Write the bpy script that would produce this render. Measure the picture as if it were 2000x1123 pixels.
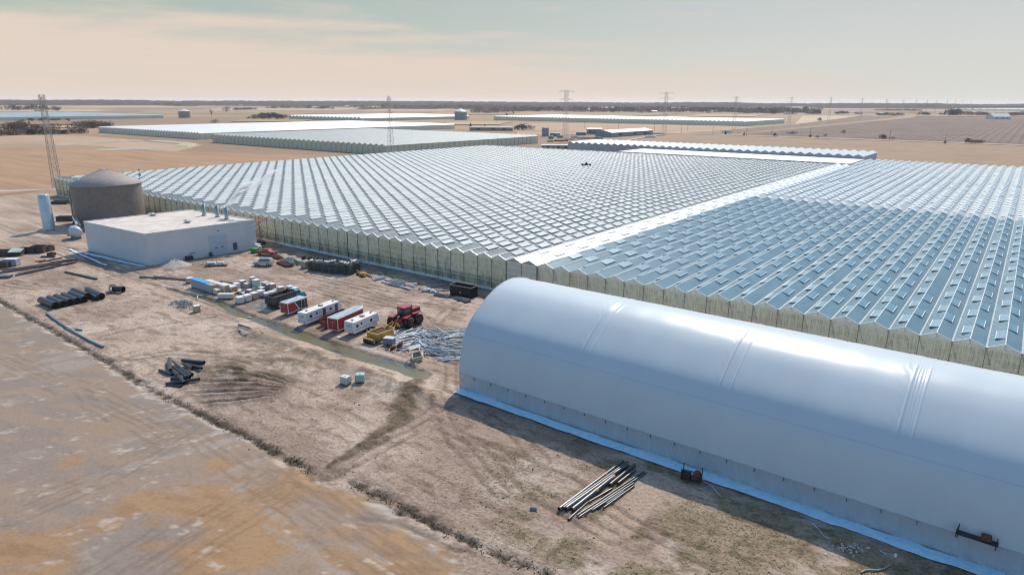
import bpy, math, random
import numpy as np
from math import sin, cos, pi, radians, atan2, hypot, sqrt
from mathutils import Vector, Matrix
for o in list(bpy.data.objects): bpy.data.objects.remove(o)
random.seed(7); RNG = np.random.default_rng(7)
S = bpy.context.scene
COL = S.collection

# ------------------------------------------------------------ camera
CAM = np.array([136.4, -108.5, 39.4]); YAW, PITCH, ROLL, FPX = -.6524, .2717, .0041, 1300.9
_f = np.array([sin(YAW)*cos(PITCH), cos(YAW)*cos(PITCH), -sin(PITCH)])
_r = np.array([cos(YAW), -sin(YAW), 0.0]); _u = np.cross(_r, _f)
_r2 = _r*cos(ROLL)+_u*sin(ROLL); _u2 = -_r*sin(ROLL)+_u*cos(ROLL)
cd = bpy.data.cameras.new('camera'); cam = bpy.data.objects.new('camera', cd); COL.objects.link(cam)
cam.matrix_world = Matrix(((_r2[0], _u2[0], -_f[0], CAM[0]), (_r2[1], _u2[1], -_f[1], CAM[1]), (_r2[2], _u2[2], -_f[2], CAM[2]), (0, 0, 0, 1)))
cd.sensor_width = 36; cd.lens = FPX/2000*36; cd.clip_start = .5; cd.clip_end = 60000
S.camera = cam
def at(px, py, z=0.0):
    """ground point seen at a pixel of the 2000 px wide photograph"""
    d = _f+_r2*(px-1000)/FPX-_u2*(py-561)/FPX
    return CAM+d*((z-CAM[2])/d[2])

# ------------------------------------------------------------ light
SUN_EL = radians(45.5); SUN_AZ = radians(-19.5)
sd = bpy.data.lights.new('sun', 'SUN'); sd.energy = 3.75; sd.angle = radians(.55); sd.color = (1, .90, .77)
so = bpy.data.objects.new('sun', sd); COL.objects.link(so)
sdir = Vector((sin(SUN_AZ)*cos(SUN_EL), cos(SUN_AZ)*cos(SUN_EL), sin(SUN_EL)))
so.rotation_euler = sdir.to_track_quat('Z', 'Y').to_euler(); so.location = (0, 0, 300)
S.view_settings.view_transform = 'Standard'; S.view_settings.look = 'None'
S.cycles.use_denoising = True; S.cycles.denoising_prefilter = 'ACCURATE'; S.cycles.filter_width = 1.15; S.cycles.volume_bounces = 2
S.view_settings.exposure = .12; S.view_settings.gamma = 1

def lin(r, g, b, k=1.0):
    o = []
    for v in (r, g, b):
        v /= 255; o.append((v/12.92 if v <= .04045 else ((v+.055)/1.055)**2.4)*k)
    return tuple(o)+(1.0,)

class NT:
    """small helper round a node tree"""
    def __init__(s, tree): s.t = tree; s.n = tree.nodes; s.l = tree.links
    def new(s, kind, **kw):
        n = s.n.new(kind)
        for k, v in kw.items(): setattr(n, k, v)
        return n
    def put(s, sock, v):
        if hasattr(v, 'default_value') or hasattr(v, 'is_output'): s.l.new(v, sock)
        else: sock.default_value = v
    def math(s, op, a, b=0.0, c=0.0, clamp=False):
        n = s.new('ShaderNodeMath', operation=op, use_clamp=clamp)
        for i, v in enumerate((a, b, c)): s.put(n.inputs[i], v)
        return n.outputs[0]
    def mix(s, f, a, b, blend='MIX'):
        n = s.new('ShaderNodeMix', data_type='RGBA', blend_type=blend)
        s.put(n.inputs[0], f); s.put(n.inputs[6], a); s.put(n.inputs[7], b); return n.outputs[2]
    def noise(s, vec, scale, detail=4.0, rough=.55, dist=0.0):
        n = s.new('ShaderNodeTexNoise'); s.put(n.inputs['Vector'], vec)
        n.inputs['Scale'].default_value = scale; n.inputs['Detail'].default_value = detail
        n.inputs['Roughness'].default_value = rough; n.inputs['Distortion'].default_value = dist
        return n.outputs['Fac']
    def ramp(s, f, a, b):
        n = s.new('ShaderNodeMapRange'); n.interpolation_type = 'SMOOTHSTEP'
        s.put(n.inputs[0], f); s.put(n.inputs[1], a); s.put(n.inputs[2], b); return n.outputs[0]
    def mapping(s, vec, scale=(1, 1, 1), rot=(0, 0, 0), loc=(0, 0, 0)):
        n = s.new('ShaderNodeMapping'); s.put(n.inputs[0], vec)
        n.inputs[1].default_value = loc; n.inputs[2].default_value = rot; n.inputs[3].default_value = scale; return n.outputs[0]
    def sep(s, vec):
        n = s.new('ShaderNodeSeparateXYZ'); s.put(n.inputs[0], vec); return n.outputs
    def bump(s, h, strength=.3, dist=.1):
        n = s.new('ShaderNodeBump'); n.inputs['Strength'].default_value = strength; n.inputs['Distance'].default_value = dist
        s.put(n.inputs['Height'], h); return n.outputs[0]

W = bpy.data.worlds.new('World'); S.world = W; W.use_nodes = True
w = NT(W.node_tree); w.n.clear()
out = w.new('ShaderNodeOutputWorld'); bg = w.new('ShaderNodeBackground')
sky = w.new('ShaderNodeTexSky', sky_type='NISHITA'); sky.sun_disc = False
sky.sun_elevation = SUN_EL; sky.sun_rotation = SUN_AZ; sky.altitude = 200; sky.air_density = 1.0; sky.dust_density = 1.6; sky.ozone_density = 2.0
bg.inputs['Strength'].default_value = .085
tc = w.new('ShaderNodeTexCoord'); g = tc.outputs['Generated']; x, y, z = w.sep(g)
# thin warm cirrus and haze low in the sky, blue-green above
right = w.math('ADD', w.math('MULTIPLY', x, float(_r[0])), w.math('MULTIPLY', y, float(_r[1])))
cl = w.noise(w.mapping(g, (1.6, 1.6, 16)), 1.7, 6, .6, .4)
wisp = w.noise(w.mapping(g, (2.2, 2.2, 60), (0.0, 0.03, 0)), 2.2, 7, .62, .6)
top = w.math('SUBTRACT', .135, w.math('MULTIPLY', w.math('ADD', right, .75), .085))
edge = w.math('ADD', w.math('SUBTRACT', top, z), w.math('MULTIPLY', w.math('SUBTRACT', cl, .5), .16))
band = w.ramp(edge, -.022, .035)
K = 1/.085
def kc(r, g_, b): c = lin(r, g_, b); return (c[0]*K*.93, c[1]*K*.93, c[2]*K*.93, 1)
hi = w.mix(w.ramp(right, -.5, .55), kc(172, 188, 182), kc(200, 205, 206))
hi = w.mix(w.ramp(z, .02, .15), w.mix(w.ramp(right, -.5, .5), kc(196, 200, 186), kc(214, 214, 208)), hi)
warm = w.mix(w.ramp(right, -.1, .6), kc(226, 209, 195), kc(217, 211, 204))
warm = w.mix(w.math('MULTIPLY', w.ramp(wisp, .45, .7), .2), warm, kc(205, 200, 196))
low = w.mix(band, hi, warm)
low = w.mix(w.math('MULTIPLY', w.ramp(wisp, .60, .70), w.math('MULTIPLY', w.ramp(z, .165, .11), .25)), low, kc(226, 208, 194))
blue = w.mix(1.0, sky.outputs[0], (1.6, 2.0, 2.1, 1), 'MULTIPLY')
fwd = w.math('ADD', w.math('MULTIPLY', x, float(_f[0])), w.math('MULTIPLY', y, float(_f[1])))
full = w.mix(w.math('MULTIPLY', w.ramp(z, .40, .16), w.ramp(fwd, .15, .6)), blue, low)
w.l.new(full, bg.inputs['Color']); w.l.new(bg.outputs[0], out.inputs['Surface'])

# ------------------------------------------------------------ materials
MATS = {}
def newmat(name):
    m = bpy.data.materials.new(name); m.use_nodes = True; t = NT(m.node_tree)
    b = t.n['Principled BSDF']; MATS[name] = m
    return m, t, b
def mat(name, rgb, rough=.6, metal=0.0, var=.18, scale=3.0, spec=.5, bump=0.0, dirt=None, dirt_amt=.5, emit=0.0):
    """paint, metal, cloth...: a colour, a noisy darker/lighter variant of it, optional dirt blotches and bump"""
    if name in MATS: return MATS[name]
    m, t, b = newmat(name)
    v = t.new('ShaderNodeTexCoord').outputs['Object']
    a = lin(*rgb, .82)
    n = t.noise(v, scale, 5, .6)
    d = tuple(c*(1-var*1.6) for c in a[:3])+(1,); l = tuple(min(.95, c*(1+var)) for c in a[:3])+(1,)
    c = t.mix(t.ramp(n, .3, .7), d, l)
    if dirt: c = t.mix(t.math('MULTIPLY', t.ramp(t.noise(v, scale*.45, 6, .7), .5, .68), dirt_amt), c, lin(*dirt, .82))
    t.l.new(c, b.inputs['Base Color'])
    t.put(b.inputs['Roughness'], t.math('ADD', rough-.06, t.math('MULTIPLY', n, .12), clamp=True))
    b.inputs['Metallic'].default_value = metal; b.inputs['Specular IOR Level'].default_value = spec
    if bump: t.l.new(t.bump(t.noise(v, scale*6, 4), bump, .05), b.inputs['Normal'])
    return m

# ------------------------------------------------------------ mesh builder
class MB:
    def __init__(s): s.v = []; s.f = []; s.sm = []; s.mi = []; s.m = 0
    def add(s, vs, fs, smooth=False):
        k = len(s.v); s.v += [tuple(map(float, p)) for p in vs]
        for f in fs: s.f.append(tuple(k+i for i in f)); s.sm.append(smooth); s.mi.append(s.m)
        return s
    def box(s, c, d, rz=0.0, ry=0.0, taper=1.0, shear=0.0):
        hx, hy, hz = d[0]/2, d[1]/2, d[2]/2; vs = []
        for z in (-1, 1):
            t = taper if z > 0 else 1.0
            for x_, y_ in ((-1, -1), (1, -1), (1, 1), (-1, 1)):
                p = Vector((x_*hx*t+(shear if z > 0 else 0), y_*hy*t, z*hz))
                if ry: p = Matrix.Rotation(ry, 3, 'Y') @ p
                if rz: p = Matrix.Rotation(rz, 3, 'Z') @ p
                vs.append((p.x+c[0], p.y+c[1], p.z+c[2]))
        return s.add(vs, [(0, 3, 2, 1), (4, 5, 6, 7), (0, 1, 5, 4), (1, 2, 6, 5), (2, 3, 7, 6), (3, 0, 4, 7)])
    def bev(s, c, d, b=.05, rz=0.0):
        """box with chamfered edges"""
        hx, hy, hz = d[0]/2, d[1]/2, d[2]/2; vs = []; idx = {}
        R = Matrix.Rotation(rz, 3, 'Z')
        def V(x_, y_, z_):
            k = (round(x_, 5), round(y_, 5), round(z_, 5))
            if k not in idx:
                p = R @ Vector((x_, y_, z_)); idx[k] = len(vs); vs.append((p.x+c[0], p.y+c[1], p.z+c[2]))
            return idx[k]
        fs = []
        def P(ax, sg, u, v):
            h = [hx, hy, hz]; q = [0, 0, 0]; q[ax] = sg*h[ax]; a, b_ = (ax+1) % 3, (ax+2) % 3
            q[a] = u*(h[a]-b); q[b_] = v*(h[b_]-b); return V(*q)
        for ax in range(3):
            for sg in (-1, 1):
                f = [P(ax, sg, u, v) for u, v in ((-1, -1), (1, -1), (1, 1), (-1, 1))]
                fs.append(tuple(f if sg > 0 else f[::-1]))
        for ax in range(3):
            a, b_ = (ax+1) % 3, (ax+2) % 3
            for sa in (-1, 1):
                for sb in (-1, 1):
                    def E_(main, other, w_):
                        h = [hx, hy, hz]; q = [0, 0, 0]; q[main] = (sa if main == a else sb)*h[main]
                        q[other] = (sa if other == a else sb)*(h[other]-b); q[ax] = w_*(h[ax]-b); return V(*q)
                    f = [E_(a, b_, -1), E_(b_, a, -1), E_(b_, a, 1), E_(a, b_, 1)]
                    fs.append(tuple(f if sa*sb < 0 else f[::-1]))
        for sx in (-1, 1):
            for sy in (-1, 1):
                for sz in (-1, 1):
                    f = [V(sx*hx, sy*(hy-b), sz*(hz-b)), V(sx*(hx-b), sy*hy, sz*(hz-b)), V(sx*(hx-b), sy*(hy-b), sz*hz)]
                    fs.append(tuple(f if sx*sy*sz > 0 else f[::-1]))
        return s.add(vs, fs)
    def tube(s, p, q, r, r2=None, n=8, cap=True, smooth=True):
        p, q = Vector(p), Vector(q); r2 = r if r2 is None else r2
        d = (q-p); d.normalize(); a = d.orthogonal().normalized(); b = d.cross(a)
        vs = []
        for c, rr in ((p, r), (q, r2)):
            for i in range(n):
                t = 2*pi*i/n; w_ = c+a*cos(t)*rr+b*sin(t)*rr; vs.append(tuple(w_))
        s.add(vs, [(i, (i+1) % n, n+(i+1) % n, n+i) for i in range(n)], smooth)
        if cap:
            s.add(vs[:n], [tuple(range(n))[::-1]]); s.add(vs[n:], [tuple(range(n))])
        return s
    def pipe(s, p, q, r, t=.06, n=14):
        """open-ended pipe with a wall"""
        s.tube(p, q, r, n=n, cap=False)
        p, q = Vector(p), Vector(q); d = (q-p).normalized(); a = d.orthogonal().normalized(); b = d.cross(a)
        ring = lambda c, rr: [tuple(c+a*cos(2*pi*i/n)*rr+b*sin(2*pi*i/n)*rr) for i in range(n)]
        for c, sg in ((p, 1), (q, -1)):
            o, i_ = ring(c, r), ring(c, r-t)
            s.add(o+i_, [(k, n+k, n+(k+1) % n, (k+1) % n) for k in range(n)])
        L = ring(p, r-t)+ring(q, r-t)
        s.add(L, [(k, n+k, n+(k+1) % n, (k+1) % n) for k in range(n)], True)
        return s
    def path(s, pts, r, n=8, cap=True):
        for a, b in zip(pts, pts[1:]): s.tube(a, b, r, n=n, cap=cap)
        return s
    def lathe(s, prof, c=(0, 0, 0), n=32, smooth=True, axis='z'):
        vs = []
        for rr, z in prof:
            for i in range(n):
                t = 2*pi*i/n; a, b = rr*cos(t), rr*sin(t)
                p = (a, b, z) if axis == 'z' else ((z, a, b) if axis == 'x' else (a, z, b))
                vs.append((p[0]+c[0], p[1]+c[1], p[2]+c[2]))
        fs = [(j*n+i, j*n+(i+1) % n, (j+1)*n+(i+1) % n, (j+1)*n+i) for j in range(len(prof)-1) for i in range(n)]
        if axis == 'y': fs = [f[::-1] for f in fs]
        return s.add(vs, fs, smooth)
    def prism(s, poly, y0, y1, plane='xz'):
        """poly in a plane pushed along the third axis"""
        n = len(poly); vs = []
        for yy in (y0, y1):
            for a, b in poly: vs.append((a, yy, b) if plane == 'xz' else ((yy, a, b) if plane == 'yz' else (a, b, yy)))
        return s.add(vs, [tuple(range(n)), tuple(range(2*n-1, n-1, -1))]+[(i, n+i, n+(i+1) % n, (i+1) % n) for i in range(n)])
    def quad(s, *p): return s.add(p, [tuple(range(len(p)))])
    def mesh(s, name, mats):
        me = bpy.data.meshes.new(name); me.from_pydata(s.v, [], s.f); me.update()
        for m in (mats if isinstance(mats, (list, tuple)) else [mats]): me.materials.append(m)
        me.polygons.foreach_set('use_smooth', s.sm); me.polygons.foreach_set('material_index', s.mi)
        return me
    def obj(s, name, mats, parent=None, label=None, loc=None, rz=None):
        o = bpy.data.objects.new(name, s.mesh(name, mats)); COL.objects.link(o)
        if parent: o.parent = parent
        if label: o['label'] = label
        if loc is not None: o.location = loc
        if rz is not None: o.rotation_euler = (0, 0, rz)
        return o
def tag(o, label=None, cat=None, group=None, kind=None):
    if label: o['label'] = label
    if cat: o['category'] = cat
    if group: o['group'] = group
    if kind: o['kind'] = kind
    return o
def thing(name, label, cat, loc=(0, 0, 0), rz=0.0, group=None):
    o = bpy.data.objects.new(name, None); COL.objects.link(o); o.location = tuple(map(float, loc)); o.rotation_euler = (0, 0, rz)
    o.empty_display_size = .3
    return tag(o, label, cat, group)
KIDS = {}
def copy_tree(o, parent=None):
    c = o.copy(); COL.objects.link(c)
    if parent: c.parent = parent
    for ch in [k for k in o.children]: copy_tree(ch, c)
    return c
def again(o, label=None, loc=None, rz=None, sc=None, group=None):
    c = copy_tree(o)
    if label: c['label'] = label
    if group: c['group'] = group
    if loc is not None: c.location = tuple(map(float, loc))
    if rz is not None: c.rotation_euler = (0, 0, rz)
    if sc is not None: c.scale = (sc,)*3 if not hasattr(sc, '__len__') else sc
    return c

# ------------------------------------------------------------ noise for the terrain
def _hash(ix, iy, s):
    h = (ix*374761393+iy*668265263+s*1274126177) & 0xffffffff
    h = ((h ^ (h >> 13))*1103515245) & 0xffffffff
    return ((h ^ (h >> 16)) & 0xffff)/65535.0
def vnoise(x_, y_, s=0):
    ix, iy = np.floor(x_).astype(np.int64), np.floor(y_).astype(np.int64); fx, fy = x_-ix, y_-iy
    fx = fx*fx*(3-2*fx); fy = fy*fy*(3-2*fy)
    a, b, c, d = _hash(ix, iy, s), _hash(ix+1, iy, s), _hash(ix, iy+1, s), _hash(ix+1, iy+1, s)
    return (a*(1-fx)+b*fx)*(1-fy)+(c*(1-fx)+d*fx)*fy
def fbm(x_, y_, o=4, s=0, rough=.5):
    t = 0; a = 1; n = 0
    for k in range(o): t = t+a*vnoise(x_*2**k, y_*2**k, s+k*17); n += a; a *= rough
    return t/n
def seg_dist(X, Y, pts):
    """distance to a polyline and position along it"""
    best = np.full(np.shape(X), 1e9); along = np.zeros(np.shape(X)); acc = 0
    for (ax, ay), (bx, by) in zip(pts, pts[1:]):
        dx, dy = bx-ax, by-ay; L = dx*dx+dy*dy
        t = np.clip(((X-ax)*dx+(Y-ay)*dy)/L, 0, 1); d = np.hypot(X-ax-t*dx, Y-ay-t*dy)
        m = d < best; best = np.where(m, d, best); along = np.where(m, acc+t*sqrt(L), along); acc += sqrt(L)
    return best, along
def sstep(a, b, v): t = np.clip((v-a)/(b-a), 0, 1); return t*t*(3-2*t)
def PL(*px): return [tuple(at(*p)[:2]) for p in px]

EDGE = PL((-400, 340), (0, 590), (180, 690), (300, 770), (480, 850), (590, 915), (640, 940), (700, 965), (760, 990), (850, 1060), (900, 1100), (940, 1123), (1100, 1230))
BERM1 = PL((-60, 545), (0, 588), (90, 637), (180, 688), (300, 763), (400, 812), (480, 850), (560, 893), (612, 920))
BERM2 = PL((690, 945), (760, 975), (860, 1030), (960, 1075), (1060, 1120), (1200, 1190))
WATER = PL((330, 563), (365, 573), (430, 590), (470, 612), (520, 628), (600, 658), (700, 690), (790, 718), (822, 730))
FURROW = PL((822, 735), (800, 770), (775, 825), (720, 865), (640, 912))
FAN = at(640, 765)[:2]
TRACKS = [PL((0, 553), (60, 562), (160, 563), (250, 548), (340, 540)), PL((25, 550), (80, 560), (150, 557), (240, 545), (330, 535)),
          PL((180, 662), (240, 645), (330, 632), (420, 618)), PL((620, 930), (700, 880), (790, 835), (850, 800)), PL((640, 925), (720, 885), (800, 845)),
          PL((180, 505), (250, 530), (330, 560), (460, 610)), PL((860, 830), (960, 880), (1100, 930), (1230, 1020), (1400, 1100)),
          PL((900, 590), (860, 620), (850, 650), (880, 690), (880, 760)), PL((880, 600), (840, 640), (835, 680)),
          PL((0, 440), (60, 470), (130, 500), (250, 545)), PL((540, 545), (640, 560), (760, 590), (880, 600)), PL((560, 530), (660, 545), (800, 575)),
          PL((260, 700), (340, 690), (430, 700), (520, 720)), PL((930, 800), (1000, 840), (1060, 900)), PL((700, 1000), (780, 1010), (900, 1060)),
          PL((0, 470), (90, 475), (150, 490), (230, 535), (330, 560)), PL((600, 540), (700, 560), (800, 600), (850, 640)), PL((470, 540), (560, 550), (660, 580), (740, 600)), PL((880, 640), (820, 640), (760, 600), (640, 580)), PL((960, 870), (1040, 960), (1200, 1050)), PL((850, 770), (880, 850), (980, 960))]
WTRACKS = [PL((200, 1123), (330, 1040), (430, 985), (530, 925)), PL((290, 1123), (400, 1050), (550, 960)), PL((380, 800), (500, 885), (650, 965), (760, 1045), (850, 1110)), PL((400, 850), (560, 965), (700, 1065), (790, 1130)), PL((590, 940), (720, 1010), (860, 1095)), PL((0, 700), (150, 760), (330, 850)), PL((30, 1000), (200, 930), (380, 830))]
def edge_y(X):
    ex = np.array([p[0] for p in EDGE]); ey = np.array([p[1] for p in EDGE])
    return np.interp(X, ex, ey)
def terrain(X, Y):
    X = np.asarray(X, float); Y = np.asarray(Y, float)
    near = sstep(420, 150, np.hypot(X-60, Y+60))*sstep(-1.5, -3.0, Y)
    n1 = fbm(X/9, Y/9, 4, 3); n2 = fbm(X/1.6, Y/1.6, 4, 11); n3 = fbm(X/.5, Y/.9, 3, 29)
    z = (n1-.5)*.28+(n2-.5)*.16+(n3-.5)*.08
    ey = edge_y(X)+(fbm(X/4, Y*0+3, 4, 51)-.5)*1.6
    wet = sstep(.25, -.35, Y-ey)
    z = z*(1-wet)+wet*(-.10+(n1-.5)*.02+(n2-.5)*.025)
    d1, a1 = seg_dist(X, Y, BERM1); d2, a2 = seg_dist(X, Y, BERM2); dw, aw = seg_dist(X, Y, WATER); df, af = seg_dist(X, Y, FURROW)
    rag = (fbm(X/1.1, Y/1.1, 4, 71)-.5)
    berm = np.maximum(sstep(.85, .15, d1+rag*1.5+.05), sstep(.95, .15, d2+rag*2.0+.1))
    z = z-berm*(.22)+berm*(fbm(X/.55, Y/.55, 3, 83)-.5)*.7
    wob = (fbm(X/5, Y/5, 3, 91)-.5)*1.6
    wd = np.interp(aw, [0, 20, 42, 60, 80], [.35, .55, .85, 1.0, .9]); zt = sstep(2.2, .8, dw/wd+wob*.5)*.62
    z = z-zt
    bank = np.exp(-((Y+48.3+wob)/1.6)**2)*sstep(24, 34, X)*sstep(84, 74, X)*.75+np.exp(-((X-50)/9)**2-((Y+52.5)/3.2)**2)*.8+np.exp(-((X-47)/12)**2-((Y+60)/5.5)**2)*1.0
    bank = bank+np.exp(-((X-8)/3.4)**2-((Y+47.2)/1.3)**2)*1.1
    z = z+bank*(.75+.5*n2)
    fw = np.interp(af, [0, 8, 18, 26], [.75, 1.25, .95, .35]); fr = sstep(2.0, .5, df/fw+rag*1.8)
    z = z+fr*((fbm(X/.45, Y/.45, 3, 97)-.5)*.8+.12)-np.exp(-((df-2.6)/.5)**2)*.12
    dx, dy = X-FAN[0], Y-FAN[1]; rr = np.hypot(dx, dy); th = np.arctan2(dy, dx)
    ta = np.where(th > 0, th-2*pi, th); fanm = sstep(4, 7, rr)*sstep(22, 15, rr)*sstep(-1.95, -2.2, ta)*sstep(-3.12, -2.9, ta)*sstep(-69.2, -67.5, Y)
    rip = np.sin(th*88+n1*10)*.45+np.sin(th*57+n1*8+1)*.55
    z = z+fanm*rip*.24
    tr = np.zeros_like(z)
    jit = (fbm(X/2.5, Y/2.5, 3, 5)-.5)*.5; brk = sstep(.3, .5, fbm(X/4, Y/4, 3, 15)+.12)
    for k_, T in enumerate(TRACKS):
        d, a = seg_dist(X, Y, T); hw = 0.0 if k_ in (2,) else .85
        tr = np.maximum(tr, sstep(.42, .1, np.abs(d-hw+jit))*brk)
    z = z-tr*.13
    gh = sstep(-.5, -3, Y)
    return z*near*np.where((X > -60) | (Y < -5), 1, 1), dict(wet=wet, berm=berm, water=zt/.62, bank=np.clip(bank, 0, 1), fur=fr, fan=fanm*(.5-.5*rip), track=tr, n1=n1, n2=n2, n3=n3, wob=wob, ey=ey)
def gz(x_, y_): return float(terrain(np.array([x_]), np.array([y_]))[0][0])
def gp(px, py):
    p = at(px, py); z_ = gz(p[0], p[1]); p = at(px, py, z_); return (p[0], p[1], gz(p[0], p[1]))
# ------------------------------------------------------------ ground
def lines(lo, hi, step, far, grow=1.13):
    a = list(np.arange(lo, hi+1e-6, step)); s = step
    while a[-1] < far: s *= grow; a.append(a[-1]+s)
    s = step
    while a[0] > -far: s *= grow; a.insert(0, a[0]-s)
    return np.array(a)
gx = lines(-40, 150, .31, 12000); gy = lines(-99, -2, .29, 12000)
GX, GY = np.meshgrid(gx, gy); Z, M = terrain(GX, GY)
nx, ny = len(gx), len(gy)
me = bpy.data.meshes.new('ground'); me.vertices.add(nx*ny)
me.vertices.foreach_set('co', np.stack([GX, GY, Z], -1).astype(np.float32).ravel())
I = (np.arange(ny-1)[:, None]*nx+np.arange(nx-1)[None, :]).ravel()
loops = np.stack([I, I+1, I+nx+1, I+nx], -1).astype(np.int32).ravel()
me.loops.add(len(loops)); me.loops.foreach_set('vertex_index', loops)
me.polygons.add(len(I)); me.polygons.foreach_set('loop_start', np.arange(0, len(loops), 4, dtype=np.int32))
me.update(calc_edges=True); me.polygons.foreach_set('use_smooth', np.ones(len(I), bool))
L = lambda *c: np.array(lin(*c, .82)[:3])
def mixc(a, b, t): return a*(1-t[..., None])+b*t[..., None]
n1, n2, n3 = M['n1'], M['n2'], M['n3']
C = mixc(L(188, 163, 145), L(212, 187, 168), sstep(.35, .65, n1))
C = mixc(C, L(160, 135, 117), sstep(.52, .75, fbm(GX/14, GY/6, 4, 201))*.75)
C = mixc(C, L(226, 205, 187), sstep(.55, .72, fbm(GX/7, GY/5, 5, 207))*.7)
streak = fbm(GX/5, GY/.9, 4, 213); C = mixc(C, L(135, 112, 94), sstep(.56, .75, streak)*.55)
C = mixc(C, L(128, 107, 90), sstep(.58, .72, fbm(GX/1.3, GY/1.1, 4, 219))*.5)
# dull grass near the pipes and along the white building
gr = sstep(88, 100, GX+(n1-.5)*30)*sstep(-69, -64, GY+(n2-.5)*8)*sstep(.40, .58, fbm(GX/3.2, GY/2.4, 5, 223))
scr = sstep(2.2, 1.4, np.abs(GX-110.5))*sstep(7.5, 6.5, np.abs(GY+54.5)); gr = gr*(1-scr)
C = mixc(C, L(164, 144, 114), gr*.75); C = mixc(C, L(122, 108, 82), gr*sstep(.48, .7, fbm(GX/.8, GY/.8, 3, 227))*.75)
C = mixc(C, L(206, 180, 158), scr*.8)
C = mixc(C, L(70, 66, 60), sstep(-8.0, -6.5, GY+(n2-.5)*2)*sstep(-36, -30, GX)*sstep(70, 60, GX)*.25)  # shade of the greenhouse front wall painted into the soil colour
C = mixc(C, L(130, 120, 112), sstep(5, 2, np.abs(GY+37+(n2-.5)*4))*sstep(-4, 2, GX)*sstep(26, 18, GX)*.7)
# tracks, banks, dug earth
C = mixc(C, L(112, 92, 76), M['track']*.45); C = mixc(C, L(124, 104, 80), M['bank']*sstep(.4, .6, n2)*.7)
C = mixc(C, L(112, 95, 74), M['fur']*.8); C = mixc(C, L(62, 50, 38), M['fan']*.8)
C = mixc(C, L(104, 88, 62), M['water']*.8)
# the wet silted field
ox, oy = GX*.93+GY*.35, GY*.93-GX*.35
a = fbm(ox/22, oy/6, 5, 301); b_ = fbm(ox/9, oy/2.2, 5, 307); c_ = fbm(ox/3.5, oy/.9, 5, 311); d_ = fbm(ox/1.1, oy/.5, 4, 317)
Fw = mixc(L(168, 145, 124), L(158, 140, 126), sstep(.42, .6, b_))
orange = sstep(.50, .66, a*.45+fbm(GX/5, GY/5, 5, 331)*.55+np.clip((GX-70)/24, -1, 1)*.13)
Fw = mixc(Fw, L(182, 142, 98), orange*.8); Fw = mixc(Fw, L(158, 122, 88), orange*sstep(.5, .7, c_)*.6)
q1 = GX*.94-GY*.34; q2 = GX*.34+GY*.94; lf = sstep(86, 66, GX); pe = fbm(q1/2.2, q2/9, 5, 341)*lf+fbm(GX/8, GY/1.6, 5, 343)*(1-lf); pe2 = fbm(q1/.7, q2/3.2, 5, 347)*lf+fbm(GX/3, GY/.6, 4, 349)*(1-lf)
pale = sstep(.545, .64, pe*.6+pe2*.4-.03*(1-lf))*sstep(.38, .58, fbm(GX/16, GY/14, 3, 361)); Fw = mixc(Fw, L(178, 164, 152), pale*.65)
Fw = mixc(Fw, L(222, 210, 196), sstep(.05, .0, np.abs(pe*.6+pe2*.4-.54-.03*(1-lf)))*sstep(.48, .62, fbm(GX/3, GY/3, 3, 353))*sstep(.45, .6, d_)*.6)
wt = np.zeros_like(GX); jw = (fbm(GX/3, GY/3, 3, 371)-.5)*.6
for T in WTRACKS:
    dd_, aa_ = seg_dist(GX, GY, T)
    for hw in (0, .9, 2.1): wt = np.maximum(wt, sstep(.34, .06, np.abs(dd_-hw+jw))*sstep(.35, .55, fbm(GX/3+hw, GY/3, 3, 373)))
Fw = mixc(Fw, L(118, 98, 82), wt*.38)
sh = np.exp(-((GY-M['ey']+.5)/.45)**2); 
Fw = Fw*np.array([.90, .89, .90]); C = mixc(C, Fw, M['wet']); C = mixc(C, L(222, 206, 190), np.clip(sh*1.2, 0, 1)*sstep(.42, .6, c_)*.75)
C = mixc(C, L(80, 68, 52), M['berm']*sstep(.3, .6, d_+.1)*.9)
farm = sstep(150, 320, np.hypot(GX-60, GY+60)) if False else sstep(170, 420, np.hypot(GX-60, GY+60))
FC = mixc(L(180, 148, 118), L(160, 131, 105), sstep(.4, .6, fbm(GX/420, GY/260, 3, 401)))
FC = mixc(FC, L(176, 160, 128), sstep(.55, .65, fbm(GX/900, GY/500, 3, 405))*.6)
FC = mixc(FC, L(160, 134, 116), sstep(.5, .62, fbm(GX/1500+3, GY/700, 3, 409))*.5)
C = mixc(C, FC, farm)
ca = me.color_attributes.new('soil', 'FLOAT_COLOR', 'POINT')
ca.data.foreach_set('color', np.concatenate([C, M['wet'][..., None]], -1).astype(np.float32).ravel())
m, t, b = newmat('soil')
at_ = t.new('ShaderNodeAttribute'); at_.attribute_name = 'soil'; v = t.new('ShaderNodeNewGeometry').outputs['Position']
dist = t.new('ShaderNodeVectorMath', operation='DISTANCE'); t.l.new(v, dist.inputs[0]); dist.inputs[1].default_value = (60, -60, 0)
nearf = t.ramp(dist.outputs['Value'], 420., 120.)
fine = t.noise(v, 2.6, 8, .72); grit = t.noise(v, 11, 5, .7); mid = t.noise(t.mapping(v, (.35, 1, 1)), .8, 8, .68, .4)
calm = t.math('SUBTRACT', 1.0, t.math('MULTIPLY', at_.outputs['Alpha'], .6))
c = t.mix(t.math('MULTIPLY', t.ramp(fine, .42, .66), t.math('MULTIPLY', calm, .55)), at_.outputs['Color'], (.30, .26, .23, 1), 'MULTIPLY')
c = t.mix(t.math('MULTIPLY', t.ramp(mid, .5, .7), t.math('MULTIPLY', calm, .45)), c, (.42, .36, .32, 1), 'MULTIPLY')
c = t.mix(t.math('MULTIPLY', t.ramp(grit, .60, .74), .40), c, (1.35, 1.35, 1.35, 1), 'MULTIPLY')
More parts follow.
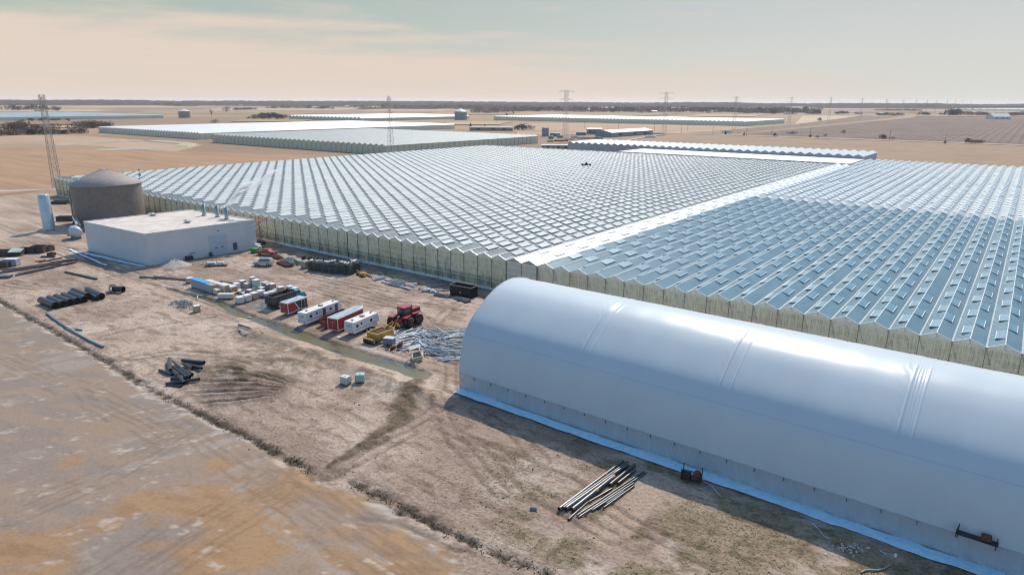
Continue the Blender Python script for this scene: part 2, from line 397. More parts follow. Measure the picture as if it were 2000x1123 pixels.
c = t.mix(t.math('MULTIPLY', t.ramp(t.noise(v, 7, 6, .75), .62, .74), .35), c, (.42, .38, .34, 1), 'MULTIPLY')
farn = t.noise(t.mapping(v, (.012, .05, 1), (0, 0, .05)), 1, 7, .7); fc = t.mix(t.math('MULTIPLY', t.ramp(farn, .35, .7), .30), at_.outputs['Color'], (.62, .58, .55, 1), 'MULTIPLY')
c = t.mix(nearf, fc, c)
t.l.new(c, b.inputs['Base Color'])
t.l.new(t.math('SUBTRACT', .93, t.math('MULTIPLY', at_.outputs['Alpha'], .22)), b.inputs['Roughness'])
b.inputs['Specular IOR Level'].default_value = .25
h = t.math('ADD', t.math('MULTIPLY', fine, .9), t.math('ADD', t.math('MULTIPLY', grit, .25), t.math('MULTIPLY', mid, .8)))
bm_ = t.new('ShaderNodeBump'); t.l.new(h, bm_.inputs['Height']); bm_.inputs['Distance'].default_value = .32
t.l.new(t.math('MULTIPLY', nearf, t.math('SUBTRACT', .8, t.math('MULTIPLY', at_.outputs['Alpha'], .68))), bm_.inputs['Strength']); t.l.new(bm_.outputs[0], b.inputs['Normal'])
me.materials.append(m)
ground = bpy.data.objects.new('ground', me); COL.objects.link(ground); tag(ground, kind='structure')

# dry grass tufts
def tufts(n, fn, hgt, name, label, mname, rgb):
    vs = []; fs = []; P = fn(n); zz = terrain(P[:, 0], P[:, 1])[0]
    for (x_, y_), z_ in zip(P, zz):
        for k in range(3):
            a = random.random()*6.28; r = random.uniform(.02, .09); h = hgt*random.uniform(.5, 1.2); l = random.uniform(-.6, .6)*h
            cx_, cy_ = x_+random.uniform(-.12, .12), y_+random.uniform(-.12, .12); i = len(vs)
            vs += [(cx_-cos(a)*r, cy_-sin(a)*r, z_-.02), (cx_+cos(a)*r, cy_+sin(a)*r, z_-.02), (cx_+l*sin(a), cy_+l*cos(a), z_+h)]; fs.append((i, i+1, i+2))
    mb = MB(); mb.add(vs, fs); o = mb.obj(name, mat(mname, rgb, .9, var=.35, scale=1.2)); tag(o, label, 'grass', kind='stuff'); return o
def inside(n):
    o = []
    while len(o) < n:
        x_ = np.array([random.uniform(86, 141) for _ in range(4000)]); y_ = np.array([random.uniform(-70, -45.5) for _ in range(4000)])
        k = sstep(88, 100, x_)*sstep(-69, -64, y_)*sstep(.42, .6, fbm(x_/3.2, y_/2.4, 5, 223)); k = k*(1-(np.abs(x_-110.5) < 2)*(np.abs(y_+54.5) < 7))
        m_ = np.array([random.random() for _ in range(4000)]) < k; o += list(zip(x_[m_], y_[m_]))
    return np.array(o[:n])
tufts(6000, inside, .07, 'dry_grass', 'thin dull olive grass growing between the black pipes and the white fabric building', 'dry_grass', (200, 180, 142))
def alongb(n):
    o = []
    for _ in range(n):
        T = random.choice((BERM1, BERM1, BERM2)); k = random.randrange(len(T)-1); s = random.random(); a, b2 = T[k], T[k+1]
        o.append((a[0]+(b2[0]-a[0])*s+random.uniform(-.3, .3), a[1]+(b2[1]-a[1])*s+random.gauss(0, .45)))
    return np.array(o)
tufts(900, alongb, .15, 'ditch_grass', 'dark ragged weeds along the earth ridge edging the wet field', 'ditch_weeds', (110, 98, 72))
def stones(n, fn, name, label, m_, lo, hi):
    mb = MB()
    for x_, y_ in fn(n):
        r = random.uniform(lo, hi); z_ = gz(x_, y_) if n < 400 else 0
        mb.box((x_, y_, z_+r*.3), (r*2, r*random.uniform(1, 1.8), r*1.1), random.random()*3, random.uniform(-.3, .3), .65)
    o = mb.obj(name, m_); return tag(o, label, 'clods', kind='stuff')
stones(150, lambda n: [(random.uniform(60, 125), random.uniform(-68, -50)) for _ in range(n)], 'soil_clods', 'small scattered clods and stones on the pale soil left of the pipes', mat('clod', (150, 130, 112), .9, var=.4), .04, .13)
stones(170, lambda n: [(random.gauss(8, 2.4), random.gauss(-47.6, .8)) for _ in range(n)], 'rubble', 'broken grey and white rubble on the small dirt heap beside the ditch', mat('rubble_grey', (175, 170, 165), .8, var=.5), .06, .22)
stones(60, lambda n: [(tuple(at(1655+random.gauss(0, 18), 1072+random.gauss(0, 8))[:2])) for _ in range(n)], 'white_stones', 'pale broken stones at the edge of the white building shadow', mat('pale_stone', (215, 205, 195), .8, var=.3), .05, .14)

# ------------------------------------------------------------ ditch water, pond, snow strips, fields, road
def ribbon(name, pts, half, z_, m_, n=80, seed=1, amp=1.0):
    """flat sheet along a polyline with an uneven edge"""
    P = np.array(pts); seg = np.hypot(*np.diff(P, axis=0).T); cum = np.r_[0, np.cumsum(seg)]; tt = np.linspace(0, cum[-1], n)
    px_ = np.interp(tt, cum, P[:, 0]); py_ = np.interp(tt, cum, P[:, 1]); dx = np.gradient(px_); dy = np.gradient(py_); ll = np.hypot(dx, dy)
    vs = []
    for i in range(n):
        hv = half if not callable(half) else half(tt[i]/cum[-1])
        for sg in (-1, 1):
            j = (float(vnoise(np.array([tt[i]*.45]), np.array([sg*3.]), seed))-.5)*hv*.9*amp+(float(vnoise(np.array([tt[i]*1.7]), np.array([sg*5.]), seed))-.5)*hv*.4*amp
            vs.append((px_[i]-dy[i]/ll[i]*sg*(hv+j), py_[i]+dx[i]/ll[i]*sg*(hv+j), z_))
    mb = MB(); mb.add(vs, [(2*i, 2*i+1, 2*i+3, 2*i+2) for i in range(n-1)])
    o = mb.obj(name, m_); tag(o, kind='structure'); return o
m, t, b = newmat('ditch_water'); v = t.new('ShaderNodeTexCoord').outputs['Object']
al = t.ramp(t.noise(t.mapping(v, (.35, .8, 1)), .6, 6, .65, .5), .30, .52)
c = t.mix(al, lin(62, 78, 82, .6), lin(106, 96, 50, .8)); c = t.mix(t.ramp(t.noise(v, 3, 5, .7), .55, .75), c, lin(70, 74, 50, .7))
t.l.new(c, b.inputs['Base Color']); t.put(b.inputs['Roughness'], t.math('ADD', .06, t.math('MULTIPLY', al, .32)))
t.l.new(t.bump(t.noise(v, 5, 3), .12, .03), b.inputs['Normal'])
ribbon('ditch_water', WATER+[(WATER[-1][0]+3.5, WATER[-1][1]-1.5)], 3.4, -.34, m, 120)
m, t, b = newmat('pond_water'); v = t.new('ShaderNodeTexCoord').outputs['Object']
t.l.new(t.mix(t.noise(v, .05, 4), lin(96, 132, 136, .7), lin(112, 142, 140, .8)), b.inputs['Base Color']); b.inputs['Roughness'].default_value = .12
def poly(name, pts, z_, m_, kind='structure'):
    mb = MB(); mb.add([(p[0], p[1], z_) for p in pts], [tuple(range(len(pts)))]); o = mb.obj(name, m_); tag(o, kind=kind); return o
def sheet_mat(name, ca_, cb, sc=(.02, .1), rot=0.0, rows=None, rough=.95, rowdark=.6):
    m, t, b = newmat(name); v = t.new('ShaderNodeTexCoord').outputs['Object']; r = t.mapping(v, (1, 1, 1), (0, 0, rot))
    c = t.mix(t.ramp(t.noise(t.mapping(r, (sc[0], sc[1], 1)), 1, 8, .7), .35, .68), lin(*ca_, .82), lin(*cb, .82))
    c = t.mix(t.math('MULTIPLY', t.ramp(t.noise(r, .22, 6, .75), .5, .7), .35), c, (.55, .5, .47, 1), 'MULTIPLY')
    if rows:
        wv = t.math('SINE', t.math('MULTIPLY', t.math('ADD', t.sep(r)[0], t.math('MULTIPLY', t.noise(r, .02, 2), 6)), 2*pi/rows))
        c = t.mix(t.math('MULTIPLY', t.ramp(wv, .0, .8), rowdark), c, (.72, .68, .66, 1), 'MULTIPLY')
    t.l.new(c, b.inputs['Base Color']); b.inputs['Roughness'].default_value = rough; b.inputs['Specular IOR Level'].default_value = .2
    return m
stub = sheet_mat('stubble', (186, 150, 118), (166, 131, 103), (.01, .12), .0)
gold = sheet_mat('gold_grass', (178, 150, 124), (152, 126, 103), (.02, .12), .05)
mauve = sheet_mat('bare_rows', (146, 124, 112), (124, 105, 96), (.02, .02), .0, rows=9, rowdark=.8)
mauve2 = sheet_mat('bare_brown', (154, 130, 113), (132, 111, 98), (.05, .02), .0, rows=14, rowdark=.3)
palef = sheet_mat('pale_field', (214, 192, 166), (196, 172, 146), (.004, .02), .0)
tanf = sheet_mat('tan_field', (200, 168, 140), (182, 150, 126), (.004, .015), .0)
gravel = sheet_mat('gravel_road', (208, 196, 186), (188, 176, 166), (.02, .2), .0)
poly('field', PL((-300, 292), (130, 287), (340, 296), (500, 300), (680, 305), (740, 330), (300, 346), (118, 352), (112, 376), (-300, 392)), .03, stub)
poly('field', PL((-200, 262), (60, 262), (175, 266), (398, 283), (345, 296), (115, 281), (-200, 283)), .045, tanf)
poly('field', PL((1180, 272), (1420, 265), (2200, 292), (2400, 400), (1700, 345), (1250, 282)), .03, gold)
poly('field', PL((1425, 261.5), (1760, 228.5), (1640, 224), (1560, 243), (1405, 255)), .14, mauve2)
poly('field', PL((1450, 262), (1790, 229), (2400, 232), (2500, 300), (2000, 281)), .22, mauve)
poly('field', PL((1552, 243), (1568, 226), (1680, 226), (1640, 232)), .30, palef)
poly('field', PL((1010, 262), (1300, 262), (1480, 250), (1440, 246), (1080, 240), (1000, 243)), .05, tanf)
f1 = sheet_mat('field_olive', (176, 158, 122), (156, 138, 106), (.004, .02)); f2 = sheet_mat('field_brown', (160, 132, 108), (142, 116, 96), (.004, .02)); f3 = sheet_mat('field_straw', (206, 178, 142), (190, 160, 126), (.004, .02)); f4 = sheet_mat('field_rose', (178, 148, 128), (160, 132, 116), (.004, .02), rows=22, rowdark=.3)
for i_, (x0_, x1_, ya, yb, fm) in enumerate(((-80, 240, 217.5, 214, f3), (180, 420, 214, 210.5, f2), (240, 590, 222.5, 216, f1), (380, 720, 215, 211.5, f3), (-60, 160, 212, 209, f1), (120, 380, 209.5, 207, f3), (400, 660, 210, 207.6, f4), (700, 900, 217, 213.5, f3), (590, 860, 222, 218.5, f4), (-60, 200, 244, 238, f2), (0, 190, 250, 246, f3), (450, 620, 238, 233, f1), (860, 1000, 244, 238.5, f3),
        (900, 1010, 224, 219.5, f1), (1560, 1640, 214.5, 212.5, f3), (1650, 1850, 221, 217.5, f2), (1620, 1780, 215.5, 213, f4), (1860, 2080, 221.5, 218, f1), (1780, 2050, 228, 224.5, f4), (1340, 1500, 228, 223.5, f3), (1060, 1330, 226, 221.5, f1), (1500, 1600, 211, 208.8, f1), (800, 1000, 209.5, 207.5, f2), (1100, 1280, 211, 208.6, f3))):
    sk = (x1_-x0_)*.18; poly('field', PL((x0_, ya), (x1_-sk, ya+.2), (x1_, yb+.2), (x0_+sk, yb)), .38+.05*i_, fm)
def road(name, pts, w_, z_=.05): 
    P = PL(*pts); vs = []
    for i, p in enumerate(P):
        q = P[min(i+1, len(P)-1)]; o = P[max(i-1, 0)]; d = Vector((q[0]-o[0], q[1]-o[1])).normalized()
        vs += [(p[0]-d.y*w_/2, p[1]+d.x*w_/2, z_), (p[0]+d.y*w_/2, p[1]-d.x*w_/2, z_)]
    mb = MB(); mb.add(vs, [(2*i+1, 2*i+3, 2*i+2, 2*i) for i in range(len(P)-1)]); return tag(mb.obj(name, gravel), kind='structure')
road('road', [(1020, 254), (1200, 258), (1300, 261), (1420, 264), (1560, 269), (1800, 277), (2100, 288), (2500, 304)], 8, .42)
road('dirt_track', [(1180, 283), (1250, 270), (1300, 262.5)], 5, .50)
road('dirt_track', [(-200, 385), (0, 373), (60, 371), (112, 369)], 5, .05)
poly('pond', PL((170, 292), (330, 284.5), (345, 285.5), (300, 290), (215, 293.5)), .07, MATS['pond_water'])
mb = MB()   # earth bank round the pond
PB = PL((105, 283.5), (180, 279.5), (290, 275.5), (370, 282), (352, 287))
for a, b2 in zip(PB, PB[1:]):
    d = Vector((b2[0]-a[0], b2[1]-a[1])); L_ = d.length; rz = atan2(d.y, d.x); mb.box(((a[0]+b2[0])/2, (a[1]+b2[1])/2, .5), (L_+6, 16, 1.3), rz, 0, .7)
tag(mb.obj('earth_bank', sheet_mat('bank_soil', (206, 188, 162), (184, 164, 138), (.1, .1))), kind='structure')
m, t, b = newmat('ice'); v = t.new('ShaderNodeTexCoord').outputs['Object']
c = t.mix(t.ramp(t.noise(v, 1.2, 6, .7), .35, .7), (.46, .72, .86, 1), (.62, .84, .92, 1)); c = t.mix(t.math('MULTIPLY', t.ramp(t.noise(v, 3, 6, .7), .58, .72), .7), c, lin(120, 110, 100))
t.l.new(c, b.inputs['Base Color']); b.inputs['Roughness'].default_value = .5
t.l.new(t.bump(t.noise(v, 4, 5), .4, .05), b.inputs['Normal'])
ice = MATS['ice']
ribbon('snow_strip', [(77.6, -44.15), (95, -44.3), (120, -44.15), (150, -44.3), (176, -44.2)], .85, .13, ice, 260, 3, .35)
ribbon('snow_strip', [(-30, -.55), (0, -.75), (30, -.65), (62, -.6)], .5, .13, ice, 160, 5)
ribbon('snow_strip', [(-31.9, -37.2), (-46, -38.6), (-62, -39.9)], .55, .14, ice, 60, 9)
ribbon('snow_strip', [tuple(at(136, 487)[:2]), tuple(at(166, 501)[:2]), tuple(at(208, 519)[:2])], .3, .14, ice, 40, 12)
# low wooded rise closing the view
m, t, b = newmat('far_wood'); v = t.new('ShaderNodeTexCoord').outputs['Object']
c = t.mix(t.ramp(t.noise(t.mapping(v, (.02, .02, .06)), 1, 8, .8), .35, .65), lin(62, 56, 60, .6), lin(104, 92, 88, .6)); c = t.mix(t.ramp(t.noise(v, .004, 5, .6), .52, .7), c, lin(48, 54, 60, .6))
t.l.new(c, b.inputs['Base Color']); b.inputs['Roughness'].default_value = 1; b.inputs['Specular IOR Level'].default_value = 0
def wood_ridge(name, R0, R1, hgt, a0, a1, n, seed):
    vs = []; rows = 9
    for i in range(n):
        a = radians(a0+(a1-a0)*i/(n-1)); u_ = i*.35
        for j in range(rows):
            s = j/(rows-1); r = R0+(R1-R0)*s; prof = sin(pi*min(s*1.15, 1))**.55
            k = hgt*(.72+.35*float(fbm(np.array([i/60.]), np.array([seed*1.]), 3, seed)))+6*float(vnoise(np.array([u_]), np.array([j*1.7]), seed))
            vs.append((CAM[0]+r*sin(a), CAM[1]+r*cos(a), -2+(k+2)*prof))
    mb = MB(); mb.add(vs, [(i*rows+j, (i+1)*rows+j, (i+1)*rows+j+1, i*rows+j+1) for i in range(n-1) for j in range(rows-1)], False)
    return mb.obj(name, MATS['far_wood'])
yd = math.degrees(YAW)
tag(wood_ridge('hills', 6000, 8200, 40, yd-100, yd+100, 2600, 5), kind='structure')

def wood_patch(name, pts, dep, hgt, seed, label, nn=160):
    P = PL(*pts); P = np.array(P); seg = np.hypot(*np.diff(P, axis=0).T); cum = np.r_[0, np.cumsum(seg)]; vs = []; rows = 7; tt = np.linspace(0, cum[-1], nn)
    X_ = np.interp(tt, cum, P[:, 0]); Y_ = np.interp(tt, cum, P[:, 1]); fx, fy = -sin(-YAW), cos(YAW)
    for i in range(nn):
        tap = min(1, min(i, nn-1-i)/6+.05)
        for j in range(rows):
            s = j/(rows-1); h = hgt*(.45+1.0*float(vnoise(np.array([i*.9+j*3.1]), np.array([seed*1.]), seed)))*tap*(sin(pi*min(max(s, .02)*1.05, 1))**.35 if j else 0)
            jj = (float(vnoise(np.array([i*.8]), np.array([j*2.]), seed+4))-.5)*dep*.12
            vs.append((X_[i]+fx*(s*dep+jj), Y_[i]+fy*(s*dep+jj), h if j < rows-1 else 0))
    mb = MB(); mb.add(vs, [(i*rows+j, (i+1)*rows+j, (i+1)*rows+j+1, i*rows+j+1) for i in range(nn-1) for j in range(rows-1)]); return tag(mb.obj(name, MATS['far_wood']), label, 'wood', kind='stuff')
wood_patch('distant_wood', [(760, 211), (860, 212), (1000, 214), (1010, 213)], 600, 14, 21, 'dark winter wood behind the central pylon', 150)
wood_patch('distant_wood', [(1000, 217), (1100, 216), (1190, 217), (1330, 216)], 420, 14, 23, 'broad winter wood behind the tall pylon', 170)
wood_patch('distant_wood', [(1340, 217), (1430, 219), (1500, 221), (1590, 220)], 400, 15, 25, 'broad winter wood behind the village right of the second pylon', 130)
wood_patch('distant_wood', [(-60, 206), (200, 204.5), (480, 207), (700, 209)], 700, 9, 27, 'thin dark wood along the left horizon', 260)
wood_patch('distant_wood', [(1560, 206.5), (1750, 206), (2100, 208)], 500, 9, 29, 'thin dark wood along the right horizon', 160)
wood_patch('distant_wood', [(860, 209.5), (1150, 210), (1340, 210), (1560, 211.5)], 700, 16, 35, 'deep far wood behind the two broad winter woods', 240)
wood_patch('distant_wood', [(215, 206), (290, 205.5), (355, 207.5)], 300, 7, 31, 'dark thicket in the far left plain', 60)
wood_patch('distant_wood', [(690, 213), (760, 212.5), (850, 213)], 200, 7, 33, 'dark thicket left of the blue-grey round tank', 60)
# ------------------------------------------------------------ main greenhouse
EAVE, RISE, BAY = 6.94, .86, 4.0
N0, NS0, NS1, N1 = -48, 13, 15, 40
YL, YR = 291.0, 336.0
def see_through(t, b, clear_part, lucent, tint=(.9, .95, .93, 1), col=None):
    """thin glazing: part of the light passes straight through, part is diffused to the other side"""
    o = [n for n in t.n if n.type == 'OUTPUT_MATERIAL'][0]; sh = b.outputs[0]
    if lucent:
        tl_ = t.new('ShaderNodeBsdfTranslucent'); mx = t.new('ShaderNodeMixShader'); mx.inputs[0].default_value = lucent; t.l.new(sh, mx.inputs[1]); t.l.new(tl_.outputs[0], mx.inputs[2]); sh = mx.outputs[0]
        if col is not None: t.put(tl_.inputs['Color'], col)
    if clear_part:
        tr = t.new('ShaderNodeBsdfTransparent'); tr.inputs['Color'].default_value = tint; mx = t.new('ShaderNodeMixShader'); mx.inputs[0].default_value = clear_part; t.l.new(sh, mx.inputs[1]); t.l.new(tr.outputs[0], mx.inputs[2]); sh = mx.outputs[0]
    t.l.new(sh, o.inputs['Surface'])
def glass_roof(name, base_a, base_b, patch, pamt, bars, barc, rough=.22, bar_w=.10, period=1.0, spec=.6, py=5.0, yband=None, clear_=0.0, ridge_dark=None):
    m, t, b = newmat(name); v = t.new('ShaderNodeTexCoord').outputs['Object']; x_, y_, z_ = t.sep(v)
    cell = t.new('ShaderNodeCombineXYZ'); t.put(cell.inputs[0], t.math('FLOOR', t.math('DIVIDE', x_, 2.0))); t.put(cell.inputs[1], t.math('FLOOR', t.math('DIVIDE', y_, py)))
    wn = t.new('ShaderNodeTexWhiteNoise', noise_dimensions='2D'); t.l.new(cell.outputs[0], wn.inputs['Vector'])
    n = t.noise(v, .35, 6, .65)
    c = t.mix(t.math('ADD', t.math('MULTIPLY', wn.outputs['Value'], .55), t.math('MULTIPLY', n, .5), clamp=True), lin(*base_a, .82), lin(*base_b, .82))
    c = t.mix(t.math('MULTIPLY', t.ramp(t.noise(t.mapping(v, (.25, .12, 1)), 1, 5, .6), .48, .62), pamt), c, lin(*patch, .82))
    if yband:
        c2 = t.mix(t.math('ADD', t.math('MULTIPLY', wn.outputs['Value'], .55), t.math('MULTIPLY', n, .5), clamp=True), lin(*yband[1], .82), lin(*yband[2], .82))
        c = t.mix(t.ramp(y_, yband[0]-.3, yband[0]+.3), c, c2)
    if ridge_dark:   # darker panes along the ridge, paler ones below
        dr = t.math('MULTIPLY', t.math('ABSOLUTE', t.math('SUBTRACT', t.math('FRACT', t.math('DIVIDE', x_, 4.0)), .5)), 4.0)
        c = t.mix(t.math('MULTIPLY', t.math('LESS_THAN', dr, 1.2), ridge_dark[1]), c, lin(*ridge_dark[0], .82))
    fr = t.math('FRACT', t.math('DIVIDE', y_, period)); bar = t.math('LESS_THAN', fr, bar_w/period)
    c = t.mix(t.math('MULTIPLY', bar, bars), c, lin(*barc, .82))
    t.l.new(c, b.inputs['Base Color']); t.put(b.inputs['Roughness'], t.math('ADD', rough, t.math('MULTIPLY', n, .15)))
    b.inputs['Specular IOR Level'].default_value = spec
    t.l.new(t.bump(t.math('ADD', t.math('MULTIPLY', wn.outputs['Value'], .4), t.noise(v, .8, 2)), .10, .10), b.inputs['Normal'])
    if clear_: see_through(t, b, clear_, 0)
    return m
wash = glass_roof('limewashed_glass', (204, 207, 202), (226, 228, 222), (184, 190, 190), .5, .6, (132, 146, 156), .5, .16, 1.0, .12, clear_=.22, ridge_dark=((124, 138, 148), .8))
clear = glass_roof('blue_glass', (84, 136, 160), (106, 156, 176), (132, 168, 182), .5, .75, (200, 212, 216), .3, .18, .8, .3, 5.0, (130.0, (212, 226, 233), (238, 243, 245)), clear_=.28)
stripw = glass_roof('white_roof_film', (255, 255, 250), (250, 250, 245), (244, 245, 240), .4, .10, (190, 196, 200), .4, .05, 10.0)
ventw = glass_roof('limewashed_vent', (208, 211, 206), (224, 225, 219), (188, 194, 192), .5, .25, (160, 172, 180), .5, .08, 1.0, .12)
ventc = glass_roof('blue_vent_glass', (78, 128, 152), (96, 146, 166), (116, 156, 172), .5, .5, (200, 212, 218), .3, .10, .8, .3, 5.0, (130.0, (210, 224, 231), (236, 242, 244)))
alu = mat('white_aluminium', (232, 232, 226), .35, .0, .06); darkgap = mat('dark_gap', (112, 128, 144), .8, 0, .2)
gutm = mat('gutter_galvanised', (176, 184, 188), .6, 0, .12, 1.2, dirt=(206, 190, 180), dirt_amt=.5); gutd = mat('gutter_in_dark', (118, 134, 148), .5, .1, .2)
gap_shade = mat('vent_gap_shade', (120, 108, 100), .8)
GH = thing('greenhouse', 'vast glass greenhouse of many low parallel ridges behind the white fabric building', 'greenhouse')
def ridge_roof(n0, n1, y1, name, m_, label=None, y0=0.0, eave=EAVE, rise=RISE, bay=BAY, parent=GH, gable=True):
    mb = MB()
    for n in range(n0, n1):
        a, mid_, b2 = n*bay+.10, (n+.5)*bay, (n+1)*bay-.10
        jj = [float(vnoise(np.array([n*3.7]), np.array([k*1.]), 7))*.06 for k in range(3)]
        mb.add([(a, y0, eave), (mid_, y0, eave+rise), (b2, y0, eave), (a, y1, eave), (mid_, y1, eave+rise), (b2, y1, eave)], [(0, 1, 4, 3), (1, 2, 5, 4)])
        if gable: mb.add([(a, y1, eave), (mid_, y1, eave+rise), (b2, y1, eave)], [(0, 1, 2)])
    return mb.obj(name, m_, parent, label)
ridge_roof(N0, NS0, YL, 'roof', wash, 'pale limewashed roof panes left of the white strip')
ridge_roof(NS0, NS1, YL+2, 'roof', stripw, 'bright white opaque strip of two ridges across the roof')
ridge_roof(NS1, N1, YR, 'roof', clear, 'blue roof panes right of the white strip')
# ridge caps, gutters, gable rakes
mb = MB(); mg = MB(); mg2 = MB(); mr = MB()
for n in range(N0, N1):
    yy = YL if n < NS0 else (YL+2 if n < NS1 else YR)
    mid_ = (n+.5)*BAY; w_ = .07 if n < NS0 else .055
    if n < NS0: mb.m = 1
    else: mb.m = 0
    if n < NS0 or n >= NS1: mb.box((mid_, yy/2, EAVE+RISE+.03), (w_*2, yy, .08))
    for s in (-1, 1):
        a = Vector((mid_, -.06, EAVE+RISE+.05)); b2 = Vector((mid_+s*BAY/2, -.06, EAVE+.05)); mr.tube(a, b2, .10, n=4, smooth=False)
for n in range(N0, N1+1):
    yy = YL if n <= NS0 else YR
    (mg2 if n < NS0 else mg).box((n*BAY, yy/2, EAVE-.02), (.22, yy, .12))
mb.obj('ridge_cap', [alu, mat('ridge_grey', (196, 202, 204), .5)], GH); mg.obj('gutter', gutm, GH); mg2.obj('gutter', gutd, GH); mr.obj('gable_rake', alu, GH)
mb = MB()
mb.prism([(0, 0), (1, 0), (1, 1), (0, 1)], 0, 0) if False else None
# vents: open flaps hinged at the ridge; the nearest hundred are parts of their own
slopang = math.atan2(RISE, BAY/2)
def vent(mb, n, side, y0, ln, wid, opn, edge_m=1, face_m=0, under_m=2):
    X0 = (n+.5)*BAY; hx = X0+side*.04; hz = EAVE+RISE+.06
    ang = slopang-opn; ex = hx+side*wid*cos(ang); ez = hz-wid*sin(ang); th = .05
    P = [(hx, y0, hz), (hx, y0+ln, hz), (ex, y0+ln, ez), (ex, y0, ez)]
    Q = [(p[0], p[1], p[2]-th) for p in P]
    up = (0, 1, 2, 3) if side < 0 else (3, 2, 1, 0)
    mb.m = face_m; mb.add(P, [up]); mb.m = under_m; mb.add(Q, [up[::-1]])
    mb.m = edge_m
    mb.box(((ex), y0+ln/2, ez-.04), (.10, ln+.06, .11)); 
    mb.add([P[0], P[3], Q[3], Q[0]], [(0, 1, 2, 3)]); mb.add([P[1], P[2], Q[2], Q[1]], [(0, 3, 2, 1)])
    sz = EAVE+RISE*(1-wid*cos(ang)/(BAY/2))+.02          # open triangular ends, filled by faces painted with the gap's shade
    mb.m = 3
    for yy in (y0+.02, y0+ln-.02): mb.add([(hx, yy, hz-th), (ex, yy, ez-th), (ex, yy, max(sz, EAVE+.04))], [(0, 1, 2) if side > 0 else (2, 1, 0)])
VM = [ventc, alu, mat('vent_underside', (120, 130, 134), .8), gap_shade]; VW = [ventw, alu, mat('vent_underside_pale', (150, 160, 168), .8), darkgap]; VS = [stripw, mat('strip_edge', (206, 210, 212), .6), VW[2], MATS['strip_edge']]
rest = {'w': MB(), 'c': MB(), 's': MB()}; near = []; rv = random.Random(3)
for n in range(N0, N1):
    sec = 'w' if n < NS0 else ('s' if n < NS1 else 'c'); ymax = YL-6 if n < NS1 else YR-6
    for side in (-1, 1):
        k = 0
        while True:
            y0 = (3.4 if side < 0 else 8.5)+k*10-(10 if side > 0 else 0); k += 1
            if y0 < 2: continue
            if y0 > ymax: break
            if sec == 'w':
                y0 = (2.2*n+(0 if side > 0 else 2.5)) % 5+2.6+(k-(1 if side < 0 else 2))*10; jit = rv.uniform(.7, 1.2)
                if y0 > ymax-5: break
                items = [(y0+q5, 3.7, 1.36, .12*jit*(1 if rv.random() < .88 else .3)) for q5 in (0, 5)]
            elif sec == 's': items = [(y0, 3.4, 1.0, .03)]
            else:
                if rv.random() < .05: continue
                if y0 > 131:
                    for q5 in (0, 5): vent(rest[sec], n, side, y0+q5, 3.4, 1.36, .10*rv.uniform(.6, 1.3))
                    continue
                items = [(y0, 4.0, 1.22, (.17 if side < 0 else .07)*rv.uniform(.6, 1.3))]
            for it in items:
                xx = (n+.5)*BAY
                if sec == 'c' and y0 < 75 and xx < 152: near.append((hypot(xx-CAM[0], it[0]-CAM[1]), n, side, it))
                else: vent(rest[sec], n, side, *it)
near.sort()
for d, n, side, it in near[:96]:
    mb = MB(); vent(mb, n, side, *it); mb.obj('roof_vent', VM, GH)
for d, n, side, it in near[96:]: vent(rest['c'], n, side, *it)
for k, ms in (('w', VW), ('c', VM), ('s', VS)): tag(rest[k].obj('roof_vent', ms, GH), kind='stuff')
# front glass wall seen with crop, posts and rails behind dusty panes
m, t, b = newmat('wall_glass'); v = t.new('ShaderNodeTexCoord').outputs['Object']; x_, y_, z_ = t.sep(v)
leaf = t.noise(t.mapping(v, (1, 1, .8)), 1.1, 6, .7, .3); bl = t.noise(v, .12, 3, .5)
low_ = t.ramp(z_, 5.6, 1.0)
c = t.mix(t.math('MULTIPLY', t.ramp(leaf, .42, .62), t.math('ADD', .45, t.math('MULTIPLY', low_, .4))), lin(240, 236, 214), lin(172, 174, 148))
c = t.mix(t.math('MULTIPLY', t.ramp(bl, .5, .66), .35), c, lin(196, 180, 140))
c = t.mix(t.math('MULTIPLY', t.ramp(t.noise(t.mapping(v, (5, 1, .25)), 1, 4, .7), .45, .7), .5), c, lin(140, 140, 130))
fine_ = t.math('LESS_THAN', t.math('FRACT', t.math('MULTIPLY', x_, 2.0)), .12); c = t.mix(t.math('MULTIPLY', t.ramp(z_, 2.7, 2.2), .55), c, lin(110, 118, 108)); c = t.mix(t.math('MULTIPLY', fine_, .7), c, lin(226, 220, 196)); c = t.mix(t.math('MULTIPLY', t.math('LESS_THAN', t.math('FRACT', t.math('MULTIPLY', x_, 4.0)), .16), .4), c, lin(112, 116, 104))  # lower band painted darker for the interior and the shade inside
c = t.mix(t.math('MULTIPLY', t.math('LESS_THAN', t.math('FRACT', t.math('MULTIPLY', z_, 1.3)), .07), .35), c, lin(212, 206, 192))
t.l.new(c, b.inputs['Base Color']); b.inputs['Roughness'].default_value = .22; b.inputs['Specular IOR Level'].default_value = .5; see_through(t, b, 0, .5, col=c)
wg = MATS['wall_glass']
m, t, b = newmat('gable_glass'); v = t.new('ShaderNodeTexCoord').outputs['Object']; x_, y_, z_ = t.sep(v)
c = t.mix(t.noise(v, 1.5, 5, .6), lin(228, 230, 224), lin(244, 244, 238)); c = t.mix(t.math('MULTIPLY', t.math('LESS_THAN', t.math('FRACT', t.math('ADD', x_, .04)), .08), .5), c, lin(160, 164, 164))
t.l.new(c, b.inputs['Base Color']); b.inputs['Roughness'].default_value = .3; see_through(t, b, 0, .6, col=c)
